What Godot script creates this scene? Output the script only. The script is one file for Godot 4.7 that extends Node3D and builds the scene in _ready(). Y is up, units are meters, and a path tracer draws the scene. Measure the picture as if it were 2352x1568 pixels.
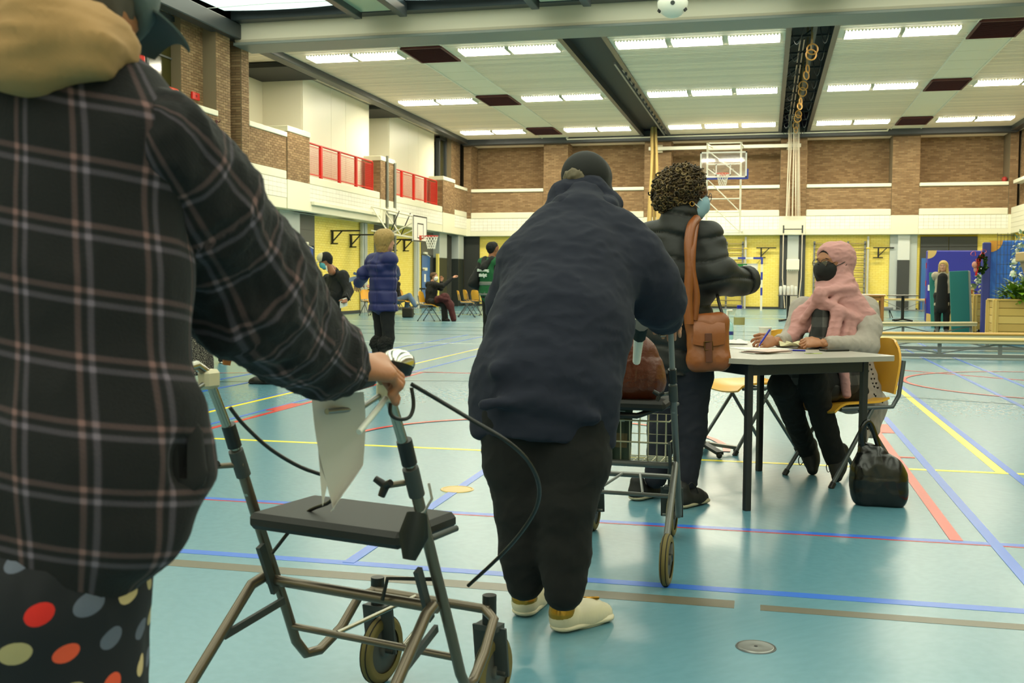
extends Node3D
# A sports hall used as a vaccination place. x right, y up, the far end wall stands at z = -44.95, the hall's axis at x = -1.8.
const PW := 2352.0
const PH := 1568.0
const FPX := 2441.24
const EYE := Vector3(0, 1.15, 0)
const CX := -1.8
var cam_basis: Basis
var rng := RandomNumberGenerator.new()
var M := {}
var taken := {}
var noise_fine: NoiseTexture2D
var noise_soft: NoiseTexture2D
var weave_tex: ImageTexture

# ---------- pixels of the photograph to places ----------
func ray(px: float, py: float) -> Vector3:
	return cam_basis * Vector3((px - PW / 2) / FPX, -(py - PH / 2) / FPX, -1.0)
func fl(px: float, py: float, h := 0.0) -> Vector3:
	var d := ray(px, py)
	return EYE + d * ((h - EYE.y) / d.y)
func zp(px: float, py: float, z: float) -> Vector3:
	var d := ray(px, py)
	return EYE + d * (z / d.z)
func xp(px: float, py: float, x: float) -> Vector3:
	var d := ray(px, py)
	return EYE + d * (x / d.x)
func dp(px: float, py: float, depth: float) -> Vector3:
	return EYE + ray(px, py) * depth

# ---------- materials ----------
func sc(c: Color) -> Color:
	return c
func mat(key: String, col: Color, rough := 0.7, metal := 0.0, bump := "", bump_scale := 0.0, tex_scale := 1.0) -> StandardMaterial3D:
	if M.has(key):
		return M[key]
	var m := StandardMaterial3D.new()
	m.resource_name = key
	m.albedo_color = col
	m.roughness = rough
	m.metallic = metal
	if bump != "":
		m.heightmap_enabled = true
		m.heightmap_texture = {"fine": noise_fine, "soft": noise_soft, "weave": weave_tex}[bump]
		m.heightmap_scale = bump_scale
		m.uv1_triplanar = true
		m.uv1_scale = Vector3.ONE * tex_scale
	M[key] = m
	return m
func tint(key: String, img: Image, rough := 0.8, metal := 0.0, world := false, scale := 1.0, tri := false) -> StandardMaterial3D:
	var m := StandardMaterial3D.new()
	m.resource_name = key
	m.albedo_texture = ImageTexture.create_from_image(img)
	m.roughness = rough
	m.metallic = metal
	m.uv1_scale = Vector3.ONE * scale
	m.uv1_triplanar = tri
	m.uv1_world_triplanar = world and tri
	M[key] = m
	return m
func noisy_image(w: int, h: int, base: Color, other: Color, freq: float, seed_n: int, stretch := Vector2.ONE, octaves := 4, sharp := 1.0) -> Image:
	var n := FastNoiseLite.new()
	n.seed = seed_n
	n.frequency = freq
	n.fractal_octaves = octaves
	var im := Image.create(w, h, false, Image.FORMAT_RGB8)
	for y in h:
		for x in w:
			# wraps by blending the noise on a torus
			var a := TAU * x / w
			var b := TAU * y / h
			var v := n.get_noise_3d(cos(a) * w / TAU * stretch.x + sin(b) * 31.0 * stretch.y, sin(a) * w / TAU * stretch.x + cos(b) * h / TAU * stretch.y, sin(b) * h / TAU * stretch.y)
			im.set_pixel(x, y, base.lerp(other, clampf(0.5 + v * sharp, 0, 1)))
	return im
func glass(key: String, col: Color, alpha: float) -> StandardMaterial3D:
	if M.has(key):
		return M[key]
	var m := StandardMaterial3D.new()
	m.transparency = BaseMaterial3D.TRANSPARENCY_ALPHA
	m.albedo_color = Color(col.r, col.g, col.b, alpha)
	m.roughness = 0.05
	M[key] = m
	return m

# ---------- mesh building ----------
class MB:
	var v := PackedVector3Array()
	var n := PackedVector3Array()
	var uv := PackedVector2Array()
	var c := PackedColorArray()
	var ix := PackedInt32Array()
	var t := Transform3D.IDENTITY
	var col := Color.WHITE
	func vert(p: Vector3, nn: Vector3, u := Vector2.ZERO) -> int:
		v.append(t * p)
		n.append((t.basis * nn).normalized())
		uv.append(u)
		c.append(col)
		return v.size() - 1
	func face(pts: Array) -> void:
		# a flat convex face, counter-clockwise seen from outside
		var nn: Vector3 = (pts[1] - pts[0]).cross(pts[2] - pts[0])
		if pts.size() > 3 and nn.length_squared() < 1e-16:
			nn = (pts[2] - pts[0]).cross(pts[3] - pts[0])
		var b := v.size()
		var uvs := [Vector2(0, 1), Vector2(1, 1), Vector2(1, 0), Vector2(0, 0)]
		for i in pts.size():
			vert(pts[i], nn, uvs[i % 4])
		for i in range(1, pts.size() - 1):
			ix.append_array([b, b + i + 1, b + i])
	func box(at: Vector3, s: Vector3, bev := 0.0) -> MB:
		var h := s / 2
		bev = minf(bev, minf(h.x, minf(h.y, h.z)) * 0.9)
		if bev <= 0.0:
			for ax in 3:
				for sg in [-1.0, 1.0]:
					var d := Vector3.ZERO
					d[ax] = sg * h[ax]
					var e := Vector3.ZERO
					e[(ax + 1) % 3] = h[(ax + 1) % 3]
					var f := Vector3.ZERO
					f[(ax + 2) % 3] = h[(ax + 2) % 3] * sg
					face([at + d - e - f, at + d + e - f, at + d + e + f, at + d - e + f])
			return self
		for ax in 3:
			var a1 := (ax + 1) % 3
			var a2 := (ax + 2) % 3
			for sg in [-1.0, 1.0]:
				var q := []
				for k in [[-1, -1], [1, -1], [1, 1], [-1, 1]]:
					var p := Vector3.ZERO
					p[ax] = sg * h[ax]
					p[a1] = k[0] * (h[a1] - bev)
					p[a2] = k[1] * sg * (h[a2] - bev)
					q.append(at + p)
				face(q)
			for s1 in [-1.0, 1.0]:
				for s2 in [-1.0, 1.0]:
					var q := []
					for k in [[0, -1], [1, -1], [1, 1], [0, 1]]:
						var p := Vector3.ZERO
						p[ax] = k[1] * (h[ax] - bev)
						p[a1] = s1 * (h[a1] - (bev if k[0] == 1 else 0.0))
						p[a2] = s2 * (h[a2] - (0.0 if k[0] == 1 else bev))
						q.append(at + p)
					if s1 * s2 < 0:
						q.reverse()
					face(q)
		for sx in [-1.0, 1.0]:
			for sy in [-1.0, 1.0]:
				for sz in [-1.0, 1.0]:
					var q := [at + Vector3(sx * h.x, sy * (h.y - bev), sz * (h.z - bev)), at + Vector3(sx * (h.x - bev), sy * h.y, sz * (h.z - bev)), at + Vector3(sx * (h.x - bev), sy * (h.y - bev), sz * h.z)]
					if sx * sy * sz < 0:
						q.reverse()
					face(q)
		return self
	func span(a: Vector3, b: Vector3, bev := 0.0) -> MB:
		return box((a + b) / 2, (b - a).abs(), bev)
	func bar(a: Vector3, b: Vector3, w: float, h: float, up := Vector3.UP, bev := 0.0) -> MB:
		# a rectangular bar from a to b, w wide across, h along "up"
		var d := (b - a).normalized()
		if absf(d.dot(up)) > 0.98:
			up = Vector3.RIGHT if absf(d.x) < 0.9 else Vector3.BACK
		var x := d.cross(up).normalized()
		var y := x.cross(d).normalized()
		var keep := t
		t = t * Transform3D(Basis(x, y, -d), (a + b) / 2)
		box(Vector3.ZERO, Vector3(w, h, a.distance_to(b)), bev)
		t = keep
		return self
	func tube(pts: Array, rad, sides := 10, caps := true, flat_n := Vector3.ZERO, flat_q := 1.0) -> MB:
		# a swept tube; rad is a number or one number per point
		var cnt := pts.size()
		var up := Vector3.UP
		var d0: Vector3 = (pts[1] - pts[0]).normalized()
		if absf(d0.dot(up)) > 0.95:
			up = Vector3.RIGHT
		var x := d0.cross(up).normalized()
		var b := v.size()
		var run := 0.0
		for i in cnt:
			var d: Vector3
			if i == 0:
				d = pts[1] - pts[0]
			elif i == cnt - 1:
				d = pts[i] - pts[i - 1]
			else:
				d = (pts[i + 1] - pts[i]).normalized() + (pts[i] - pts[i - 1]).normalized()
			d = d.normalized()
			x = (x - d * x.dot(d)).normalized()
			var y := d.cross(x)
			var r: float = rad if (rad is float or rad is int) else rad[i]
			if i > 0:
				run += pts[i].distance_to(pts[i - 1])
			for k in sides + 1:
				var a := TAU * k / sides
				var o := x * cos(a) + y * sin(a)
				var nn := o
				if flat_q != 1.0:
					o -= flat_n * o.dot(flat_n) * (1.0 - flat_q)
				vert(pts[i] + o * r, nn, Vector2(float(k) / sides, run))
		for i in cnt - 1:
			for k in sides:
				var p := b + i * (sides + 1) + k
				var q := p + sides + 1
				ix.append_array([p, q, p + 1, p + 1, q, q + 1])
		if caps:
			for e in 2:
				var i := 0 if e == 0 else cnt - 1
				var d: Vector3 = ((pts[0] - pts[1]) if e == 0 else (pts[cnt - 1] - pts[cnt - 2])).normalized()
				var m := vert(pts[i], d)
				var f := v.size()
				for k in sides + 1:
					var src := b + i * (sides + 1) + k
					v.append(v[src])
					n.append((t.basis * d).normalized())
					uv.append(Vector2.ZERO)
					c.append(col)
				for k in sides:
					if e == 0:
						ix.append_array([m, f + k, f + k + 1])
					else:
						ix.append_array([m, f + k + 1, f + k])
		return self
	func lathe(prof: Array, sides := 20, arc := TAU) -> MB:
		# prof: Vector2(radius, height) from bottom to top
		var b := v.size()
		var cnt := prof.size()
		for i in cnt:
			var p0: Vector2 = prof[maxi(i - 1, 0)]
			var p1: Vector2 = prof[mini(i + 1, cnt - 1)]
			var tn := (p1 - p0).normalized()
			for k in sides + 1:
				var a := arc * k / sides
				vert(Vector3(cos(a) * prof[i].x, prof[i].y, sin(a) * prof[i].x), Vector3(cos(a) * tn.y, -tn.x, sin(a) * tn.y), Vector2(float(k) / sides, float(i) / (cnt - 1)))
		for i in cnt - 1:
			for k in sides:
				var p := b + i * (sides + 1) + k
				var q := p + sides + 1
				ix.append_array([p, p + 1, q, p + 1, q + 1, q])
		return self
	func prism(poly: PackedVector2Array, z0: float, z1: float, bev := 0.0) -> MB:
		# a polygon in the xy plane (counter-clockwise), from z0 (back) to z1 (front)
		var tri := Geometry2D.triangulate_polygon(poly)
		var inner := poly
		for e in 2:
			var z := z1 if e == 0 else z0
			var nn := Vector3(0, 0, 1) if e == 0 else Vector3(0, 0, -1)
			var b := v.size()
			for p in inner:
				vert(Vector3(p.x, p.y, z), nn, p)
			for i in range(0, tri.size(), 3):
				var a: Vector2 = inner[tri[i]]
				var cw := (inner[tri[i + 1]] - a).cross(inner[tri[i + 2]] - a) < 0
				if cw == (e == 0):
					ix.append_array([b + tri[i], b + tri[i + 1], b + tri[i + 2]])
				else:
					ix.append_array([b + tri[i], b + tri[i + 2], b + tri[i + 1]])
		for i in poly.size():
			var p := poly[i]
			var q := poly[(i + 1) % poly.size()]
			face([Vector3(p.x, p.y, z0), Vector3(q.x, q.y, z0), Vector3(q.x, q.y, z1), Vector3(p.x, p.y, z1)])
		return self
	func ball(at: Vector3, r: Vector3, seg := 12, rings := 8, y0 := -1.0, y1 := 1.0) -> MB:
		var b := v.size()
		for i in rings + 1:
			var s := lerpf(asin(y0), asin(y1), float(i) / rings)
			for k in seg + 1:
				var a := TAU * k / seg
				var d := Vector3(cos(a) * cos(s), sin(s), sin(a) * cos(s))
				vert(at + d * r, d / r, Vector2(float(k) / seg, float(i) / rings))
		for i in rings:
			for k in seg:
				var p := b + i * (seg + 1) + k
				var q := p + seg + 1
				ix.append_array([p, p + 1, q, p + 1, q + 1, q])
		return self
	func sheet(nu: int, nv: int, f: Callable, thick := 0.0) -> MB:
		# a grid surface f(u, v) -> place; with a thickness it gets a second side and edges
		var pts := []
		for j in nv + 1:
			for i in nu + 1:
				pts.append(f.call(float(i) / nu, float(j) / nv))
		var nn := []
		for j in nv + 1:
			for i in nu + 1:
				var du: Vector3 = pts[j * (nu + 1) + mini(i + 1, nu)] - pts[j * (nu + 1) + maxi(i - 1, 0)]
				var dv: Vector3 = pts[mini(j + 1, nv) * (nu + 1) + i] - pts[maxi(j - 1, 0) * (nu + 1) + i]
				nn.append(du.cross(dv).normalized())
		for side in (2 if thick > 0.0 else 1):
			var b := v.size()
			for k in pts.size():
				vert(pts[k] - nn[k] * (thick if side == 1 else 0.0), nn[k] * (1.0 if side == 0 else -1.0), Vector2(float(k % (nu + 1)) / nu, float(k / (nu + 1)) / nv))
			for j in nv:
				for i in nu:
					var p := b + j * (nu + 1) + i
					var q := p + nu + 1
					if side == 0:
						ix.append_array([p, q, p + 1, p + 1, q, q + 1])
					else:
						ix.append_array([p, p + 1, q, p + 1, q + 1, q])
		if thick > 0.0:
			var rim := []
			for i in nu:
				rim.append([i, i + 1])
				rim.append([nv * (nu + 1) + i + 1, nv * (nu + 1) + i])
			for j in nv:
				rim.append([(j + 1) * (nu + 1), j * (nu + 1)])
				rim.append([j * (nu + 1) + nu, (j + 1) * (nu + 1) + nu])
			for e in rim:
				face([pts[e[1]], pts[e[0]], pts[e[0]] - nn[e[0]] * thick, pts[e[1]] - nn[e[1]] * thick])
		return self
	func mesh() -> ArrayMesh:
		var a := []
		a.resize(Mesh.ARRAY_MAX)
		a[Mesh.ARRAY_VERTEX] = v
		a[Mesh.ARRAY_NORMAL] = n
		a[Mesh.ARRAY_TEX_UV] = uv
		a[Mesh.ARRAY_COLOR] = c
		a[Mesh.ARRAY_INDEX] = ix
		var m := ArrayMesh.new()
		m.add_surface_from_arrays(Mesh.PRIMITIVE_TRIANGLES, a)
		return m

func mb(at := Vector3.ZERO) -> MB:
	# a builder whose places are given in the hall and kept relative to "at"
	var m := MB.new()
	m.t = Transform3D(Basis.IDENTITY, -at)
	return m

# ---------- nodes ----------
func numbered(called: String) -> String:
	if not taken.has(called):
		taken[called] = 0
		return called
	taken[called] += 1
	return "%s_%03d" % [called, taken[called]]
func thing(called: String, label: String, category: String, at := Vector3.ZERO, turn := 0.0, group := "") -> Node3D:
	var o := Node3D.new()
	o.name = numbered(called)
	add_child(o)
	o.position = at
	o.rotation.y = turn
	tag(o, label, category, group)
	return o
func tag(o: Node3D, label: String, category: String, group := "") -> void:
	o.set_meta("label", label)
	o.set_meta("category", category)
	if group != "":
		o.set_meta("group", group)
func part(parent: Node3D, called: String, shape, m: Material, label := "") -> MeshInstance3D:
	var o := MeshInstance3D.new()
	o.name = numbered(called) if parent == self else called
	o.mesh = shape.mesh() if shape is MB else shape
	o.material_override = m
	if label != "":
		o.set_meta("label", label)
	parent.add_child(o, true)
	return o
func struct(called: String, shape, m: Material, label := "") -> MeshInstance3D:
	var o := part(self, called, shape, m, label)
	o.set_meta("kind", "structure")
	return o
func holder(called: String, label := "") -> Node3D:
	var o := Node3D.new()
	o.name = numbered(called)
	add_child(o)
	o.set_meta("kind", "structure")
	if label != "":
		o.set_meta("label", label)
	return o
func copy_thing(root: Node3D, at: Vector3, turn: float, label := "", group := "") -> Node3D:
	var r: Node3D = root.duplicate()
	r.name = numbered(String(root.name).rstrip("0123456789").rstrip("_"))
	add_child(r)
	r.position = at
	r.rotation.y = turn
	if label != "":
		r.set_meta("label", label)
	if group != "":
		r.set_meta("group", group)
	return r
func pieces(parent: Node3D, called: String, shape: Mesh, places: Array, mats: Array, tints: Array, multi: StandardMaterial3D, limit := 300) -> void:
	# alike pieces: those that show largest are parts of their own, the rest one mass
	var order := range(places.size())
	var far := PackedFloat32Array()
	for p in places:
		far.append(p.origin.distance_to(EYE))
	order.sort_custom(func(a, b): return far[a] < far[b])
	for k in mini(limit, order.size()):
		var i: int = order[k]
		var o := MeshInstance3D.new()
		o.name = called
		o.mesh = shape
		o.material_override = mats[hash(i * 31 + 17) % mats.size()]
		o.transform = places[i]
		parent.add_child(o, true)
	if order.size() <= limit:
		return
	var mm := MultiMesh.new()
	mm.transform_format = MultiMesh.TRANSFORM_3D
	mm.use_colors = true
	mm.mesh = shape
	mm.instance_count = order.size() - limit
	for k in range(limit, order.size()):
		mm.set_instance_transform(k - limit, places[order[k]])
		mm.set_instance_color(k - limit, tints[hash(order[k] * 31 + 17) % tints.size()])
	var mi := MultiMeshInstance3D.new()
	mi.name = called + "_mass"
	mi.multimesh = mm
	mi.material_override = multi
	mi.set_meta("kind", "stuff")
	parent.add_child(mi, true)

func _ready() -> void:
	# ---- camera ----
	rng.seed = 7
	cam_basis = Basis.from_euler(Vector3(deg_to_rad(-3.319), deg_to_rad(13.4327), deg_to_rad(0.3101)))
	var cam := Camera3D.new()
	cam.name = "camera"
	add_child(cam)
	var lens := CameraAttributesPhysical.new()
	lens.frustum_focal_length = 12.0 / (PH / 2 / FPX)
	lens.frustum_focus_distance = 5.6
	lens.frustum_near = 0.05
	lens.frustum_far = 200.0
	lens.exposure_aperture = 8.0
	cam.attributes = lens
	cam.transform = Transform3D(cam_basis, EYE)
	cam.current = true
	# ---- light ----
	var env := Environment.new()
	env.background_mode = Environment.BG_COLOR
	env.background_color = Color(0.02, 0.02, 0.025)
	env.tonemap_mode = Environment.TONE_MAPPER_LINEAR
	env.tonemap_exposure = EXPOSURE
	env.sdfgi_enabled = true
	env.ssao_enabled = true
	env.ssil_enabled = true
	var we := WorldEnvironment.new()
	we.name = "surroundings"
	we.environment = env
	add_child(we)
	make_materials()
	build_hall()
	build_ceiling()
	build_wall_left()
	build_wall_back()
	build_court()
	build_gym()
	build_far_furniture()
	build_desk()
	build_rollators()
	build_people()
const EXPOSURE := 1.3
const PANEL_RADIANCE := 1.3
const LAMP_ENERGY := 5.6
const LAMP_COLOR := Color(1.0, 0.955, 0.80)

func make_materials() -> void:
	var n1 := FastNoiseLite.new()
	n1.seed = 3
	n1.frequency = 0.05
	noise_fine = NoiseTexture2D.new()
	noise_fine.width = 256
	noise_fine.height = 256
	noise_fine.seamless = true
	noise_fine.noise = n1
	var n2 := FastNoiseLite.new()
	n2.seed = 5
	n2.frequency = 0.012
	noise_soft = NoiseTexture2D.new()
	noise_soft.width = 256
	noise_soft.height = 256
	noise_soft.seamless = true
	noise_soft.noise = n2
	var wv := Image.create(64, 64, false, Image.FORMAT_RGB8)
	for y in 64:
		for x in 64:
			var h := 0.5 + 0.5 * sin(TAU * x / 8.0) * (1.0 if (x / 8 + y / 8) % 2 == 0 else 0.3) * sin(TAU * y / 8.0)
			wv.set_pixel(x, y, Color(h, h, h))
	weave_tex = ImageTexture.create_from_image(wv)
	# the hall
	mat("cream", Color(0.905, 0.89, 0.80), 0.55)
	mat("panel_white", Color(0.92, 0.905, 0.82), 0.4)
	mat("concrete_white", Color(0.87, 0.86, 0.77), 0.6, 0.0, "fine", 0.15, 3.0)
	mat("mortar", Color(0.47, 0.42, 0.33), 0.95)
	mat("grout", Color(0.66, 0.64, 0.56), 0.9)
	mat("yellow_joint", Color(0.83, 0.73, 0.24), 0.85)
	mat("steel_dark", Color(0.215, 0.235, 0.245), 0.38)
	mat("channel_dark", Color(0.17, 0.18, 0.18), 0.7)
	mat("grey_paint", Color(0.70, 0.73, 0.72), 0.5)
	mat("dark_grey", Color(0.22, 0.235, 0.235), 0.6)
	mat("door_grey", Color(0.35, 0.355, 0.34), 0.55)
	mat("door_blue", Color(0.09, 0.28, 0.62), 0.4)
	mat("door_blue_pale", Color(0.20, 0.40, 0.66), 0.4)
	mat("red_paint", Color(0.80, 0.13, 0.08), 0.35)
	mat("red_grille", Color(0.33, 0.12, 0.12), 0.6)
	mat("black_paint", Color(0.045, 0.045, 0.05), 0.45)
	mat("soffit", Color(0.96, 0.90, 0.80), 0.7)
	mat("slat_gap", Color(0.45, 0.42, 0.36), 0.9)
	mat("white_metal", Color(0.90, 0.89, 0.82), 0.35)
	mat("frame_green", Color(0.16, 0.30, 0.30), 0.4)
	mat("wire_red", Color(0.75, 0.20, 0.13), 0.5)
	mat("chrome", Color(0.80, 0.79, 0.76), 0.16, 1.0)
	mat("steel", Color(0.55, 0.55, 0.54), 0.32, 1.0)
	mat("steel_painted", Color(0.47, 0.48, 0.48), 0.4)
	mat("grey_metal", Color(0.34, 0.36, 0.37), 0.4, 0.5)
	mat("plastic_black", Color(0.05, 0.05, 0.052), 0.45)
	mat("rubber", Color(0.07, 0.07, 0.07), 0.8)
	mat("paper", Color(0.90, 0.89, 0.86), 0.8)
	mat("wood_pale", Color(0.86, 0.68, 0.42), 0.5)
	mat("chair_wood", Color(0.84, 0.62, 0.20), 0.38)
	var membrane := mat("membrane", Color(0.84, 0.89, 0.88), 0.7)
	membrane.emission_enabled = true
	membrane.emission = Color(0.9, 1.0, 0.96)
	membrane.emission_energy_multiplier = 0.9
	var lampm := mat("lamp_glow", Color(1, 0.98, 0.92), 0.5)
	lampm.emission_enabled = true
	lampm.emission = Color(1.0, 0.98, 0.92)
	lampm.emission_energy_multiplier = 15.0
	for k in 4:
		mat("slat%d" % k, Color(0.96, 0.90, 0.80).darkened(0.02 * k), 0.6)
	for k in 5:
		var t: float = [0.0, 0.35, 0.6, 0.85, 0.2][k]
		mat("brick%d" % k, Color(0.50, 0.39, 0.27).lerp(Color(0.62, 0.51, 0.37), t), 0.85, 0.0, "fine", 0.3, 6.0)
		mat("ybrick%d" % k, Color(0.94, 0.86, 0.42).lerp(Color(0.95, 0.88, 0.48), t), 0.5)
	for k in 3:
		mat("tile%d" % k, Color(0.93, 0.925, 0.88).darkened(0.012 * k), 0.18)
	for key in ["slat_multi", "brick_multi", "ybrick_multi", "tile_multi", "plain_multi"]:
		var m := mat(key, Color.WHITE, {"slat_multi": 0.6, "brick_multi": 0.85, "ybrick_multi": 0.5, "tile_multi": 0.18, "plain_multi": 0.6}[key])
		m.vertex_color_use_as_albedo = true
	# floor: even pale teal vinyl with a fine marbled grain
	var fm := tint("floor", noisy_image(512, 512, Color(0.325, 0.505, 0.565), Color(0.345, 0.525, 0.585), 0.12, 11, Vector2.ONE, 4, 0.9), 0.27, 0.0, true, 0.35, true)
	fm.metallic_specular = 0.6

func tones(prefix: String, count: int) -> Array:
	var mats := []
	var cols := []
	for k in count:
		mats.append(M["%s%d" % [prefix, k]])
		cols.append(M["%s%d" % [prefix, k]].albedo_color.srgb_to_linear())
	return [mats, cols]
func courses(frame: Transform3D, w: float, h: float, bl := 0.22, bh := 0.065, joint := 0.011, running := true) -> Array:
	# places of unit boxes laid as bricks or tiles on a wall w wide and h high
	var out := []
	var rows := maxi(1, roundi(h / bh))
	var rh := h / rows
	for r in rows:
		var x := 0.0
		var first := bl / 2 if running and r % 2 == 1 else bl
		while x < w - 0.02:
			var e := minf(w, x + first)
			if w - e < 0.04:
				e = w
			var sx := e - x - joint
			var proud := rng.randf_range(-0.0015, 0.0015) if running else 0.0
			out.append(frame * Transform3D(Basis.from_scale(Vector3(sx, rh - joint, 0.03)), Vector3((x + e) / 2, (r + 0.5) * rh, -0.005 + proud)))
			x = e
			first = bl
	return out
func on_left(x: float, y: float, z: float) -> Transform3D:
	return Transform3D(Basis(Vector3(0, 0, -1), Vector3.UP, Vector3(1, 0, 0)), Vector3(x, y, z))
func on_back(x: float, y: float, z: float) -> Transform3D:
	return Transform3D(Basis.IDENTITY, Vector3(x, y, z))
func unit_box(bev: float) -> ArrayMesh:
	return MB.new().box(Vector3.ZERO, Vector3.ONE, bev).mesh()

func build_hall() -> void:
	struct("floor", mb().span(Vector3(-15.2, -0.3, -46.6), Vector3(10.2, 0, 9)), M.floor)
	# behind and beside the camera
	struct("wall_near", mb().span(Vector3(-15.2, -0.3, 9), Vector3(10.2, 8.4, 9.3)), M.cream)
	struct("wall_outer", mb().span(Vector3(-15.5, -0.3, -46.9), Vector3(-15.2, 8.4, 9.3)), M.cream)
	struct("roof_slab", mb().span(Vector3(-15.5, 8.2, -46.9), Vector3(10.6, 8.5, 9.3)), M.channel_dark)
	# right wall, of which the far end shows
	var wr := holder("wall_right")
	part(wr, "masonry", mb().span(Vector3(9.5, -0.3, -46.9), Vector3(10.2, 8.4, 9.3)), M.mortar)
	part(wr, "lower_wall", mb().span(Vector3(9.35, 0, -44.9), Vector3(9.5, 3.06, 9)), M.yellow_joint)
	part(wr, "band", mb().span(Vector3(9.2, 3.06, -44.95), Vector3(9.5, 4.06, 9), 0.01), M.concrete_white)
	part(wr, "ledge", mb().span(Vector3(9.17, 4.95, -44.6), Vector3(9.5, 5.09, 9), 0.015), M.cream)
	var bt := tones("brick", 5)
	var right_frame := Transform3D(Basis(Vector3(0, 0, 1), Vector3.UP, Vector3(-1, 0, 0)), Vector3(9.5, 4.06, -44.95))
	var rb := courses(right_frame, 6.0, 0.89) + courses(right_frame.translated(Vector3(0, 1.03, 0)), 6.0, 2.0)
	pieces(wr, "brick", unit_box(0.0), rb, bt[0], bt[1], M.brick_multi, 60)
	var plain := mb()
	plain.span(Vector3(9.49, 4.06, -38.9), Vector3(9.52, 7.1, 9))
	part(wr, "far_masonry", plain, M.brick1)
	for k in 4:
		part(wr, "band_joint", mb().span(Vector3(9.195, 3.28 + 0.18 * k, -44.9), Vector3(9.21, 3.288 + 0.18 * k, 9)), M.grout)

func build_court() -> void:
	var fl_node: Node3D = get_node("floor")
	var paint := {"yellow": mat("paint_yellow", Color(0.93, 0.85, 0.16), 0.3), "blue": mat("paint_blue", Color(0.17, 0.40, 0.78), 0.3), "red": mat("paint_red", Color(0.78, 0.17, 0.13), 0.3), "grey": mat("paint_grey", Color(0.36, 0.34, 0.28), 0.35), "white": mat("paint_white", Color(0.85, 0.87, 0.82), 0.3), "green": mat("paint_green", Color(0.14, 0.30, 0.26), 0.3)}
	var lines := [
		["grey", -4.2, -3.81, -0.09, -3.81, 0.092], ["grey", 0.0, -3.795, 9.0, -3.795, 0.066],
		["blue", -9.0, -3.985, 9.0, -3.985, 0.06], ["blue", -9.0, -4.99, 9.0, -4.99, 0.05], ["red", -9.0, -4.955, 9.0, -4.955, 0.012],
		["yellow", -4.66, -6.88, 6.5, -6.88, 0.05], ["yellow", 1.405, -6.86, 1.405, -20.3, 0.062], ["yellow", -4.65, -6.88, -4.65, -20.3, 0.05],
		["blue", 1.465, -2.5, 1.465, -21.3, 0.05], ["blue", 1.0, -2.5, 1.0, -9.5, 0.05], ["blue", -4.25, -2.5, -4.25, -15.6, 0.04], ["blue", -4.70, -6.9, -4.70, -21.3, 0.03],
		["blue", -1.63, -3.985, -1.63, -6.5, 0.05],
		["red", 0.845, -5.01, 0.845, -12.5, 0.055], ["red", -4.125, -5.01, -4.125, -12.55, 0.05], ["red", -4.125, -12.55, 0.845, -12.55, 0.045],
		["red", 0.92, -8.49, 0.92, -9.0, 0.10], ["red", -4.19, -8.49, -4.19, -9.02, 0.11], ["red", 0.86, -7.335, 0.965, -7.335, 0.04], ["red", -4.25, -7.335, -4.12, -7.335, 0.04],
		["red", 1.593, -14.76, 4.4, -12.3, 0.04],
		["blue", 2.33, -4.0, 2.33, -21.3, 0.045], ["blue", 2.8, -4.0, 2.8, -21.3, 0.045], ["blue", -5.56, -4.0, -5.56, -21.3, 0.045], ["blue", -6.03, -4.0, -6.03, -21.3, 0.045],
		["white", -7.5, -18.35, 4.2, -18.35, 0.05], ["green", -12.0, -21.3, 8.6, -21.3, 0.04], ["green", -12.0, -23.0, 8.6, -23.0, 0.04], ["green", -12.0, -24.66, 8.6, -24.66, 0.05], ["white", -12.0, -27.5, 8.6, -27.5, 0.05], ["yellow", -12.0, -33.5, 8.6, -33.5, 0.04], ["white", -12.0, -36.5, 8.6, -36.5, 0.04],
	]
	var k := 0
	for l in lines:
		var y := 0.0007 + 0.00012 * k
		k += 1
		var a := Vector3(l[1], y / 2, l[2])
		var b := Vector3(l[3], y / 2, l[4])
		part(fl_node, "court_line", mb().bar(a, b, l[5], y), paint[l[0]])
	for arc in [["red", -1.6, -7.25, 1.36, 0.05, 3.1416, 6.2832, "court_arc"], ["red", 3.38, -13.0, 1.8, 0.05, 0.0, 6.2832, "court_circle"], ["green", -1.65, -2.2, 9.5, 0.03, 3.5, 5.9, "court_arc"], ["red", -1.65, -2.2, 10.6, 0.03, 3.5, 4.5, "court_arc"]]:
		var m := mb()
		var n := 64
		for i in n:
			var a0: float = lerpf(arc[5], arc[6], float(i) / n)
			var a1: float = lerpf(arc[5], arc[6], float(i + 1) / n)
			var y := 0.0046
			var q := []
			for e in [[a0, -0.5], [a1, -0.5], [a1, 0.5], [a0, 0.5]]:
				var r: float = arc[3] + e[1] * arc[4]
				q.append(Vector3(arc[1] + cos(e[0]) * r, y, arc[2] + sin(e[0]) * r))
			q.reverse()
			m.face(q)
		part(fl_node, arc[7], m, paint[arc[0]])
	# covers of the sockets in the floor
	var disc := thing("floor_socket_cover", "round steel floor socket cover with a dark centre hole", "floor socket", fl(1736, 1486))
	part(disc, "cover", mb().lathe([Vector2(0.001, 0.004), Vector2(0.011, 0.003), Vector2(0.03, 0.0025), Vector2(0.052, 0.004), Vector2(0.056, 0.004), Vector2(0.0585, 0.001), Vector2(0.0585, -0.002)], 36), M.steel)
	part(disc, "key_hole", mb().lathe([Vector2(0.0055, 0.0035), Vector2(0.0055, 0.0048), Vector2(0.0001, 0.0048)], 16), M.black_paint, "dark key hole")
	part(disc, "rim", mb().lathe([Vector2(0.0585, 0.0), Vector2(0.0595, 0.003), Vector2(0.062, 0.003), Vector2(0.0635, 0.0)], 36), M.grey_metal)
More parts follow.
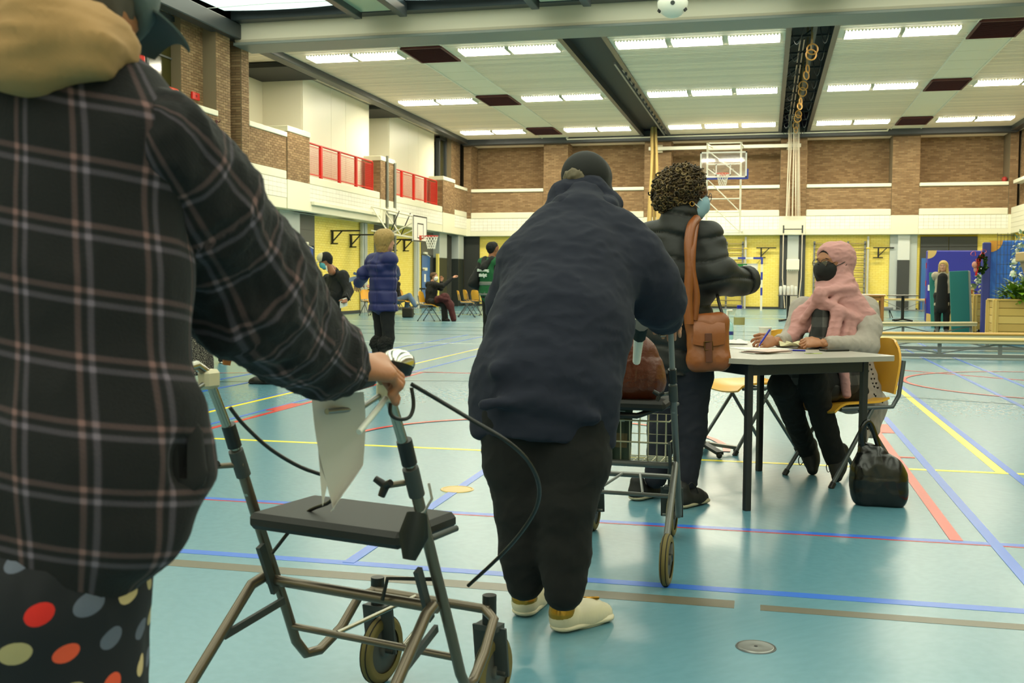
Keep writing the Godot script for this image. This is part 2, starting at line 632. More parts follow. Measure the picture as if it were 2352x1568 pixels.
	var disc2 := thing("floor_socket_cover", "plain round brass-coloured floor socket cover behind the walker", "floor socket", fl(1050, 1124))
	var brass := mat("brass", Color(0.72, 0.62, 0.38), 0.35, 0.7)
	part(disc2, "cover", mb().lathe([Vector2(0.0001, 0.003), Vector2(0.078, 0.003), Vector2(0.08, 0.0)], 40), brass)
	part(disc2, "rim", mb().lathe([Vector2(0.08, 0.0), Vector2(0.082, 0.0042), Vector2(0.09, 0.0042), Vector2(0.092, 0.0)], 40), brass)

func build_ceiling() -> void:
	var zf := -44.5   # far end of the slatted fields
	var zn := -25.05  # where the curtain beam ends them
	var top := 7.15
	var ce := holder("ceiling")
	# backing boards above the slats, one for each field
	var fields := [[-11.0, -7.55], [-6.45, -3.34], [-2.17, 2.17], [3.34, 6.45], [7.55, 11.0]]
	var rows := [-27.3, -34.68, -42.15]
	for f in fields:
		part(ce, "backing_board", mb().span(Vector3(CX + f[0], top + 0.045, zf), Vector3(CX + f[1], top + 0.12, zn)), M.slat_gap)
	var st := tones("slat", 4)
	var places := []
	for f in fields:
		var w: float = f[1] - f[0]
		var z := zn - 0.02
		while z > zf + 0.1:
			var near_row := false
			for r in rows:
				if z - 0.1 < r + 0.48 and z - 0.1 > r - 0.55:
					near_row = true
			if not near_row:
				places.append(Transform3D(Basis.from_scale(Vector3(w - 0.02, 0.03, 0.166)), Vector3(CX + (f[0] + f[1]) / 2, top + 0.015, z - 0.1)))
			z -= 0.2
	pieces(ce, "slat", unit_box(0.06), places, st[0], st[1], M.slat_multi, 300)
	# flat boards that carry the lamps
	for f in fields:
		for r in rows:
			part(ce, "lamp_board", mb().span(Vector3(CX + f[0] + 0.01, top, r - 0.52), Vector3(CX + f[1] - 0.01, top + 0.04, r + 0.48), 0.004), M.soffit)
	# pale strips with brown ventilation grilles
	for sgn in [-1.0, 1.0]:
		var x0: float = CX + (-7.55 if sgn < 0 else 6.45)
		var z := zn
		while z > zf + 0.2:
			var z1 := maxf(z - 1.24, zf)
			part(ce, "strip_panel", mb().span(Vector3(x0 + 0.01, top + 0.005, z1 + 0.012), Vector3(x0 + 1.09, top + 0.03, z - 0.012), 0.004), M.cream)
			z = z1
		part(ce, "strip_edge", mb().span(Vector3(x0 - 0.025, top - 0.02, zf), Vector3(x0 + 0.012, top + 0.05, zn)), M.white_metal)
		part(ce, "strip_edge", mb().span(Vector3(x0 + 1.088, top - 0.02, zf), Vector3(x0 + 1.125, top + 0.05, zn)), M.white_metal)
		for r in rows:
			var g := thing("air_grille", "dark red ventilation grille in the pale ceiling strip", "air grille", Vector3(x0 + 0.55, top - 0.03, r - 0.1), 0.0, "ventilation grilles in the ceiling")
			var fr := MB.new()
			for e in [[-0.54, 0.0], [0.54, 0.0]]:
				fr.box(Vector3(e[0], 0, 0), Vector3(0.05, 0.06, 1.75))
			for e in [-0.87, 0.87]:
				fr.box(Vector3(0, 0, e), Vector3(1.13, 0.06, 0.05))
			part(g, "frame", fr, M.red_grille)
			for k in 17:
				var b := MB.new()
				b.t = Transform3D(Basis(Vector3.RIGHT, 0.5), Vector3(0, 0.01, -0.8 + 0.1 * k))
				part(g, "louvre", b.box(Vector3.ZERO, Vector3(1.06, 0.012, 0.07)), M.red_grille)
			var back := MB.new()
			part(g, "backing", back.box(Vector3(0, 0.03, 0), Vector3(1.06, 0.006, 1.7)), mat("red_dark", Color(0.16, 0.06, 0.06), 0.8))
	# lamps
	var proto := lamp_unit()
	var spots := []
	for r in rows:
		for u in [-9.76, -8.42, -5.5, -4.15, -1.39, 0.0, 1.39, 4.15, 5.5, 8.42, 9.76]:
			spots.append(Vector3(CX + u, top, r))
	var names := {-27.3: "fluorescent ceiling lamp in the row next to the curtain beam", -34.68: "fluorescent ceiling lamp in the middle row beyond the curtain beam", -42.15: "fluorescent ceiling lamp in the row next to the far wall"}
	var first := true
	for s in spots:
		var label: String = names.get(snappedf(s.z, 0.01), "fluorescent ceiling lamp over the near half of the hall")
		var o: Node3D = proto if first else copy_thing(proto, s, 0.0)
		o.position = s
		tag(o, label, "ceiling lamp", label.replace("lamp", "lamps"))
		first = false
	# dark channels with white closing panels
	for sgn in [-1.0, 1.0]:
		var xa: float = CX + (-3.34 if sgn < 0 else 2.17)
		var xb := xa + 1.17
		var ch := holder("channel_trim")
		part(ch, "side", mb().span(Vector3(xa - 0.02, top - 0.03, zf), Vector3(xa + 0.05, 8.0, zn), 0.01), M.steel_dark)
		part(ch, "side", mb().span(Vector3(xb - 0.05, top - 0.03, zf), Vector3(xb + 0.02, 8.0, zn), 0.01), M.steel_dark)
		part(ch, "lid", mb().span(Vector3(xa, 7.95, zf), Vector3(xb, 8.05, zn)), M.channel_dark)
		part(ch, "flange", mb().span(Vector3(xa - 0.03, top - 0.035, zf), Vector3(xa + 0.10, top - 0.02, zn)), M.steel_dark)
		part(ch, "flange", mb().span(Vector3(xb - 0.10, top - 0.035, zf), Vector3(xb + 0.03, top - 0.02, zn)), M.steel_dark)
		part(ch, "closing_panel", mb().span(Vector3(xa + 0.1, top - 0.015, zn - 1.15), Vector3(xb - 0.1, top + 0.01, zn), 0.005), M.cream)
		if sgn < 0:
			part(ch, "hatch_board", mb().span(Vector3(xa + 0.05, top + 0.25, zf), Vector3(xb - 0.05, top + 0.27, zn - 1.15)), M.channel_dark)
	# edge beams
	struct("beam_left", mb().span(Vector3(-12.95, 6.98, -44.95), Vector3(-12.62, top + 0.2, 8.9), 0.02), M.steel_dark)
	struct("beam_right", mb().span(Vector3(9.02, 6.98, -44.95), Vector3(9.35, top + 0.2, 8.9), 0.02), M.steel_dark)
	struct("beam_back", mb().span(Vector3(-12.9, 6.93, -44.95), Vector3(9.3, top + 0.2, -44.5), 0.02), M.steel_dark)
	# soffits between the edge beams and the walls
	var so := holder("soffit_trim")
	part(so, "soffit_board", mb().span(Vector3(-15.2, top + 0.05, -46.5), Vector3(-12.9, top + 0.15, 8.9)), M.slat_gap)
	var z := -15.0
	var sof := []
	while z > -44.9:
		sof.append(Transform3D(Basis.from_scale(Vector3(2.2, 0.03, 0.172)), Vector3(-14.0, top + 0.03, z)))
		z -= 0.2
	pieces(so, "soffit_slat", unit_box(0.06), sof, st[0], st[1], M.slat_multi, 150)
	part(so, "soffit_board", mb().span(Vector3(-12.9, 6.99, -46.5), Vector3(9.3, 7.1, -44.93)), M.soffit)
	part(so, "soffit_board", mb().span(Vector3(9.3, 7.05, -46.5), Vector3(10.2, 7.2, 8.9)), M.soffit)
	# the beam that houses the dividing curtain
	var bm := holder("beam_curtain")
	var prof := PackedVector2Array()
	for p in [[-0.42, 0.30], [-0.42, -0.20], [-0.38, -0.27], [-0.28, -0.30], [0.28, -0.30], [0.38, -0.27], [0.42, -0.20], [0.42, 0.30]]:
		prof.append(Vector2(p[0], p[1]))
	var bb := MB.new()
	bb.t = Transform3D(Basis(Vector3(0, 0, 1), Vector3.UP, Vector3(-1, 0, 0)), Vector3(-1.8, 7.18, -24.55))
	bb.prism(prof, -11.0, 11.0)
	part(bm, "housing", bb, mat("beam_grey", Color(0.86, 0.83, 0.75), 0.5))
	part(bm, "lower_lip", mb().span(Vector3(-12.8, 6.83, -25.02), Vector3(9.2, 6.90, -24.05), 0.01), mat("lip_grey", Color(0.47, 0.50, 0.48), 0.45))
	# the near half of the hall: dark steel grid with white membranes
	var nr := holder("near_ceiling_trim")
	part(nr, "cross_beam", mb().span(Vector3(-12.7, 7.36, -24.1), Vector3(9.1, 7.6, -23.75), 0.01), M.steel_dark)
	for f in fields:
		var a: float = CX + f[0] + 0.1
		var b: float = CX + f[1] - 0.1
		var zz := -23.5
		while zz < 8.0:
			var ze := zz + 5.2
			var fz := zz
			var lp := thing("light_panel", "luminous white membrane panel of the near ceiling half", "ceiling light", Vector3((a + b) / 2, 7.42, (fz + ze) / 2), 0.0, "luminous panels of the near ceiling")
			var hw := (b - a) / 2
			part(lp, "light_membrane", MB.new().sheet(8, 8, func(u, v): return Vector3(lerpf(-hw, hw, u), 0.10 * (pow(2 * u - 1, 2) + pow(2 * v - 1, 2)) * 0.5, lerpf(2.55, -2.55, v))), M.membrane)
			for sx in [-0.35, 0.4]:
				part(lp, "seam", MB.new().tube([Vector3(-hw, -0.045, sx * 5.0), Vector3(0, -0.06, sx * 5.0 + 0.15), Vector3(hw, -0.045, sx * 5.0)], 0.008, 5), M.grey_paint)
			var al := AreaLight3D.new()
			al.name = "panel_light"
			al.area_size = Vector2(hw * 2, 5.1)
			al.light_color = Color(1.0, 0.955, 0.81)
			al.light_energy = PANEL_RADIANCE * hw * 2 * 5.1 / PI
			al.area_range = 60.0
			al.area_attenuation = 2.0
			al.shadow_enabled = true
			al.rotation.x = -PI / 2
			al.position.y = -0.03
			lp.add_child(al)
			part(nr, "purlin", mb().span(Vector3(a - 0.1, 7.44, ze - 0.12), Vector3(b + 0.1, 7.6, ze + 0.12)), M.steel_dark)
			zz = ze
	for u in [-7.55, -6.45, -3.34, -2.17, 2.17, 3.34, 6.45, 7.55]:
		part(nr, "runner", mb().span(Vector3(CX + u - 0.09, 7.18, -23.6), Vector3(CX + u + 0.09, 7.5, 8.9), 0.01), M.steel_dark)
	for u in [-7.0, -2.75, 2.75, 7.0]:
		part(nr, "glass_strip", mb().span(Vector3(CX + u - 0.46, 7.32, -23.5), Vector3(CX + u + 0.46, 7.36, 8.9)), mat("strip_green", Color(0.72, 0.77, 0.66), 0.3))
	# round loudspeaker under the curtain beam
	var sp := thing("ceiling_loudspeaker", "white round loudspeaker hanging before the curtain beam", "loudspeaker", dp(1545, 6, 22.2))
	part(sp, "shell", MB.new().ball(Vector3.ZERO, Vector3.ONE * 0.318, 32, 20), mat("speaker_white", Color(0.90, 0.90, 0.86), 0.35))
	var dirv := (EYE - sp.position).normalized()
	part(sp, "nozzle", MB.new().tube([dirv * 0.28, dirv * 0.322], [0.052, 0.045], 20), M.dark_grey, "dark nozzle")
	var seam := MB.new()
	var ring := []
	for k in 41:
		var a := TAU * k / 40
		ring.append(Vector3(cos(a) * 0.319, 0.03, sin(a) * 0.319))
	part(sp, "seam", seam.tube(ring, 0.006, 6, false), M.grey_metal)
	part(sp, "hanger", MB.new().tube([Vector3(0, 0.3, 0), Vector3(0, 0.75, 0)], 0.025, 10), M.dark_grey)
	for s in [-1.0, 1.0]:
		part(sp, "bracket", MB.new().bar(Vector3(s * 0.29, -0.15, 0.06), Vector3(s * 0.25, -0.2, 0.1), 0.03, 0.06), M.plastic_black)

func lamp_unit() -> Node3D:
	# 1.25 m long recessed fitting, glowing between white louvres
	var o := thing("ceiling_lamp", "fluorescent ceiling lamp", "ceiling lamp")
	var fr := MB.new()
	for s in [-1.0, 1.0]:
		fr.box(Vector3(0, 0.01, s * 0.355), Vector3(1.29, 0.05, 0.035), 0.006)
		fr.box(Vector3(s * 0.63, -0.02, 0), Vector3(0.03, 0.11, 0.74), 0.006)
	part(o, "frame", fr, M.white_metal)
	part(o, "lamp_tubes", MB.new().box(Vector3(0, -0.026, 0), Vector3(1.23, 0.08, 0.68), 0.012), M.lamp_glow)
	var lv := MB.new()
	for k in 15:
		lv.box(Vector3(-0.56 + 0.08 * k, -0.03, 0.36), Vector3(0.05, 0.03, 0.012))
	part(o, "louvre", lv, M.white_metal).set_meta("kind", "stuff")
	var l := AreaLight3D.new()
	l.name = "lamp_light"
	l.area_size = Vector2(1.2, 0.66)
	l.light_color = LAMP_COLOR
	l.light_energy = LAMP_ENERGY
	l.area_range = 60.0
	l.area_attenuation = 2.0
	l.shadow_enabled = true
	l.rotation.x = -PI / 2
	l.position.y = -0.07
	o.add_child(l)
	return o

func build_wall_left() -> void:
	var w := holder("wall_left")
	var X := -12.8
	var bricks := []
	var tiles := []
	var ybricks := []
	# low and high wall behind everything
	part(w, "lower_masonry", mb().span(Vector3(-13.7, 0, -46.5), Vector3(-13.405, 3.1, 8.9)), M.yellow_joint)
	part(w, "upper_masonry", mb().span(Vector3(-15.2, 4.0, -46.5), Vector3(-14.75, 7.3, 8.9)), M.cream)
	part(w, "gallery_slab", mb().span(Vector3(-15.2, 3.06, -46.5), Vector3(-13.0, 4.0, 8.9)), M.concrete_white)
	# the band: bays between the piers
	for b in [[-15.0, -23.9], [-24.43, -27.0], [-28.46, -34.2], [-35.58, -41.35], [-43.0, -44.95]]:
		part(w, "band_foot", mb().span(Vector3(X - 0.4, 3.06, b[1]), Vector3(X, 3.355, b[0]), 0.012), M.concrete_white)
		part(w, "band_grout", mb().span(Vector3(X - 0.4, 3.35, b[1]), Vector3(X - 0.006, 3.86, b[0])), M.grout)
		part(w, "band_head", mb().span(Vector3(X - 0.4, 3.855, b[1]), Vector3(X + 0.004, 4.09, b[0]), 0.02), M.concrete_white)
		tiles += courses(on_left(X - 0.006, 3.355, b[0]), b[0] - b[1], 0.5, 0.245, 0.125, 0.007, false)
	part(w, "curtain_rail_cover", mb().span(Vector3(X, 3.27, -34.0), Vector3(X + 0.10, 3.38, -28.6), 0.01), M.concrete_white)
	# low brick panels with ledges
	for b in [[-15.0, -23.25], [-24.83, -27.0], [-43.0, -44.95]]:
		part(w, "panel_masonry", mb().span(Vector3(X - 0.4, 4.09, b[1]), Vector3(X - 0.012, 5.0, b[0])), M.mortar)
		bricks += courses(on_left(X - 0.012, 4.09, b[0]), b[0] - b[1], 0.91)
		part(w, "ledge", mb().span(Vector3(X - 0.5, 5.0, b[1]), Vector3(X + 0.03, 5.13, b[0]), 0.012), M.cream)
	# brick columns at the curtain beam and near it
	for b in [[-23.22, -23.9, X, 4.09], [-24.43, -24.83, X + 0.02, 3.86], [-22.25, -23.5, X - 0.35, 5.1], [-43.6, -44.95, X - 0.3, 5.1]]:
		part(w, "column_masonry", mb().span(Vector3(b[2] - 0.6, b[3], b[1]), Vector3(b[2] - 0.012, 7.2, b[0])), M.mortar)
		bricks += courses(on_left(b[2] - 0.012, b[3], b[0]), b[0] - b[1], 7.1 - b[3])
		if b[0] == -24.43:
			bricks += courses(Transform3D(Basis.IDENTITY, Vector3(b[2] - 0.6, b[3], b[0])), 0.58, 7.1 - b[3])
	part(w, "recess_back", mb().span(Vector3(X - 0.7, 3.06, -24.45), Vector3(X - 0.45, 7.2, -23.88)), M.brick0)
	part(w, "column_foot", mb().span(Vector3(X - 0.4, 3.06, -24.83), Vector3(X + 0.03, 3.86, -24.43), 0.012), M.concrete_white)
	# piers with caps
	for p in [[-27.0, -28.46], [-34.2, -35.58], [-41.35, -43.0]]:
		part(w, "pier_masonry", mb().span(Vector3(X - 0.55, 3.86, p[1]), Vector3(X + 0.018, 5.16, p[0])), M.mortar)
		bricks += courses(on_left(X + 0.018, 3.86, p[0]), p[0] - p[1], 1.3)
		bricks += courses(Transform3D(Basis.IDENTITY, Vector3(X - 0.55, 3.86, p[0])), 0.56, 1.3)
		part(w, "pier_cap", mb().span(Vector3(X - 0.58, 5.16, p[1] - 0.02), Vector3(X + 0.05, 5.315, p[0] + 0.02), 0.012), M.concrete_white)
		part(w, "pier_foot", mb().span(Vector3(X - 0.4, 3.06, p[1]), Vector3(X + 0.03, 3.86, p[0]), 0.012), M.concrete_white)
	var bt := tones("brick", 5)
	var tt := tones("tile", 3)
	var yt := tones("ybrick", 5)
	pieces(w, "brick", unit_box(0.0), bricks, bt[0], bt[1], M.brick_multi)
	pieces(w, "tile", unit_box(0.0), tiles, tt[0], tt[1], M.tile_multi)
	# lower wall: yellow painted brick, grey door portals
	for b in [[-15.0, -28.7], [-30.12, -40.0], [-40.0, -40.4]]:
		ybricks += courses(on_left(-13.405, 0.1, b[0]), b[0] - b[1], 2.96, 0.22, 0.074, 0.008)
	pieces(w, "painted_brick", unit_box(0.0), ybricks, yt[0], yt[1], M.ybrick_multi, 200)
	part(w, "plinth", mb().span(Vector3(-13.4, 0, -41.9), Vector3(-13.36, 0.1, -15), 0.004), M.dark_grey)
	# dark doorway and painted pillars by the far corner
	part(w, "dark_opening", mb().span(Vector3(-13.45, 0, -46.4), Vector3(-13.38, 3.06, -41.95)), mat("opening_black", Color(0.15, 0.165, 0.155), 0.7))
	for p in [[-41.95, -43.0, -13.1], [-44.2, -45.0, -12.95]]:
		part(w, "pillar_head", mb().span(Vector3(-13.4, 2.04, p[1]), Vector3(p[2], 3.07, p[0]), 0.01), M.grey_paint)
		part(w, "pillar_foot", mb().span(Vector3(-13.4, 0, p[1]), Vector3(p[2], 2.04, p[0]), 0.01), mat("pillar_dark", Color(0.13, 0.16, 0.15), 0.5))
	for s in 5:
		part(w, "curtain_fold", mb().tube([Vector3(-13.3, 0.05, -43.15 - 0.22 * s), Vector3(-13.3, 3.0, -43.15 - 0.22 * s)], 0.09, 8), mat("opening_black", Color(0.15, 0.165, 0.155), 0.7))
	for p in [[-27.3, -28.6]]:
		part(w, "pillar_head", mb().span(Vector3(-13.4, 0, p[1]), Vector3(-13.15, 3.07, p[0]), 0.01), M.grey_paint)
	part(w, "dark_niche", mb().span(Vector3(-13.5, 0, -36.4), Vector3(-13.385, 3.06, -35.2)), M.door_grey)
	# doors
	for d in [[-28.75, -30.1, "door_1", M.door_blue, -29.0, -30.0], [-40.4, -41.9, "door_2", M.door_blue_pale, -40.45, -41.5]]:
		var dr := holder(d[2])
		part(dr, "portal", mb().span(Vector3(-13.45, 2.14, d[1]), Vector3(-13.36, 3.06, d[0]), 0.01), M.door_grey)
		part(dr, "portal_side", mb().span(Vector3(-13.45, 0, d[1]), Vector3(-13.36, 2.14, d[5]), 0.006), M.dark_grey)
		part(dr, "portal_side", mb().span(Vector3(-13.45, 0, d[4]), Vector3(-13.36, 2.14, d[0]), 0.006), M.dark_grey)
		part(dr, "door_leaf", mb().span(Vector3(-13.42, 0.01, d[5]), Vector3(-13.37, 2.12, d[4]), 0.006), d[3])
		part(dr, "closer", mb().span(Vector3(-13.36, 2.16, d[4] - 0.5), Vector3(-13.28, 2.24, d[4] - 0.12), 0.01), M.white_metal)
		part(dr, "closer_arm", mb().bar(Vector3(-13.3, 2.15, d[4] - 0.4), Vector3(-13.3, 2.06, d[5] + 0.15), 0.03, 0.02), M.white_metal)
		part(dr, "handle", mb().bar(Vector3(-13.33, 1.05, d[5] + 0.08), Vector3(-13.33, 1.05, d[5] + 0.2), 0.02, 0.02), M.chrome)
		part(dr, "joint_line", mb().span(Vector3(-13.362, 2.6, d[1] + 0.02), Vector3(-13.357, 2.61, d[0] - 0.02)), M.black_paint)
	var d1: Node3D = get_node("door_1")
	lettering(d1, "sign_letters", "NVT", Vector3(-13.365, 1.42, -29.62), 0.16, mat("sign_white", Color(0.88, 0.90, 0.92), 0.5), Basis(Vector3.UP, PI / 2))
	var d2: Node3D = get_node("door_2")
	part(d2, "name_plate", mb().span(Vector3(-13.37, 1.50, -41.15), Vector3(-13.36, 1.62, -40.55), 0.003), M.white_metal)
	lettering(d2, "plate_letters", "TOESTEL", Vector3(-13.357, 1.53, -40.62), 0.07, M.dark_grey, Basis(Vector3.UP, PI / 2))
	part(d2, "notice", mb().span(Vector3(-13.37, 1.05, -40.95), Vector3(-13.362, 1.36, -40.73)), M.paper)
	# gallery: white folding walls, soffits, windows and red railings
	for g in [[-29.5, -34.9], [-36.95, -42.3], [-15.8, -21.0]]:
		var fw := holder("trim_1", "white folding wall on the gallery")
		var wz: float = g[0] - g[1]
		var cuts := [0.0, 0.39, 0.61, 1.0]
		for k in 3:
			part(fw, "wall_panel", mb().span(Vector3(-13.55, 4.0, g[0] - wz * cuts[k + 1] + 0.006), Vector3(-13.45, 7.14, g[0] - wz * cuts[k] - 0.006), 0.006), M.panel_white)
		part(fw, "end_panel", mb().span(Vector3(-14.75, 4.0, g[0] - 0.06), Vector3(-13.5, 7.1, g[0]), 0.006), M.panel_white)
		part(fw, "end_panel", mb().span(Vector3(-14.75, 4.0, g[1]), Vector3(-13.5, 7.1, g[1] + 0.06), 0.006), M.panel_white)
		part(fw, "dark_header", mb().span(Vector3(-14.75, 7.0, g[0] + 0.02), Vector3(-13.0, 7.13, g[0] + 2.0)), M.channel_dark)
	for b in [["window_1", -25.0, -25.45], ["window_2", -42.6, -43.6], ["window_3", -21.1, -22.6]]:
		var wn := holder(b[0])
		part(wn, "frame_post", mb().span(Vector3(-13.5, 5.1, b[1] - 0.09), Vector3(-13.3, 7.1, b[1]), 0.008), M.frame_green if b[0] == "window_1" else M.steel_dark)
		part(wn, "frame_post", mb().span(Vector3(-13.5, 5.1, b[2]), Vector3(-13.3, 7.1, b[2] + 0.12), 0.008), M.steel_dark)
		part(wn, "frame_head", mb().span(Vector3(-13.5, 7.0, b[2]), Vector3(-13.3, 7.12, b[1]), 0.008), M.steel_dark)
		if b[0] != "window_1":
			part(wn, "pane", mb().span(Vector3(-13.42, 5.1, b[2] + 0.1), Vector3(-13.41, 7.0, b[1] - 0.09)), mat("dim_glass", Color(0.24, 0.23, 0.11), 0.12))
	var wn3: Node3D = get_node("window_3")
	part(wn3, "transom", mb().span(Vector3(-13.41, 6.15, -22.5), Vector3(-13.38, 6.19, -21.2)), M.door_grey)
	for rl in [[-28.46, -33.64, [-29.41, -30.81, -32.17]], [-35.6, -40.74, [-36.55, -37.9, -39.3]], [-14.5, -19.3, [-15.8, -17.2, -18.4]]]:
		var rt := thing("gallery_railing", "red steel gallery railing with wire mesh in front of the white folding wall", "railing", Vector3(X - 0.05, 4.09, rl[0]), 0.0, "red gallery railings on the side wall")
		if rl[0] == -28.46:
			rt.set_meta("label", "red gallery railing between the first two brick piers beyond the curtain beam")
		elif rl[0] == -35.6:
			rt.set_meta("label", "red gallery railing above the basketball hoop on the side wall")
		else:
			rt.set_meta("label", "tall red steel post and railing beside the cap of the plaid jacket wearer")
		rt.remove_meta("group")
		var o := Vector3(X - 0.05, 4.09, rl[0])
		part(rt, "top_rail", mb(o).tube([Vector3(X - 0.05, 5.04, rl[0]), Vector3(X - 0.05, 5.05, rl[1] + 0.06), Vector3(X - 0.05, 5.02, rl[1]), Vector3(X - 0.05, 4.1, rl[1])], 0.03, 10), M.red_paint)
		part(rt, "bottom_rail", mb(o).bar(Vector3(X - 0.05, 4.16, rl[0]), Vector3(X - 0.05, 4.16, rl[1]), 0.03, 0.03), M.red_paint)
		var edges: Array = [rl[0]] + rl[2] + [rl[1]]
		for z in rl[2]:
			part(rt, "post", mb(o).span(Vector3(X - 0.09, 4.09, z - 0.06), Vector3(X - 0.01, 5.05, z + 0.06), 0.008), M.red_paint)
		part(rt, "post", mb(o).span(Vector3(X - 0.3, 4.09, rl[1] - 0.03), Vector3(X - 0.06, 5.0, rl[1] + 0.03), 0.008), M.red_paint)
		for k in edges.size() - 1:
			var wm := mb(o)
			var z0: float = edges[k] - 0.08
			var z1: float = edges[k + 1] + 0.08
			var z := z0
			while z > z1:
				wm.span(Vector3(X - 0.053, 4.18, z - 0.002), Vector3(X - 0.047, 4.95, z + 0.002))
				z -= 0.06
			var y := 4.2
			while y < 4.95:
				wm.span(Vector3(X - 0.053, y - 0.002, z1), Vector3(X - 0.047, y + 0.002, z0))
				y += 0.06
			part(rt, "wire_mesh", wm, M.wire_red)
			part(rt, "panel_rail", mb(o).bar(Vector3(X - 0.05, 4.96, z0), Vector3(X - 0.05, 4.96, z1), 0.015, 0.02), M.red_paint)
	var pst: Node3D = get_node("gallery_railing_002")
	part(pst, "tall_post", mb(pst.position).tube([Vector3(X + 0.05, 4.3, -20.03), Vector3(X + 0.05, 7.2, -20.03)], 0.07, 12), M.red_paint)
	var al := thing("fire_alarm", "red fire alarm box on the brick wall beside the curtain beam", "alarm", xp(446, 221, -13.15))
	part(al, "case", MB.new().box(Vector3(0.03, 0, 0), Vector3(0.06, 0.17, 0.32), 0.012), M.red_paint)
	part(al, "button", MB.new().tube([Vector3(0.06, 0, 0), Vector3(0.068, 0, 0)], 0.03, 14), mat("red_deep", Color(0.5, 0.05, 0.05), 0.5))
	var hk := thing("wall_hook", "small dark red hook on the brick column below the fire alarm", "hook", xp(497, 281, -12.78))
	part(hk, "plate", MB.new().box(Vector3(0.01, 0, 0), Vector3(0.02, 0.12, 0.07), 0.004), M.red_grille)
	part(hk, "prong", MB.new().tube([Vector3(0.02, 0.02, 0), Vector3(0.07, 0.0, 0), Vector3(0.1, 0.04, 0)], 0.012, 8), M.red_grille)
	var ob := thing("orange_buffer", "short orange round buffer on the white gallery ledge", "buffer", xp(400, 208, -12.95))
	part(ob, "body", MB.new().tube([Vector3(0, 0, 0.2), Vector3(0, 0, -0.1)], 0.055, 16), mat("orange", Color(0.85, 0.25, 0.08), 0.4))
	part(ob, "face", MB.new().tube([Vector3(0, 0, 0.2), Vector3(0, 0, 0.21)], 0.045, 16), mat("orange_pale", Color(0.9, 0.38, 0.2), 0.4))

func lettering(parent: Node3D, called: String, words: String, at: Vector3, size: float, m: Material, b := Basis.IDENTITY, depth := 0.004, bold := true) -> MeshInstance3D:
	var tm := TextMesh.new()
	var f := SystemFont.new()
	f.font_names = PackedStringArray(["Droid Sans"])
	f.font_weight = 700 if bold else 400
	tm.font = f
	tm.text = words
	tm.font_size = 32
	tm.pixel_size = size / 24.0
	tm.depth = depth
	tm.curve_step = 4.0
	var o := MeshInstance3D.new()
	o.name = called
	o.mesh = tm
	o.material_override = m
	o.transform = Transform3D(b, at)
	parent.add_child(o, true)
	return o

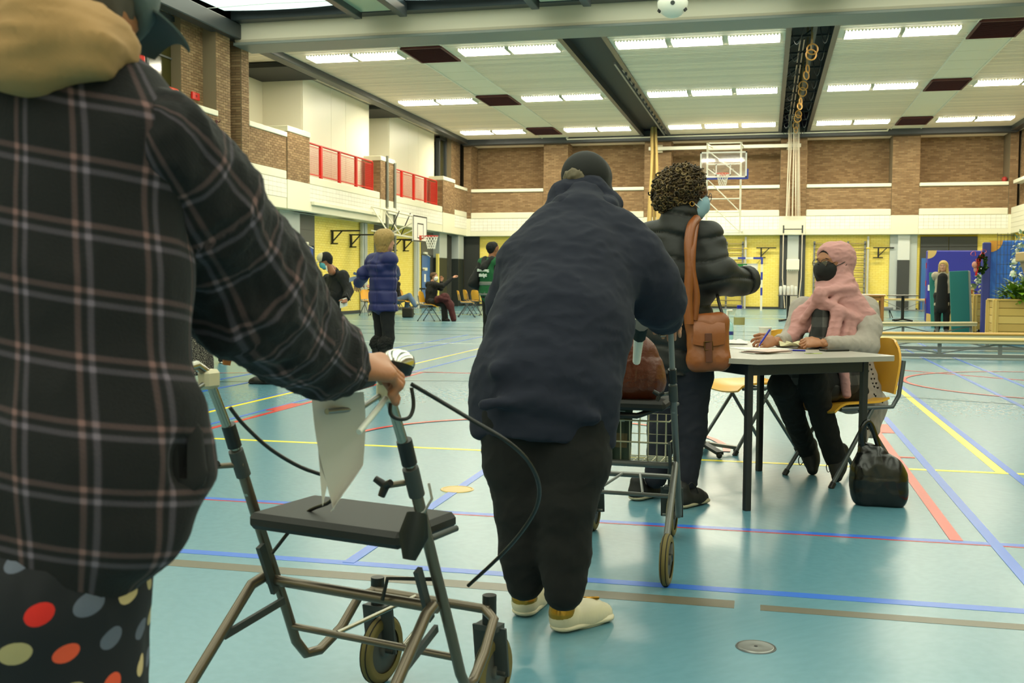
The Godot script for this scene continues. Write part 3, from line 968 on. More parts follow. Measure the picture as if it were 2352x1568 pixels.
func build_wall_back() -> void:
	var w := holder("wall_back")
	var Z := -44.95
	var bricks := []
	var tiles := []
	var yb := []
	part(w, "masonry", mb().span(Vector3(-13.4, 3.0, -46.9), Vector3(9.5, 7.4, -46.13)), M.mortar)
	part(w, "lower_masonry", mb().span(Vector3(-13.4, -0.3, -46.9), Vector3(9.5, 3.1, -45.31)), M.yellow_joint)
	var cols := [[-12.95, -12.62], [-9.385, -8.34], [-5.07, -3.97], [0.46, 1.5], [4.78, 5.81], [9.1, 9.4]]
	for k in 5:
		var a: float = cols[k][1]
		var b: float = cols[k + 1][0]
		part(w, "band_foot", mb().span(Vector3(a, 3.04, -46.2), Vector3(b, 3.26, Z + 0.015), 0.012), M.concrete_white)
		part(w, "band_grout", mb().span(Vector3(a, 3.25, -46.2), Vector3(b, 3.8, Z + 0.006)), M.grout)
		part(w, "band_head", mb().span(Vector3(a + 0.01, 3.79, -46.2), Vector3(b - 0.01, 4.055, Z + 0.03), 0.025), M.concrete_white)
		tiles += courses(on_back(a, 3.26, Z + 0.006), b - a, 0.53, 0.19, 0.132, 0.008, false)
		part(w, "panel_masonry", mb().span(Vector3(a, 4.05, -46.2), Vector3(b, 4.94, Z - 0.06)), M.mortar)
		bricks += courses(on_back(a, 4.055, Z - 0.06), b - a, 0.88)
		part(w, "ledge", mb().span(Vector3(a + 0.01, 4.935, -46.2), Vector3(b - 0.01, 5.075, Z + 0.02), 0.02), M.cream)
		bricks += courses(on_back(a, 5.08, -46.13), b - a, 1.95)
	for c in cols:
		part(w, "column_masonry", mb().span(Vector3(c[0], 3.8, -46.2), Vector3(c[1], 7.1, Z - 0.012)), M.mortar)
		bricks += courses(on_back(c[0], 3.8, Z - 0.012), c[1] - c[0], 3.24)
		bricks += courses(Transform3D(Basis(Vector3(0, 0, -1), Vector3.UP, Vector3(1, 0, 0)), Vector3(c[1] - 0.003, 5.08, Z)), 1.15, 1.95)
		part(w, "column_foot", mb().span(Vector3(c[0], 3.04, -46.2), Vector3(c[1], 3.8, Z + 0.02), 0.01), M.concrete_white)
	var bt := tones("brick", 5)
	var tt := tones("tile", 3)
	var yt := tones("ybrick", 5)
	pieces(w, "brick", unit_box(0.0), bricks, bt[0], bt[1], M.brick_multi)
	pieces(w, "tile", unit_box(0.0), tiles, tt[0], tt[1], M.tile_multi)
	for b in [[-12.3, 0.495], [1.517, 4.787], [5.83, 5.93], [8.07, 9.35]]:
		yb += courses(on_back(b[0], 0.1, -45.31), b[1] - b[0], 2.95, 0.22, 0.074, 0.008)
	pieces(w, "painted_brick", unit_box(0.0), yb, yt[0], yt[1], M.ybrick_multi, 200)
	part(w, "plinth", mb().span(Vector3(-12.3, 0, -45.31), Vector3(5.9, 0.09, -45.27), 0.004), M.dark_grey)
	# painted columns under the band
	part(w, "dark_pilaster", mb().span(Vector3(0.495, 0, -45.3), Vector3(1.517, 3.04, -45.2)), M.dark_grey)
	part(w, "white_pilaster", mb().span(Vector3(0.80, 0, -45.22), Vector3(1.25, 3.04, -45.1), 0.01), M.grey_paint)
	part(w, "grey_pilaster", mb().span(Vector3(4.79, 0, -45.3), Vector3(5.83, 3.04, -45.2), 0.01), M.grey_paint)
	part(w, "pilaster_head", mb().span(Vector3(5.08, 2.02, -45.22), Vector3(5.54, 3.04, -45.1), 0.01), mat("pilaster_white", Color(0.80, 0.82, 0.81), 0.5))
	part(w, "pilaster_pad", mb().span(Vector3(5.08, 0, -45.22), Vector3(5.54, 2.02, -45.09), 0.01), M.dark_grey)
	part(w, "corner_dark", mb().span(Vector3(-13.0, 0, -45.32), Vector3(-12.3, 3.04, -45.2)), mat("opening_black", Color(0.15, 0.165, 0.155), 0.7))
	var dr := holder("door_3")
	part(dr, "door_leaf", mb().span(Vector3(5.95, 0, -45.3), Vector3(7.0, 2.96, -45.22), 0.006), M.dark_grey)
	part(dr, "door_leaf", mb().span(Vector3(7.02, 0, -45.3), Vector3(8.07, 2.96, -45.22), 0.006), M.dark_grey)
	part(dr, "cross_bar", mb().span(Vector3(5.95, 2.55, -45.23), Vector3(8.07, 2.57, -45.21)), M.black_paint)
	part(dr, "lower_leaf", mb().span(Vector3(6.0, 0, -45.23), Vector3(6.9, 2.1, -45.19), 0.006), M.door_blue_pale)
	# thin white pipe under the back beam and the rail that carries ropes and hoop
	var pp := thing("ceiling_pipe", "thin white pipe running below the dark far beam", "pipe", Vector3(-8.25, 7.1, -44.4))
	part(pp, "run", mb(pp.position).tube([Vector3(-8.3, 7.13, -44.43), Vector3(-8.26, 7.06, -44.43), Vector3(4.5, 7.08, -44.43), Vector3(4.56, 7.2, -44.43)], 0.035, 8), M.white_metal)
	var rail := thing("wall_rail", "cream steel rail across the brick columns behind the basketball hoop", "rail", Vector3(-4.7, 6.6, -44.7))
	var ra := zp(1490, 338, -44.7)
	var rb := zp(1840, 329, -44.7)
	part(rail, "beam", mb(rail.position).bar(Vector3(ra.x, 6.62, -44.7), Vector3(rb.x, 6.62, -44.7), 0.10, 0.14, Vector3.UP, 0.01), M.white_metal)
	for px in [1508.0, 1822.0]:
		var p := zp(px, 335, -44.75)
		part(rail, "mounting_plate", mb(rail.position).box(Vector3(p.x, 6.62, -44.8), Vector3(0.5, 0.32, 0.04), 0.006), mat("plate_cream", Color(0.72, 0.69, 0.58), 0.5))
		part(rail, "bracket", mb(rail.position).box(Vector3(p.x, 6.62, -44.88), Vector3(0.12, 0.12, 0.2)), M.white_metal)

# ---------- bodies and clothes: distance fields meshed as surface nets ----------
# a bone: [a, b, radius at a, radius at b, blend, flatten direction, flatten factor, cut end (0 none, 1 flat at b, 2 flat at a, 3 both), sign, colour]
func bone(a: Vector3, b: Vector3, ra: float, rb: float, k := 0.04, fn := Vector3.ZERO, fq := 1.0, cut := 0, col := 0) -> Array:
	return [a, b, ra, rb, k, fn, fq, cut, 1, col]
func dent(a: Vector3, b: Vector3, ra: float, rb: float, k := 0.02) -> Array:
	return [a, b, ra, rb, k, Vector3.ZERO, 1.0, 0, -1, 0]
func chain(pts: Array, radii: Array, k := 0.04, fn := Vector3.ZERO, fq := 1.0, col := 0) -> Array:
	var out := []
	for i in pts.size() - 1:
		out.append(bone(pts[i], pts[i + 1], radii[i], radii[i + 1], k, fn, fq, 0, col))
	return out
func field_mesh(bones: Array, cell: float, at := Vector3.ZERO, disp = null, uvf = null, palette: Array = [], into: MB = null) -> MB:
	var lo := Vector3.ONE * 1e9
	var hi := -lo
	for b in bones:
		if b[8] < 0:
			continue
		var r: float = maxf(b[2], b[3]) + 0.012
		for p in [b[0], b[1]]:
			lo = lo.min(p - Vector3.ONE * r)
			hi = hi.max(p + Vector3.ONE * r)
	lo -= Vector3.ONE * cell * 2
	hi += Vector3.ONE * cell * 2
	var nx := int((hi.x - lo.x) / cell) + 2
	var ny := int((hi.y - lo.y) / cell) + 2
	var nz := int((hi.z - lo.z) / cell) + 2
	var f := PackedFloat32Array()
	f.resize(nx * ny * nz)
	f.fill(9.0)
	var own := PackedByteArray()
	own.resize(nx * ny * nz)
	for b in bones:
		var a: Vector3 = b[0]
		var e: Vector3 = b[1]
		var ra: float = b[2]
		var dr: float = b[3] - b[2]
		var k: float = maxf(b[4], 0.0001)
		var ba := e - a
		var l2: float = maxf(ba.length_squared(), 1e-9)
		var bl := sqrt(l2)
		var fn: Vector3 = b[5]
		var fq: float = 1.0 / b[6] - 1.0
		var cut: int = b[7]
		var sg: int = b[8]
		var col: int = b[9]
		var pad: float = maxf(b[2], b[3]) + k * 0.6 + cell * 2
		var q0 := ((a.min(e) - Vector3.ONE * pad - lo) / cell).floor()
		var q1 := ((a.max(e) + Vector3.ONE * pad - lo) / cell).ceil()
		var x0 := maxi(0, int(q0.x))
		var x1 := mini(nx - 1, int(q1.x))
		for z in range(maxi(0, int(q0.z)), mini(nz - 1, int(q1.z)) + 1):
			for y in range(maxi(0, int(q0.y)), mini(ny - 1, int(q1.y)) + 1):
				var row := (z * ny + y) * nx
				var p := Vector3(lo.x + x0 * cell, lo.y + y * cell, lo.z + z * cell) - a
				for x in range(x0, x1 + 1):
					var t0 := p.dot(ba) / l2
					var t := clampf(t0, 0.0, 1.0)
					var w := p - ba * t
					if fq != 0.0:
						w += fn * (w.dot(fn) * fq)
					var d := w.length() - ra - dr * t
					if cut != 0:
						if cut & 1:
							d = maxf(d, (t0 - 1.0) * bl)
						if cut & 2:
							d = maxf(d, -t0 * bl)
					var i := row + x
					var g := f[i]
					if sg > 0:
						if d < g:
							own[i] = col
						var h := k - absf(g - d)
						f[i] = (g if g < d else d) - (h * h / k * 0.25 if h > 0.0 else 0.0)
					else:
						d = -d
						var h2 := k - absf(g - d)
						f[i] = (g if g > d else d) + (h2 * h2 / k * 0.25 if h2 > 0.0 else 0.0)
					p.x += cell
	# one vertex in each crossed cell
	var ids := PackedInt32Array()
	ids.resize(nx * ny * nz)
	ids.fill(-1)
	var vs := PackedVector3Array()
	var cl := PackedByteArray()
	var cells := PackedInt32Array()
	var sy := nx
	var sz := nx * ny
	var off := [0, 1, sy, sy + 1, sz, sz + 1, sz + sy, sz + sy + 1]
	var edges := [0, 1, 2, 3, 4, 5, 6, 7, 0, 2, 1, 3, 4, 6, 5, 7, 0, 4, 1, 5, 2, 6, 3, 7]
	var corner := [Vector3(0, 0, 0), Vector3(1, 0, 0), Vector3(0, 1, 0), Vector3(1, 1, 0), Vector3(0, 0, 1), Vector3(1, 0, 1), Vector3(0, 1, 1), Vector3(1, 1, 1)]
	var near := cell * 2.5
	for z in nz - 1:
		for y in ny - 1:
			var i := (z * ny + y) * nx
			for x in nx - 1:
				var f0 := f[i]
				if f0 < near and f0 > -near:
					var inside := f0 < 0.0
					if (f[i + 1] < 0.0) != inside or (f[i + sy] < 0.0) != inside or (f[i + sz] < 0.0) != inside or (f[i + sy + 1] < 0.0) != inside or (f[i + sz + 1] < 0.0) != inside or (f[i + sz + sy] < 0.0) != inside or (f[i + sz + sy + 1] < 0.0) != inside:
						var s := Vector3.ZERO
						var cnt := 0
						for q in range(0, 24, 2):
							var c0: int = edges[q]
							var c1: int = edges[q + 1]
							var a0 := f[i + off[c0]]
							var a1 := f[i + off[c1]]
							if (a0 < 0.0) != (a1 < 0.0):
								var v0: Vector3 = corner[c0]
								s += v0.lerp(corner[c1], a0 / (a0 - a1))
								cnt += 1
						ids[i] = vs.size()
						vs.append(lo + (Vector3(x, y, z) + s / cnt) * cell)
						cl.append(own[i])
						cells.append(i)
				i += 1
	var quads := PackedInt32Array()
	for n in cells.size():
		var i := cells[n]
		var neg := f[i] < 0.0
		if (f[i + 1] < 0.0) != neg:
			quad(quads, ids[i], ids[i - sy], ids[i - sy - sz], ids[i - sz], neg)
		if (f[i + sy] < 0.0) != neg:
			quad(quads, ids[i], ids[i - sz], ids[i - sz - 1], ids[i - 1], neg)
		if (f[i + sz] < 0.0) != neg:
			quad(quads, ids[i], ids[i - 1], ids[i - 1 - sy], ids[i - sy], neg)
	var out := into if into != null else MB.new()
	var nn := PackedVector3Array()
	nn.resize(vs.size())
	for pass_n in 2:
		nn.fill(Vector3.ZERO)
		for q in range(0, quads.size(), 3):
			var a := quads[q]
			var b := quads[q + 1]
			var c := quads[q + 2]
			var m := (vs[c] - vs[a]).cross(vs[b] - vs[a])
			nn[a] += m
			nn[b] += m
			nn[c] += m
		if pass_n == 0:
			if disp == null:
				break
			for n in vs.size():
				var m := nn[n].normalized()
				vs[n] += m * disp.call(vs[n], m)
	var base := out.v.size()
	var has_uv := uvf != null
	for n in vs.size():
		out.v.append(vs[n] - at)
		out.n.append(nn[n].normalized())
		out.uv.append(uvf.call(vs[n]) if has_uv else Vector2.ZERO)
		out.c.append(palette[cl[n]] if palette.size() > cl[n] else Color.WHITE)
	for q in quads:
		out.ix.append(base + q)
	return out
func quad(q: PackedInt32Array, a: int, b: int, c: int, d: int, neg: bool) -> void:
	if a < 0 or b < 0 or c < 0 or d < 0:
		return
	if neg:
		q.append_array([a, c, b, a, d, c])
	else:
		q.append_array([a, b, c, a, c, d])

func net_shape(m: MB, r0: float, r1: float, h: float, cnt: int) -> void:
	# a basketball net: two sets of crossing cords from the rim down
	for s in [-1.0, 1.0]:
		for k in cnt:
			var pts := []
			for j in 7:
				var t := j / 6.0
				var a: float = TAU * k / cnt + s * t * 1.3
				var r := lerpf(r0, r1, pow(t, 0.8))
				pts.append(Vector3(cos(a) * r, -h * t, sin(a) * r))
			m.tube(pts, 0.007, 5, false)
func ring_pts(r: float, n := 24) -> Array:
	var out := []
	for k in n + 1:
		out.append(Vector3(cos(TAU * k / n) * r, 0, sin(TAU * k / n) * r))
	return out

func build_gym() -> void:
	var white: Material = M.white_metal
	var orange := mat("rim_orange", Color(0.88, 0.25, 0.07), 0.4)
	var netm := mat("net_white", Color(0.92, 0.92, 0.88), 0.8)
	# --- hoop on the side wall ---
	var h := thing("basketball_hoop", "white wooden practice backboard with red rim on white wall arms", "basketball hoop", Vector3(-12.75, 3.1, -34.9))
	var o := h.position
	var bx := -11.2
	part(h, "backboard", mb(o).span(Vector3(bx - 0.03, 2.39, -34.42), Vector3(bx, 3.24, -33.0), 0.006), mat("board_white", Color(0.90, 0.89, 0.86), 0.35))
	var bl := mb(o)
	for e in [[2.39, 3.24, -33.0, -34.42, 0.04], [2.50, 3.0, -33.42, -34.05, 0.035]]:
		var w: float = e[4]
		bl.span(Vector3(bx, e[0], e[3]), Vector3(bx + 0.004, e[0] + w, e[2]))
		bl.span(Vector3(bx, e[1] - w, e[3]), Vector3(bx + 0.004, e[1], e[2]))
		bl.span(Vector3(bx, e[0], e[3]), Vector3(bx + 0.004, e[1], e[3] + w))
		bl.span(Vector3(bx, e[0], e[2] - w), Vector3(bx + 0.004, e[1], e[2]))
	part(h, "board_marking", bl, M.black_paint, "black border lines")
	var rc := Vector3(bx + 0.38, 2.58, -33.72)
	var rm := mb(o)
	rm.t = Transform3D(Basis.IDENTITY, rc - o)
	part(h, "rim", rm.tube(ring_pts(0.225), 0.012, 8, false), M.red_paint)
	var rb := mb(o)
	rb.span(Vector3(bx, 2.44, -33.80), Vector3(bx + 0.02, 2.6, -33.62), 0.004)
	rb.bar(Vector3(bx + 0.01, 2.585, -33.72), rc + Vector3(-0.225, 0, 0), 0.09, 0.02)
	rb.bar(Vector3(bx + 0.01, 2.47, -33.78), rc + Vector3(-0.1, -0.01, -0.2), 0.012, 0.012)
	rb.bar(Vector3(bx + 0.01, 2.47, -33.66), rc + Vector3(-0.1, -0.01, 0.2), 0.012, 0.012)
	part(h, "rim_bracket", rb, M.red_paint)
	var nm := mb(o)
	nm.t = Transform3D(Basis.IDENTITY, rc - o)
	net_shape(nm, 0.225, 0.12, 0.42, 12)
	part(h, "net", nm, netm)
	for s in [-33.15, -34.27]:
		part(h, "arm", mb(o).tube([Vector3(-12.78, 3.55, s - 0.2), Vector3(bx - 0.05, 3.2, s)], 0.028, 8), white)
		part(h, "arm", mb(o).tube([Vector3(-12.78, 2.75, s - 0.2), Vector3(bx - 0.05, 2.5, s)], 0.028, 8), white)
		part(h, "brace", mb(o).tube([Vector3(-12.78, 3.55, s - 0.2), Vector3(-12.1, 2.62, s - 0.1)], 0.025, 8), white)
		part(h, "brace", mb(o).tube([Vector3(-12.1, 2.62, s - 0.1), Vector3(bx - 0.05, 3.0, s)], 0.02, 8), white)
		part(h, "gas_strut", mb(o).tube([Vector3(-12.1, 2.65, s - 0.1), Vector3(-11.75, 3.38, s - 0.05)], 0.018, 8), M.black_paint)
		part(h, "board_post", mb(o).bar(Vector3(bx - 0.06, 2.4, s), Vector3(bx - 0.06, 3.24, s), 0.05, 0.05), white)
	part(h, "wall_pole", mb(o).tube([Vector3(-12.72, 1.9, -34.72), Vector3(-12.72, 5.36, -34.72)], 0.05, 8), mat("pole_grey", Color(0.45, 0.46, 0.42), 0.5))
	part(h, "wall_pole", mb(o).tube([Vector3(-12.72, 1.9, -35.5), Vector3(-12.72, 5.2, -35.5)], 0.05, 8), mat("pole_grey", Color(0.45, 0.46, 0.42), 0.5))
	part(h, "cross_plate", mb(o).span(Vector3(-12.76, 3.4, -35.55), Vector3(-12.68, 3.62, -34.68), 0.006), white)
	part(h, "cross_plate", mb(o).span(Vector3(-12.76, 2.6, -35.55), Vector3(-12.68, 2.85, -34.68), 0.006), M.door_grey)
	# --- raised glass hoop before the far wall ---
	var g := thing("basketball_hoop", "raised glass backboard with orange rim on a white lattice frame", "basketball hoop", Vector3(-1.65, 2.9, -41.2))
	o = g.position
	var gz := -40.6
	part(g, "backboard", mb(o).span(Vector3(-2.50, 4.98, gz - 0.012), Vector3(-0.79, 5.95, gz)), glass("board_glass", Color(0.9, 0.95, 0.95), 0.05))
	var fr := mb(o)
	for e in [[-2.50, -0.79, 4.98, 5.95, 0.055], [-1.93, -1.37, 5.06, 5.5, 0.045]]:
		var w: float = e[4]
		fr.span(Vector3(e[0], e[2], gz), Vector3(e[1], e[2] + w, gz + 0.01))
		fr.span(Vector3(e[0], e[3] - w, gz), Vector3(e[1], e[3], gz + 0.01))
		fr.span(Vector3(e[0], e[2], gz), Vector3(e[0] + w, e[3], gz + 0.01))
		fr.span(Vector3(e[1] - w, e[2], gz), Vector3(e[1], e[3], gz + 0.01))
	part(g, "board_marking", fr, mat("marking_white", Color(0.95, 0.95, 0.93), 0.5))
	var pad := mb(o)
	pad.span(Vector3(-2.53, 4.92, gz - 0.04), Vector3(-0.76, 4.99, gz + 0.03), 0.01)
	for s in [-2.535, -0.755]:
		pad.span(Vector3(s - 0.03, 4.92, gz - 0.04), Vector3(s + 0.03, 5.3, gz + 0.03), 0.01)
	part(g, "edge_padding", pad, mat("pad_blue", Color(0.13, 0.22, 0.62), 0.5), "blue edge padding")
	var gc := Vector3(-1.65, 5.10, gz + 0.38)
	var gm := mb(o)
	gm.t = Transform3D(Basis.IDENTITY, gc - o)
	part(g, "rim", gm.tube(ring_pts(0.225), 0.014, 8, false), orange)
	part(g, "rim_bracket", mb(o).span(Vector3(-1.76, 5.06, gz), Vector3(-1.54, 5.12, gz + 0.16), 0.006), orange)
	gm = mb(o)
	gm.t = Transform3D(Basis.IDENTITY, gc - o)
	net_shape(gm, 0.225, 0.13, 0.42, 12)
	part(g, "net", gm, netm)
	var fz := -41.2
	for x in [-2.27, -1.02]:
		part(g, "lattice_post", mb(o).tube([Vector3(x, 2.95, fz), Vector3(x, 6.36, fz)], 0.035, 8), white)
		part(g, "top_arm", mb(o).tube([Vector3(x, 6.3, fz), Vector3(x, 6.6, -44.65)], 0.03, 8), white)
		part(g, "low_arm", mb(o).tube([Vector3(x, 3.0, fz), Vector3(x, 3.2, -44.92)], 0.03, 8), white)
	for y in [2.98, 3.75, 4.25, 5.08, 5.55, 6.1, 6.34]:
		part(g, "rung", mb(o).tube([Vector3(-2.27, y, fz), Vector3(-1.02, y, fz)], 0.022, 8), white)
	for e in [[-2.27, 6.08, -1.02, 5.08], [-2.27, 5.0, -1.02, 3.75], [-2.27, 4.2, -1.02, 3.0], [-2.27, 5.4, -1.6, 4.9]]:
		part(g, "diagonal", mb(o).tube([Vector3(e[0], e[1], fz), Vector3(e[2], e[3], fz)], 0.02, 8), white)
	for x in [-2.0, -1.3]:
		part(g, "board_arm", mb(o).tube([Vector3(x, 5.3, gz), Vector3(x, 5.3, fz)], 0.025, 8), white)
	# --- climbing ropes at the dark channel ---
	var ropem := mat("rope_beige", Color(0.72, 0.62, 0.38), 0.9)
	var k := 0
	for e in [[1497, 1494], [1500, 1503], [1502, 1487], [1504, 1516], [1506, 1511], [1499, 1491]]:
		var top := zp(e[0], 286, -44.1 + 0.05 * k)
		var bot := zp(e[1], 545, -44.1 + 0.05 * k)
		var r := thing("climbing_rope", "beige climbing rope gathered against the brick column beside the curly-haired woman", "rope", bot, 0.0, "climbing ropes gathered at the column")
		var mid := top.lerp(bot, 0.25) + Vector3(0.02, 0, 0)
		part(r, "rope", mb(bot).tube([top, top.lerp(bot, 0.1), mid, top.lerp(bot, 0.6), bot], [0.05, 0.055, 0.05, 0.055, 0.06], 8), ropem)
		part(r, "end_cap", mb(bot).tube([bot, bot + Vector3(0, -0.12, 0)], [0.062, 0.05], 8), M.plastic_black)
		k += 1
	var rr := thing("rope_rail", "grey steel rope rail hung inside the dark ceiling channel", "rail", Vector3(-4.15, 7.3, -38.0))
	part(rr, "rail", mb(rr.position).bar(Vector3(-4.18, 7.12, -29.5), Vector3(-4.18, 7.12, -44.2), 0.05, 0.07), M.steel_painted)
	part(rr, "rail", mb(rr.position).bar(Vector3(-4.10, 7.15, -30.5), Vector3(-4.10, 7.15, -44.2), 0.03, 0.05), M.steel_painted)
	for s in 14:
		part(rr, "trolley", mb(rr.position).box(Vector3(-4.06, 7.1, -31.0 - 0.9 * s), Vector3(0.06, 0.1, 0.12), 0.01), M.dark_grey)
	# --- white cords at the other channel ---
	var cord := mat("cord_white", Color(0.88, 0.83, 0.74), 0.8)
	var hc := thing("cord_hoist", "bundle of pale hoist cords running down the brick column beside the glass hoop", "hoist", zp(1822, 496, -44.8))
	k = 0
	for e in [[1812, 1806], [1815, 1812], [1818, 1808], [1823, 1820], [1826, 1828], [1829, 1828], [1833, 1833], [1836, 1837]]:
		part(hc, "cord", mb(hc.position).tube([zp(e[0], 262, -44.0), zp(e[0], 338, -44.6), zp(e[1], 496, -44.8)], 0.014 if k % 3 else 0.022, 6), cord)
		k += 1
	# --- gymnastic rings under the channel ---
	var ringm := mat("ring_wood", Color(0.74, 0.56, 0.27), 0.45)
	var beam := thing("ring_rail", "dark steel rail with cables inside the ceiling channel of the rings", "rail", Vector3(1.0, 7.3, -35))
	part(beam, "rail", mb(beam.position).bar(Vector3(1.02, 7.25, -26.3), Vector3(1.02, 7.25, -44.3), 0.10, 0.14), M.dark_grey)
	for e in [0.72, 0.82]:
		for z in 9:
			part(beam, "cable_guide", mb(beam.position).bar(Vector3(e, 7.3, -28.4 - 1.6 * z), Vector3(e, 7.3, -29.7 - 1.6 * z), 0.03, 0.04), M.steel)
	for z in 9:
		part(beam, "truss", mb(beam.position).bar(Vector3(0.42, 7.45, -26.6 - 2.1 * z), Vector3(1.52, 7.45, -26.6 - 2.1 * z), 0.04, 0.05), M.dark_grey)
		part(beam, "truss", mb(beam.position).bar(Vector3(0.42, 7.35, -27.6 - 2.1 * z), Vector3(1.02, 7.6, -26.6 - 2.1 * z), 0.03, 0.04), M.dark_grey)
		for sd in [[0.62, 0.3], [1.28, 0.22]]:
			var lp := []
			for j in 9:
				var t := j / 8.0
				lp.append(Vector3(sd[0] + (t - 0.5) * sd[1], 7.38 - 0.42 * (1.0 - pow(2 * t - 1, 2)), -27.4 - 2.1 * z + (t - 0.5) * 0.2))
			part(beam, "cable_loop", mb(beam.position).tube(lp, 0.012, 5, false), M.grey_metal)
	k = 0
	for e in [[1866, 113, 0.125], [1863, 126, 0.125], [1855, 158, 0.10], [1852, 173, 0.11], [1845, 197, 0.125], [1843, 211, 0.125], [1839, 233, 0.11], [1837, 244, 0.10], [1834, 262, 0.12], [1832, 272, 0.12], [1828, 288, 0.12], [1828, 298, 0.11]]:
		var c := fl(e[0], e[1], 6.78 if k % 2 == 0 else 6.66)
		var r := thing("gymnastic_ring", "wooden gymnastic ring hanging from the ceiling channel", "gymnastic ring", c, [0.1, 0.3, 1.1, 0.9, 0.2, 0.4, 1.2, 0.8, 0.6, 0.3, 0.5, 1.0][k], "gymnastic rings under the channel")
		var rg := MB.new()
		rg.t = Transform3D(Basis(Vector3.RIGHT, PI / 2), Vector3.ZERO)
		part(r, "ring", rg.tube(ring_pts(e[2], 22), 0.017, 8, false), ringm)
		part(r, "strap", MB.new().tube([Vector3(0, e[2], 0), Vector3(0, 7.96 - c.y, 0)], 0.014, 6), mat("strap_tan", Color(0.55, 0.47, 0.30), 0.8))
		k += 1
	# --- wall bars ---
	for wb in [[1.87, 3.84], [-2.95, -0.98]]:
		var label := "grey steel wall bars on the yellow wall behind the woman in the pink headscarf" if wb[0] > 0 else "grey steel wall bars on the yellow wall behind the handball goal"
		var t := thing("wall_bars", label, "wall bars", Vector3((wb[0] + wb[1]) / 2, 0, -45.15))
		for q in 4:
			var x := lerpf(wb[0], wb[1], q / 3.0)
			part(t, "upright", mb(t.position).bar(Vector3(x, 0, -45.17), Vector3(x, 2.78, -45.17), 0.05, 0.08), M.steel_painted)
			part(t, "knob", mb(t.position).box(Vector3(x, 2.68, -45.10), Vector3(0.06, 0.06, 0.06), 0.01), M.dark_grey)
		for y in 14:
			part(t, "rung", mb(t.position).tube([Vector3(wb[0], 0.15 + 0.195 * y, -45.12), Vector3(wb[1], 0.15 + 0.195 * y, -45.12)], 0.019, 8), mat("rung_wood", Color(0.55, 0.48, 0.30), 0.5))
	for x in [3.95, -0.87]:
		var label := "perforated white steel pole beside the wall bars near the wooden table" if x > 0 else "perforated white steel pole beside the wall bars behind the goal"
		var t := thing("wall_pole", label, "pole", Vector3(x, 0, -45.15))
		part(t, "pole", mb(t.position).bar(Vector3(x, 0, -45.14), Vector3(x, 2.98, -45.14), 0.10, 0.08, Vector3.UP, 0.008), mat("pole_white", Color(0.72, 0.72, 0.68), 0.4))
		for y in 26:
			part(t, "hole", mb(t.position).box(Vector3(x - 0.02, 0.2 + 0.105 * y, -45.098), Vector3(0.025, 0.04, 0.004)), M.dark_grey)
		part(t, "collar", mb(t.position).box(Vector3(x, 2.5, -45.12), Vector3(0.14, 0.06, 0.1), 0.01), mat("collar_yellow", Color(0.9, 0.78, 0.3), 0.5))
	# --- black swing-out brackets ---
	var br := [[-13.36, 2.66, -31.45, 0, "left of the man in the two-tone cap"], [-13.36, 2.60, -33.0, 0, ""], [-13.36, 2.60, -37.0, 0, ""], [-13.36, 2.62, -38.3, 0, ""], [-0.26, 2.52, -45.2, 1, ""], [4.33, 2.52, -45.2, 1, ""]]
	var bl_names := ["black steel wall bracket on the yellow wall nearest the blue door with letters", "black steel wall bracket between the two-tone cap and the blonde hair", "black steel wall bracket on the yellow wall half behind the blue quilted coat", "black steel wall bracket below the white practice backboard", "black steel wall bracket above the corner of the handball goal", "black steel wall bracket between the wall bars pole and the grey pilaster"]
	k = 0
	for b in br:
		var t := thing("wall_bracket", bl_names[k], "wall bracket", Vector3(b[0], b[1], b[2]))
		var s := MB.new()
		if b[3] == 1:
			s.t = Transform3D(Basis.IDENTITY, Vector3.ZERO)
		else:
			s.t = Transform3D(Basis.IDENTITY, Vector3(0.03, 0, 0))
		var z := 0.04
		part(t, "post", MB.new().bar(Vector3(0.02, -0.4, z), Vector3(0.02, 0, z), 0.06, 0.06), M.black_paint)
		part(t, "arm", MB.new().bar(Vector3(-0.18 if b[3] == 1 else -0.05, 0, z), Vector3(0.62 if b[3] == 1 else 0.95, 0, z), 0.05, 0.045), M.black_paint)
		part(t, "brace", MB.new().bar(Vector3(0.02, -0.34, z), Vector3(0.34, -0.01, z), 0.04, 0.035), M.black_paint)
		part(t, "foot", MB.new().bar(Vector3(-0.18 if b[3] == 1 else -0.05, -0.4, z), Vector3(0.2, -0.4, z), 0.05, 0.04), M.black_paint)
		k += 1
	# grey service posts on the yellow side wall
	for z in [-34.0, -39.6]:
		var label := "grey cable duct with bracket on the yellow wall behind the blue coat" if z == -34.0 else "grey cable duct on the yellow wall beside the pale blue door"
		var t := thing("cable_duct", label, "duct", Vector3(-13.36, 0, z))
		part(t, "duct", MB.new().span(Vector3(0, 0, -0.25), Vector3(0.1, 3.04, 0.0), 0.01), M.grey_paint)
		part(t, "duct", MB.new().span(Vector3(0, 0, 0.1), Vector3(0.1, 3.04, 0.2), 0.01), M.grey_paint)
		part(t, "hinge", MB.new().span(Vector3(0.1, 0.75, -0.25), Vector3(0.35, 0.81, -0.2), 0.01), M.black_paint)
		part(t, "hinge", MB.new().span(Vector3(0.1, 0.35, -0.2), Vector3(0.2, 0.4, -0.15), 0.01), M.black_paint)
	var yp := thing("yellow_pole", "yellow painted corner strip beside the pale blue door", "pole", Vector3(-13.2, 0, -41.8))
	part(yp, "strip", MB.new().span(Vector3(0, 0, -0.05), Vector3(0.12, 2.2, 0.05), 0.01), M.ybrick1)
	# --- hoist box on the white pilaster with net cords ---
	var hb := thing("hoist_box", "white hoist box with hanging cords on the pilaster between the yellow walls", "hoist box", Vector3(1.0, 1.9, -45.0))
	o = hb.position
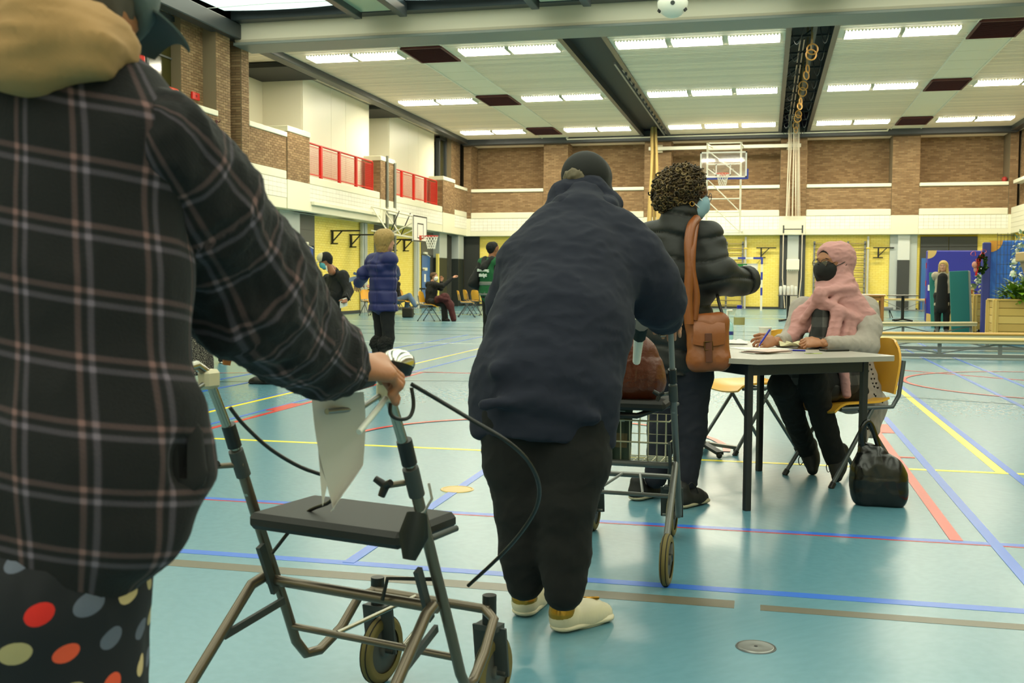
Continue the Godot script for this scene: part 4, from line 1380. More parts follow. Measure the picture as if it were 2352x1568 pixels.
	part(hb, "box", mb(o).span(Vector3(0.78, 1.62, -45.1), Vector3(1.28, 2.05, -44.9), 0.015), M.white_metal)
	for e in 6:
		part(hb, "foot_stud", mb(o).box(Vector3(0.82 + 0.085 * e, 1.6, -44.95), Vector3(0.03, 0.05, 0.06)), M.white_metal)
	for e in 14:
		part(hb, "cord", mb(o).tube([Vector3(0.8 + 0.034 * e, 1.6, -45.0), Vector3(0.82 + 0.03 * e, 0.05, -45.02)], 0.008, 5), cord)
	part(hb, "top_bar", mb(o).bar(Vector3(0.63, 3.26, -44.75), Vector3(1.37, 3.26, -44.75), 0.04, 0.04), M.dark_grey)
	for e in [0.63, 1.37]:
		part(hb, "top_hook", mb(o).bar(Vector3(e, 3.1, -44.75), Vector3(e, 3.42, -44.75), 0.04, 0.06), M.dark_grey)
		part(hb, "guide", mb(o).tube([Vector3(e, 3.1, -44.8), Vector3(e, 1.3, -44.95), Vector3(lerpf(e, 1.0, 0.3), 0.05, -44.95)], 0.02, 6), cord)
	for e in [[0.62, -45.0], [1.36, -45.0]]:
		part(hb, "ladder_strip", mb(o).span(Vector3(e[0] - 0.05, 0.05, -45.08), Vector3(e[0] + 0.05, 1.1, -45.04)), M.grey_metal)
	# --- handball goal ---
	var go := thing("handball_goal", "blue and white striped handball goal before the yellow wall", "goal", Vector3(-1.7, 0, -42.4))
	o = go.position
	var gblue := mat("goal_blue", Color(0.14, 0.22, 0.66), 0.4)
	for side in [-3.18, -0.19]:
		for s in 7:
			part(go, "post_section", mb(o).span(Vector3(side - 0.04, s * 0.3, -42.44), Vector3(side + 0.04, minf(2.08, (s + 1) * 0.3), -42.36)), gblue if s % 2 == 0 and s > 0 else M.white_metal)
	for s in 10:
		part(go, "bar_section", mb(o).span(Vector3(-3.14 + 0.291 * s, 2.0, -42.44), Vector3(-3.14 + 0.291 * (s + 1), 2.08, -42.36)), gblue if s % 2 == 1 else M.white_metal)
	for side in [-3.18, -0.19]:
		part(go, "net_stay", mb(o).tube([Vector3(side, 2.02, -42.45), Vector3(side, 1.9, -43.1), Vector3(side, 0.05, -43.5), Vector3(side, 0.03, -42.45)], 0.016, 6), M.steel_painted)
	part(go, "rear_bar", mb(o).tube([Vector3(-3.18, 0.04, -43.5), Vector3(-0.19, 0.04, -43.5)], 0.016, 6), M.steel_painted)
	# banner hung in the goal
	var bn := thing("banner", "white banner with a green block and a green arrow pointing to the tables", "banner", zp(1712, 645, -42.7))
	o = bn.position
	var a0 := zp(1676, 605, -42.7)
	var a1 := zp(1740, 645, -42.7)
	part(bn, "sheet", mb(o).span(Vector3(a0.x, a1.y, -42.71), Vector3(a1.x, a0.y, -42.70)), M.paper)
	var gr := mat("banner_green", Color(0.13, 0.50, 0.20), 0.7)
	part(bn, "green_block", mb(o).span(Vector3(a0.x, a1.y + 0.15, -42.70), Vector3(lerpf(a0.x, a1.x, 0.48), a0.y - 0.01, -42.692)), gr)
	part(bn, "green_tab", mb(o).span(Vector3(a0.x, a0.y - 0.06, -42.70), Vector3(lerpf(a0.x, a1.x, 0.62), a0.y - 0.01, -42.691)), gr)
	var tip := zp(1735.5, 622, -42.69)
	var ar := mb(o)
	ar.bar(tip + Vector3(-0.40, 0, 0), tip + Vector3(-0.06, 0, 0), 0.01, 0.06)
	ar.bar(tip + Vector3(-0.18, 0.16, 0), tip + Vector3(0, -0.02, 0), 0.01, 0.06)
	ar.bar(tip + Vector3(-0.18, -0.16, 0), tip + Vector3(0, 0.02, 0), 0.01, 0.06)
	part(bn, "arrow", ar, mat("arrow_green", Color(0.25, 0.50, 0.16), 0.7))
	part(bn, "cord", mb(o).tube([Vector3(a1.x - 0.03, a0.y, -42.7), Vector3(-0.22, 2.02, -42.42)], 0.006, 5), M.grey_metal)
	# ball on the ledge of the far corner
	var bp := zp(2307.5, 408, -45.2)
	var ball := thing("red_ball", "small red ball lying on the high ledge in the far corner", "ball", Vector3(bp.x, 5.075, -45.2))
	part(ball, "skin", MB.new().ball(Vector3(0, 0.105, 0), Vector3.ONE * 0.105, 16, 12), mat("ball_red", Color(0.66, 0.20, 0.17), 0.6))
	part(ball, "valve", MB.new().ball(Vector3(0.03, 0.13, 0.095), Vector3.ONE * 0.012, 8, 6), M.black_paint)

func bench(called_label: String, a: Vector3, b: Vector3, h: float, topm: Material) -> void:
	var t := thing("gym_bench", called_label, "bench", (a + b) / 2)
	var o := t.position
	var d := (b - a).normalized()
	var s := d.cross(Vector3.UP)
	part(t, "seat_plank", mb(o).bar(a + Vector3(0, h - 0.02, 0), b + Vector3(0, h - 0.02, 0), 0.24, 0.04, Vector3.UP, 0.012), topm)
	part(t, "seat_rail", mb(o).bar(a + Vector3(0, h - 0.062, 0), b + Vector3(0, h - 0.062, 0), 0.2, 0.045, Vector3.UP, 0.006), mat("rail_cream", Color(0.80, 0.76, 0.64), 0.45))
	part(t, "floor_beam", mb(o).bar(a + Vector3(0, 0.05, 0), b + Vector3(0, 0.05, 0), 0.06, 0.05, Vector3.UP, 0.004), M.steel_painted)
	var len := a.distance_to(b)
	var cnt := maxi(2, roundi(len / 0.85))
	for k in cnt + 1:
		var p := a + d * lerpf(0.08, len - 0.08, float(k) / cnt)
		part(t, "post", mb(o).bar(p + Vector3(0, 0.05, 0), p + Vector3(0, h - 0.08, 0), 0.05, 0.05), M.steel_painted)
		if k < cnt:
			var q := a + d * lerpf(0.08, len - 0.08, float(k + 1) / cnt)
			var up := k % 2 == 0
			part(t, "diagonal", mb(o).bar(p + Vector3(0, h - 0.09 if up else 0.08, 0), q + Vector3(0, 0.08 if up else h - 0.09, 0), 0.02, 0.02), M.steel_painted)
	for e in [0.12, len - 0.12]:
		part(t, "foot", mb(o).bar(a + d * e + s * 0.22 + Vector3(0, 0.02, 0), a + d * e - s * 0.22 + Vector3(0, 0.02, 0), 0.06, 0.04), M.steel_painted)

func school_chair(called: String, label: String, group := "") -> Node3D:
	# a plywood chair on crossed steel legs; looks towards +z, seat 0.45 m high
	var t := thing(called, label, "chair", Vector3.ZERO, 0.0, group)
	part(t, "seat", MB.new().sheet(10, 10, func(u, v): return Vector3((u - 0.5) * (0.40 - 0.05 * v), 0.455 + 0.018 * pow(2 * u - 1, 2) - 0.045 * pow(maxf(0.0, 0.25 - v) / 0.25, 2) + 0.02 * pow(maxf(0.0, v - 0.75) / 0.25, 2), 0.21 - 0.40 * v), 0.012), M.chair_wood)
	part(t, "backrest", MB.new().sheet(12, 10, func(u, v):
		var w := 0.385 * sqrt(maxf(0.05, 1.0 - pow(maxf(0.0, v - 0.35) / 0.65, 3) * 0.6))
		return Vector3((u - 0.5) * w, 0.51 + 0.29 * v + 0.02 * (1 - pow(2 * u - 1, 2)) * v, -0.205 - 0.05 * (1.0 - pow(2 * u - 1, 2)) - 0.06 * v), 0.012), M.chair_wood)
	for s in [-1.0, 1.0]:
		part(t, "front_leg", MB.new().tube([Vector3(s * 0.19, 0.43, -0.06), Vector3(s * 0.215, 0.012, 0.23)], 0.0125, 8), M.grey_metal)
		part(t, "rear_leg", MB.new().tube([Vector3(s * 0.19, 0.43, 0.03), Vector3(s * 0.215, 0.012, -0.27)], 0.0125, 8), M.grey_metal)
		part(t, "seat_rail", MB.new().tube([Vector3(s * 0.19, 0.437, 0.16), Vector3(s * 0.19, 0.437, -0.2), Vector3(s * 0.2, 0.50, -0.235), Vector3(s * 0.2, 0.70, -0.265)], 0.0125, 8), M.grey_metal)
		part(t, "foot_cap", MB.new().tube([Vector3(s * 0.215, 0.0, 0.235), Vector3(s * 0.215, 0.03, 0.215)], 0.017, 8), M.plastic_black)
		part(t, "foot_cap", MB.new().tube([Vector3(s * 0.215, 0.0, -0.275), Vector3(s * 0.215, 0.03, -0.255)], 0.017, 8), M.plastic_black)
	part(t, "cross_bar", MB.new().tube([Vector3(-0.19, 0.43, -0.015), Vector3(0.19, 0.43, -0.015)], 0.0125, 8), M.grey_metal)
	return t

func crash_mat(label: String, a: Vector3, b: Vector3, h: float, thick: float, face_m: Material, corner_m: Material) -> Node3D:
	# a thick gym mat standing on its side from a to b
	var t := thing("crash_mat", label, "gym mat", (a + b) / 2)
	var o := t.position
	var d := (b - a).normalized()
	var n := d.cross(Vector3.UP).normalized()
	if n.dot(EYE - a) < 0:
		n = -n
	part(t, "body", mb(o).bar(a + Vector3(0, h / 2, 0) - n * thick / 2, b + Vector3(0, h / 2, 0) - n * thick / 2, thick, h, Vector3.UP, 0.03), face_m)
	var len := a.distance_to(b)
	var poly := PackedVector2Array([Vector2(0, 0)])
	for k in 7:
		poly.append(Vector2(cos(PI / 2 * k / 6.0), sin(PI / 2 * k / 6.0)) * 0.24)
	var cr := [a, b, b + Vector3(0, h, 0), a + Vector3(0, h, 0)]
	var flip := d.cross(Vector3.UP).dot(n) < 0
	for k in 4:
		var c := MB.new()
		var ex := d if not flip else -d
		c.t = Transform3D(Basis(n, PI / 2 * k) * Basis(ex, Vector3.UP, n), (cr[k] if not flip else cr[[1, 0, 3, 2][k]]) - o)
		part(t, "corner_patch", c.prism(poly, -0.01, 0.008), corner_m)
	for k in 3:
		part(t, "handle_loop", mb(o).bar(a + Vector3(0, h * (0.25 + 0.25 * k), 0) - n * thick / 2 - d * 0.012, a + Vector3(0, h * (0.25 + 0.25 * k) + 0.16, 0) - n * thick / 2 - d * 0.012, 0.04, 0.012, d), mat("loop_red", Color(0.75, 0.16, 0.12), 0.7))
	return t

func leaf_shape(l: float, w: float, bend: float) -> ArrayMesh:
	return MB.new().sheet(4, 6, func(u, v): return Vector3((u - 0.5) * w * sin(PI * (0.06 + 0.9 * pow(v, 0.8))), l * v * 0.75 - bend * l * v * v + 0.02 * absf(u - 0.5) * w, l * v * (0.5 + 0.3 * v))).mesh()
func plant(t: Node3D, called: String, c: Vector3, count: int, r: float, h: float, shapes: Array, mats: Array, spread := 1.0) -> void:
	for k in count:
		var a := rng.randf() * TAU
		var q := sqrt(rng.randf()) * r
		var sc_ := rng.randf_range(0.7, 1.25)
		var b := Basis(Vector3.UP, a) * Basis(Vector3.RIGHT, rng.randf_range(-0.2, 0.5) * spread)
		var o := MeshInstance3D.new()
		o.name = called
		o.mesh = shapes[k % shapes.size()]
		o.material_override = mats[rng.randi() % mats.size()]
		o.transform = Transform3D(b.scaled(Vector3.ONE * sc_), c + Vector3(sin(a) * q, rng.randf() * h, cos(a) * q))
		t.add_child(o, true)

func planter(label: String, c: Vector3, turn: float, size: Vector3) -> Node3D:
	var t := thing("wooden_planter", label, "planter", c, turn)
	var woods := [mat("plank0", Color(0.80, 0.66, 0.36), 0.6), mat("plank1", Color(0.76, 0.62, 0.34), 0.6), mat("plank2", Color(0.83, 0.70, 0.41), 0.6)]
	var n := 5
	var y0 := 0.1
	var ph := (size.y - y0) / n
	var k := 0
	for side in 4:
		var b := Basis(Vector3.UP, side * PI / 2)
		var w: float = size.x if side % 2 == 0 else size.z
		var off: float = (size.z if side % 2 == 0 else size.x) / 2
		for r in n:
			var m := MB.new()
			m.t = Transform3D(b, Vector3.ZERO)
			m.box(Vector3(0, y0 + ph * (r + 0.5), off - 0.015), Vector3(w - 0.02, ph - 0.008, 0.025), 0.004)
			part(t, "plank", m, woods[(k * 5 + r) % 3])
		k += 1
		var cm := MB.new()
		cm.t = Transform3D(b, Vector3.ZERO)
		cm.box(Vector3(size.x / 2 if side % 2 == 0 else size.z / 2, size.y / 2 + 0.03, off), Vector3(0.11, size.y - 0.06, 0.03), 0.004)
		cm.box(Vector3(-(size.x / 2 if side % 2 == 0 else size.z / 2), size.y / 2 + 0.03, off), Vector3(0.11, size.y - 0.06, 0.03), 0.004)
		part(t, "corner_board", cm, woods[2]).set_meta("kind", "stuff")
		var tm := MB.new()
		tm.t = Transform3D(b, Vector3.ZERO)
		part(t, "top_board", tm.box(Vector3(0, size.y + 0.01, off - 0.03), Vector3(w + 0.06, 0.03, 0.11), 0.004), woods[0])
	part(t, "soil", MB.new().box(Vector3(0, size.y - 0.06, 0), Vector3(size.x - 0.06, 0.04, size.z - 0.06)), mat("soil", Color(0.13, 0.10, 0.07), 0.95))
	for sx in [-1.0, 1.0]:
		for sz in [-1.0, 1.0]:
			part(t, "caster", MB.new().tube([Vector3(sx * (size.x / 2 - 0.1) - 0.02, 0.05, sz * (size.z / 2 - 0.1)), Vector3(sx * (size.x / 2 - 0.1) + 0.02, 0.05, sz * (size.z / 2 - 0.1))], 0.05, 12), M.rubber)
	return t

func build_far_furniture() -> void:
	var pine := mat("pine", Color(0.86, 0.74, 0.48), 0.5)
	bench("pale gym bench ending beside the teal foam boards", fl(1905, 776), fl(2237, 774), 0.32, mat("bench_cream", Color(0.80, 0.74, 0.58), 0.45))
	bench("long gym bench with an orange-brown plank between two pale benches", fl(1930, 803), Vector3(5.2, 0, -19.3), 0.31, mat("bench_orange", Color(0.80, 0.62, 0.32), 0.45))
	bench("gym bench with grey truss frame standing closest to the yellow court line", fl(2008, 821), Vector3(5.2, 0, -17.2), 0.32, pine)
	# crash mats
	var pa := Vector3(4.56, 0, -33.05)
	var matblue := mat("mat_indigo", Color(0.15, 0.17, 0.60), 0.55)
	var ma := crash_mat("indigo crash mat with pale corners standing upright behind the blonde woman", pa, pa + Vector3(2.9, 0, -0.15), 2.07, 0.3, matblue, mat("corner_pale", Color(0.80, 0.68, 0.42), 0.6))
	part(ma, "label_patch", mb(ma.position).span(pa + Vector3(0.02, 0.9, 0.01), pa + Vector3(0.12, 1.07, 0.03)), M.paper)
	var qb := fl(2258, 775)
	var matlight := tint("mat_blue", noisy_image(256, 256, Color(0.11, 0.33, 0.68), Color(0.17, 0.41, 0.76), 0.03, 21, Vector2(1, 2), 3, 1.2), 0.45)
	crash_mat("bright blue crash mat with an orange corner standing behind the wooden planter", qb + Vector3(0.1, 0, -0.1), qb + Vector3(2.2, 0, 0.35), 2.02, 0.3, matlight, mat("corner_orange", Color(0.85, 0.58, 0.20), 0.6))
	var edge: Node3D = get_node("crash_mat_001")
	part(edge, "end_cover", mb(edge.position).bar(qb + Vector3(0.02, 0.0, -0.02), qb + Vector3(0.02, 1.98, -0.02), 0.16, 0.1, Vector3(0, 0, 1), 0.02), mat("mat_edge", Color(0.20, 0.22, 0.50), 0.6))
	# teal foam boards
	var teal := mat("teal_foam", Color(0.10, 0.42, 0.40), 0.7, 0.0, "fine", 0.1, 8.0)
	var cream_edge := mat("foam_edge", Color(0.66, 0.66, 0.58), 0.7)
	for b in [[2132.0, 2156.0, 752.0, 625.0, "slim teal foam board on the side of the blonde woman's raised arm"], [2180.0, 2216.0, 770.0, 622.0, "wide teal foam board standing in front of the blonde woman"]]:
		var p0 := fl(b[0] + 8, b[2])
		var p1 := fl(b[1] + 10, b[2])
		var h: float = (zp(b[0], b[3], p0.z) - p0).y
		var t := thing("foam_board", b[4], "foam board", (p0 + p1) / 2)
		var lean := Vector3(-0.075, 0, -0.05)
		var f := mb(t.position)
		f.bar(p0.lerp(p1, 0.5), p0.lerp(p1, 0.5) + Vector3(0, h, 0) + lean, p0.distance_to(p1), 0.06, Vector3(0, 0, 1), 0.008)
		part(t, "face", f, teal)
		var e := mb(t.position)
		e.bar(p1 + Vector3(0.03, 0, -0.03), p1 + Vector3(0.03, h, -0.03) + lean, 0.08, 0.07, Vector3(0, 0, 1), 0.008)
		part(t, "side_edge", e, cream_edge, "pale side edge")
		part(t, "rear_panel", mb(t.position).bar(p0.lerp(p1, 0.5) + Vector3(0.03, 0, -0.05), p0.lerp(p1, 0.5) + Vector3(0.03, h, -0.05) + lean, p0.distance_to(p1), 0.05, Vector3(0, 0, 1), 0.008), cream_edge)
	# planters with plants
	var p2 := planter("front wooden planter with leafy green plant and white flowers", fl(2330, 792) + Vector3(0.12, 0, -0.25), 0.0, Vector3(0.95, 0.82, 0.6))
	var p1 := planter("rear wooden planter with variegated plant beside the teal board", Vector3(4.62, 0, -25.6), 0.5, Vector3(0.6, 0.86, 0.55))
	var greens := [mat("leaf0", Color(0.30, 0.46, 0.08), 0.5), mat("leaf1", Color(0.42, 0.56, 0.12), 0.5), mat("leaf2", Color(0.20, 0.36, 0.07), 0.5)]
	for m in greens:
		m.backlight_enabled = true
		m.backlight = Color(0.25, 0.3, 0.05)
	var pales := [mat("leaf3", Color(0.62, 0.70, 0.56), 0.5), mat("leaf4", Color(0.36, 0.48, 0.36), 0.5), mat("petal", Color(0.86, 0.86, 0.80), 0.6)]
	var big := [leaf_shape(0.22, 0.11, 0.35), leaf_shape(0.17, 0.10, 0.5), leaf_shape(0.26, 0.06, 0.2)]
	var small := [leaf_shape(0.11, 0.05, 0.3), leaf_shape(0.09, 0.06, 0.5)]
	var lp := thing("leafy_plant", "bushy green leafy plant growing in the front wooden planter", "plant", p2.position + Vector3(0, 0.8, 0))
	plant(lp, "leaf", Vector3(0, 0, 0), 170, 0.33, 0.22, big, greens, 1.6)
	plant(lp, "tall_leaf", Vector3(0.05, 0.05, 0.05), 40, 0.25, 0.3, big, greens, 0.6)
	part(lp, "stem", MB.new().tube([Vector3.ZERO, Vector3(0.02, 0.3, 0)], 0.012, 6), greens[2])
	var tr := thing("flower_trellis", "wire trellis of white flowers and a hanging white pot above the front planter", "trellis plant", p2.position + Vector3(-0.05, 0.8, -0.2))
	for k in 15:
		part(tr, "wire", MB.new().tube([Vector3(-0.33 + 0.06 * k, 0, 0), Vector3(-0.33 + 0.06 * k, 1.28 - 0.02 * (k % 3), 0)], 0.004, 5), M.dark_grey)
	for k in 7:
		part(tr, "wire", MB.new().tube([Vector3(-0.33, 0.15 + 0.18 * k, 0), Vector3(0.52, 0.15 + 0.18 * k, 0)], 0.004, 5), M.dark_grey)
	for k in 6:
		plant(tr, "pale_leaf", Vector3(0.02 * sin(k * 2.0) - 0.05 + 0.03 * k, 0.25 + 0.18 * k, 0.05), 22, 0.12, 0.12, small, pales, 2.5)
	part(tr, "hanging_pot", MB.new().ball(Vector3(0.22, 1.12, 0.06), Vector3(0.09, 0.12, 0.09), 14, 10), mat("pot_white", Color(0.84, 0.82, 0.74), 0.5))
	part(tr, "pot_neck", MB.new().tube([Vector3(0.18, 1.22, 0.06), Vector3(0.17, 1.31, 0.06)], [0.05, 0.06], 12), M.black_paint)
	for k in 3:
		part(tr, "flower_head", MB.new().ball(Vector3(-0.08 + 0.02 * k, 0.30 + 0.22 * k, 0.1), Vector3(0.055, 0.06, 0.05), 10, 8), pales[2])
	var vp := thing("variegated_plant", "white-dotted variegated plant growing in the rear wooden planter", "plant", p1.position + Vector3(0, 0.84, 0))
	plant(vp, "leaf", Vector3(0, 0, 0), 60, 0.22, 0.45, big, [greens[2], pales[1], pales[0]], 1.2)
	for k in 26:
		part(vp, "blossom", MB.new().ball(Vector3(rng.randf_range(-0.12, 0.12), 0.08 + 0.024 * k, rng.randf_range(0.05, 0.2)), Vector3.ONE * 0.022, 6, 5), pales[2])
	# wreath with a red bow hung on the edge of the bright blue mat
	var wc := dp(2254, 606, 21.85)
	var wr := thing("wreath", "dark green wreath with a big red ribbon bow on the mat edge", "wreath", wc)
	for k in 140:
		var a := rng.randf() * TAU
		var n := MeshInstance3D.new()
		n.name = "twig"
		n.mesh = small[k % 2]
		n.material_override = [mat("pine_green", Color(0.10, 0.20, 0.06), 0.7), greens[2]][k % 2]
		n.transform = Transform3D(Basis(Vector3.FORWARD, rng.randf() * TAU) * Basis(Vector3.RIGHT, rng.randf_range(-0.6, 0.9)), Vector3(cos(a) * 0.07, sin(a) * 0.17, rng.randf_range(0, 0.05)))
		wr.add_child(n, true)
	var ribbon := mat("ribbon_red", Color(0.78, 0.07, 0.06), 0.35)
	for e in [[-0.05, 0.15, 0.5], [-0.12, 0.1, -0.6], [0.0, 0.2, 1.2], [-0.13, 0.17, 2.4]]:
		var bw := MB.new()
		bw.t = Transform3D(Basis(Vector3.BACK, e[2]), Vector3(e[0], e[1], 0.08))
		part(wr, "bow_loop", bw.sheet(8, 4, func(u, v): return Vector3(0.1 * sin(PI * u), 0.05 * sin(TAU * u), (v - 0.5) * 0.06), 0.003), ribbon)
	part(wr, "ribbon_tail", MB.new().sheet(2, 8, func(u, v): return Vector3(-0.09 + 0.02 * sin(5 * v) - (u - 0.5) * 0.04, 0.1 - 0.34 * v, 0.09)), ribbon)
	part(wr, "hand_stand_in", MB.new().ball(Vector3(-0.14, -0.02, 0.07), Vector3(0.055, 0.07, 0.05), 12, 8), mat("stand_in_pink", Color(0.78, 0.52, 0.44), 0.5))  # made-up pink balls in place of what looks like a hand on the wreath
	part(wr, "hand_stand_in", MB.new().ball(Vector3(-0.12, -0.12, 0.06), Vector3(0.035, 0.06, 0.04), 12, 8), mat("stand_in_pink", Color(0.78, 0.52, 0.44), 0.5))
	# drawer cabinet behind the boards
	var cb := thing("drawer_cabinet", "wooden cabinet with orange drawers behind the rear planter", "cabinet", Vector3(4.5, 0, -27.2))
	part(cb, "body", MB.new().box(Vector3(0, 0.52, 0), Vector3(0.56, 1.04, 0.4), 0.01), pine)
	part(cb, "top", MB.new().box(Vector3(0, 1.06, 0), Vector3(0.64, 0.05, 0.46), 0.008), pine)
	for k in 3:
		var dw := part(cb, "drawer", MB.new().box(Vector3(0.1, 0.9 - 0.18 * k, 0.21), Vector3(0.28, 0.15, 0.03), 0.01), mat("drawer_orange", Color(0.78, 0.33, 0.08), 0.45))
		part(dw, "knob", MB.new().ball(Vector3(0.1, 0.9 - 0.18 * k, 0.235), Vector3.ONE * 0.015, 8, 6), M.white_metal)
	# tapered wooden stand at the edge of the benches
	var ts := thing("tapered_stand", "tall tapered tan wooden lectern standing in front of the benches", "lectern", Vector3(2.66, 0, -10.6))
	var tl := dp(2311, 586, 10.6)
	tl = Vector3(tl.x - 2.66, tl.y, 0)
	var pl := PackedVector2Array([Vector2(0.12, 0), Vector2(0.52, 0), Vector2(0.80, tl.y), Vector2(tl.x, tl.y)])
	part(ts, "body", MB.new().prism(pl, -0.4, 0.0), mat("tan_board", Color(0.62, 0.50, 0.36), 0.6))
	part(ts, "rim", MB.new().box(Vector3((0.8 + tl.x) / 2, tl.y - 0.03, -0.2), Vector3(0.8 - tl.x + 0.03, 0.09, 0.43), 0.01), mat("tan_rim", Color(0.74, 0.60, 0.38), 0.55))
	# far tables
	for e in [[Vector3(3.91, 0, -33.1), 0.46, "round black pedestal table before the grey pilaster"], [Vector3(0.62, 0, -31.6), 0.30, "small black pedestal table that carries white cups and bags"]]:
		var t := thing("pedestal_table", e[2], "table", e[0])
		part(t, "top", MB.new().lathe([Vector2(0.0001, 0.735), Vector2(e[1] - 0.01, 0.735), Vector2(e[1], 0.742), Vector2(e[1], 0.755), Vector2(0.0001, 0.76)], 28), mat("table_dark", Color(0.16, 0.15, 0.14), 0.4))
		part(t, "column", MB.new().tube([Vector3(0, 0.03, 0), Vector3(0, 0.735, 0)], 0.045, 12), M.black_paint)
		for k in 4:
			var a := PI / 4 + PI / 2 * k
			part(t, "foot", MB.new().bar(Vector3(0, 0.06, 0), Vector3(cos(a) * 0.34, 0.02, sin(a) * 0.34), 0.06, 0.04), M.black_paint)
	var pg := thing("paper_sheets", "white paper sheets spread over the round pedestal table", "paper", Vector3(3.91, 0.76, -33.1))
	for k in 5:
		part(pg, "sheet", MB.new().box(Vector3(-0.26 + 0.13 * k, 0.004 + 0.003 * k, 0.02 * k), Vector3(0.21, 0.004, 0.3)), M.paper)
	for k in 5:
		var cu := thing("paper_cup_stack", "white stack of paper cups on the small pedestal table", "cups", Vector3(0.40 + 0.105 * k, 0.76, -31.6), 0.0, "cup stacks on the small table")
		part(cu, "stack", MB.new().lathe([Vector2(0.001, 0.0), Vector2(0.035, 0.0), Vector2(0.048, 0.22 + 0.03 * (k % 2)), Vector2(0.03, 0.25 + 0.03 * (k % 2))], 14), M.paper)
		for q in 4:
			part(cu, "cup_rim", MB.new().lathe([Vector2(0.047, 0.1 + 0.035 * q), Vector2(0.051, 0.105 + 0.035 * q), Vector2(0.047, 0.11 + 0.035 * q)], 14), M.paper)
	var wt := thing("wooden_table", "brown wooden table with thick legs covered by white papers", "table", Vector3(3.05, 0, -33.0))
	var oak := mat("oak", Color(0.56, 0.38, 0.17), 0.5)
	part(wt, "top", MB.new().box(Vector3(-0.1, 0.745, 0), Vector3(0.85, 0.045, 0.7), 0.008), oak)
	part(wt, "apron", MB.new().box(Vector3(-0.1, 0.66, 0.28), Vector3(0.7, 0.12, 0.03)), oak)
	for sx in [-0.45, 0.25]:
		for sz in [-0.28, 0.28]:
			part(wt, "leg", MB.new().box(Vector3(sx, 0.36, sz), Vector3(0.09, 0.72, 0.09), 0.01), oak)
	var wp := thing("paper_sheets", "white papers lying on the brown wooden table", "paper", Vector3(3.0, 0.7675, -33.0))
	part(wp, "sheet", MB.new().box(Vector3(0.05, 0.006, 0), Vector3(0.7, 0.012, 0.5)), M.paper)
	part(wp, "sheet", MB.new().box(Vector3(-0.15, 0.017, 0.1), Vector3(0.3, 0.01, 0.21)), M.paper)
	for e in [[Vector3(2.9, 0, -43.8), Vector3(6.0, 0, -43.8), "far bench along the grey pilaster"]]:
		bench("low wooden gym bench standing along the far wall behind the pedestal table", e[0], e[1], 0.5, pine)
	for k in 2:
		var st := thing("metal_stool", ["small grey metal trolley under the wooden table", "small grey metal trolley between wooden and pedestal tables"][k], "trolley", Vector3(3.2 + 0.5 * k, 0, -36.0))
		part(st, "tray", MB.new().box(Vector3(0, 0.3, 0), Vector3(0.5, 0.1, 0.4), 0.02), M.steel_painted)
		for sx in [-1.0, 1.0]:
			part(st, "leg", MB.new().tube([Vector3(sx * 0.15, 0.26, 0), Vector3(sx * 0.25, 0.0, 0.05)], 0.015, 6), M.dark_grey)
			part(st, "leg", MB.new().tube([Vector3(sx * 0.15, 0.26, -0.1), Vector3(sx * 0.2, 0.0, -0.2)], 0.015, 6), M.dark_grey)
	# chairs of the waiting area
	var proto := school_chair("folding_chair", "chair", "chairs of the waiting area")
	var spots := [[987, 737, 1.5, "yellow plywood chair that carries the woman with the dark red coat"], [1073, 728, 1.9, "yellow plywood chair in front of the dark doorway"], [1085, 722, 2.2, "yellow plywood chair behind the others by the dark doorway"], [1104, 724, 2.6, "yellow plywood chair next to the green vest"], [1003, 714, 1.6, "yellow plywood chair behind the seated woman"], [930, 722, 1.2, "yellow plywood chair under the person in pale jeans"], [850, 724, 1.0, "yellow plywood chair standing against the yellow wall beside the blue coat"], [905, 719, 1.1, "yellow plywood chair behind the blue coat near the wall"]]
	for k in spots.size():
		var s: Array = spots[k]
		var o: Node3D = proto if k == 0 else copy_thing(proto, Vector3.ZERO, 0.0)
		o.position = fl(s[0], s[1])
		o.rotation.y = s[2]
		o.set_meta("label", s[3])

func wheel(parent: Node3D, c: Vector3, axis: Vector3, r: float, w: float) -> void:
	# tyre, hub disc and spokes of a small wheel; c relative to the parent
	var b := Basis(Quaternion(Vector3.UP, axis.normalized()))
	var ty := MB.new()
	ty.t = Transform3D(b, c)
	var prof := []
	for k in 13:
		var a := PI * k / 12.0
		prof.append(Vector2(r - 0.016 + 0.016 * sin(a), -w / 2 * cos(a)))
	prof.push_front(Vector2(r - 0.03, -w / 2 * 0.9))
	prof.append(Vector2(r - 0.03, w / 2 * 0.9))
	var tyre := part(parent, "tyre", ty.lathe(prof, 32), mat("tyre_tan", Color(0.42, 0.37, 0.20), 0.7))
	for g in [-0.25, 0.25]:
		var gr := MB.new()
		gr.t = Transform3D(b, c)
		part(tyre, "groove", gr.lathe([Vector2(r - 0.002, w * g - 0.002), Vector2(r + 0.0006, w * g), Vector2(r - 0.002, w * g + 0.002)], 32), M.rubber)
	var hb := MB.new()
	hb.t = Transform3D(b, c)
	hb.lathe([Vector2(0.001, -w * 0.5), Vector2(0.02, -w * 0.5), Vector2(0.02, -w * 0.2), Vector2(r - 0.03, -w * 0.3), Vector2(r - 0.03, w * 0.3), Vector2(0.02, w * 0.2), Vector2(0.02, w * 0.5), Vector2(0.001, w * 0.5)], 24)
	part(parent, "wheel_hub", hb, mat("hub_grey", Color(0.30, 0.30, 0.29), 0.5))

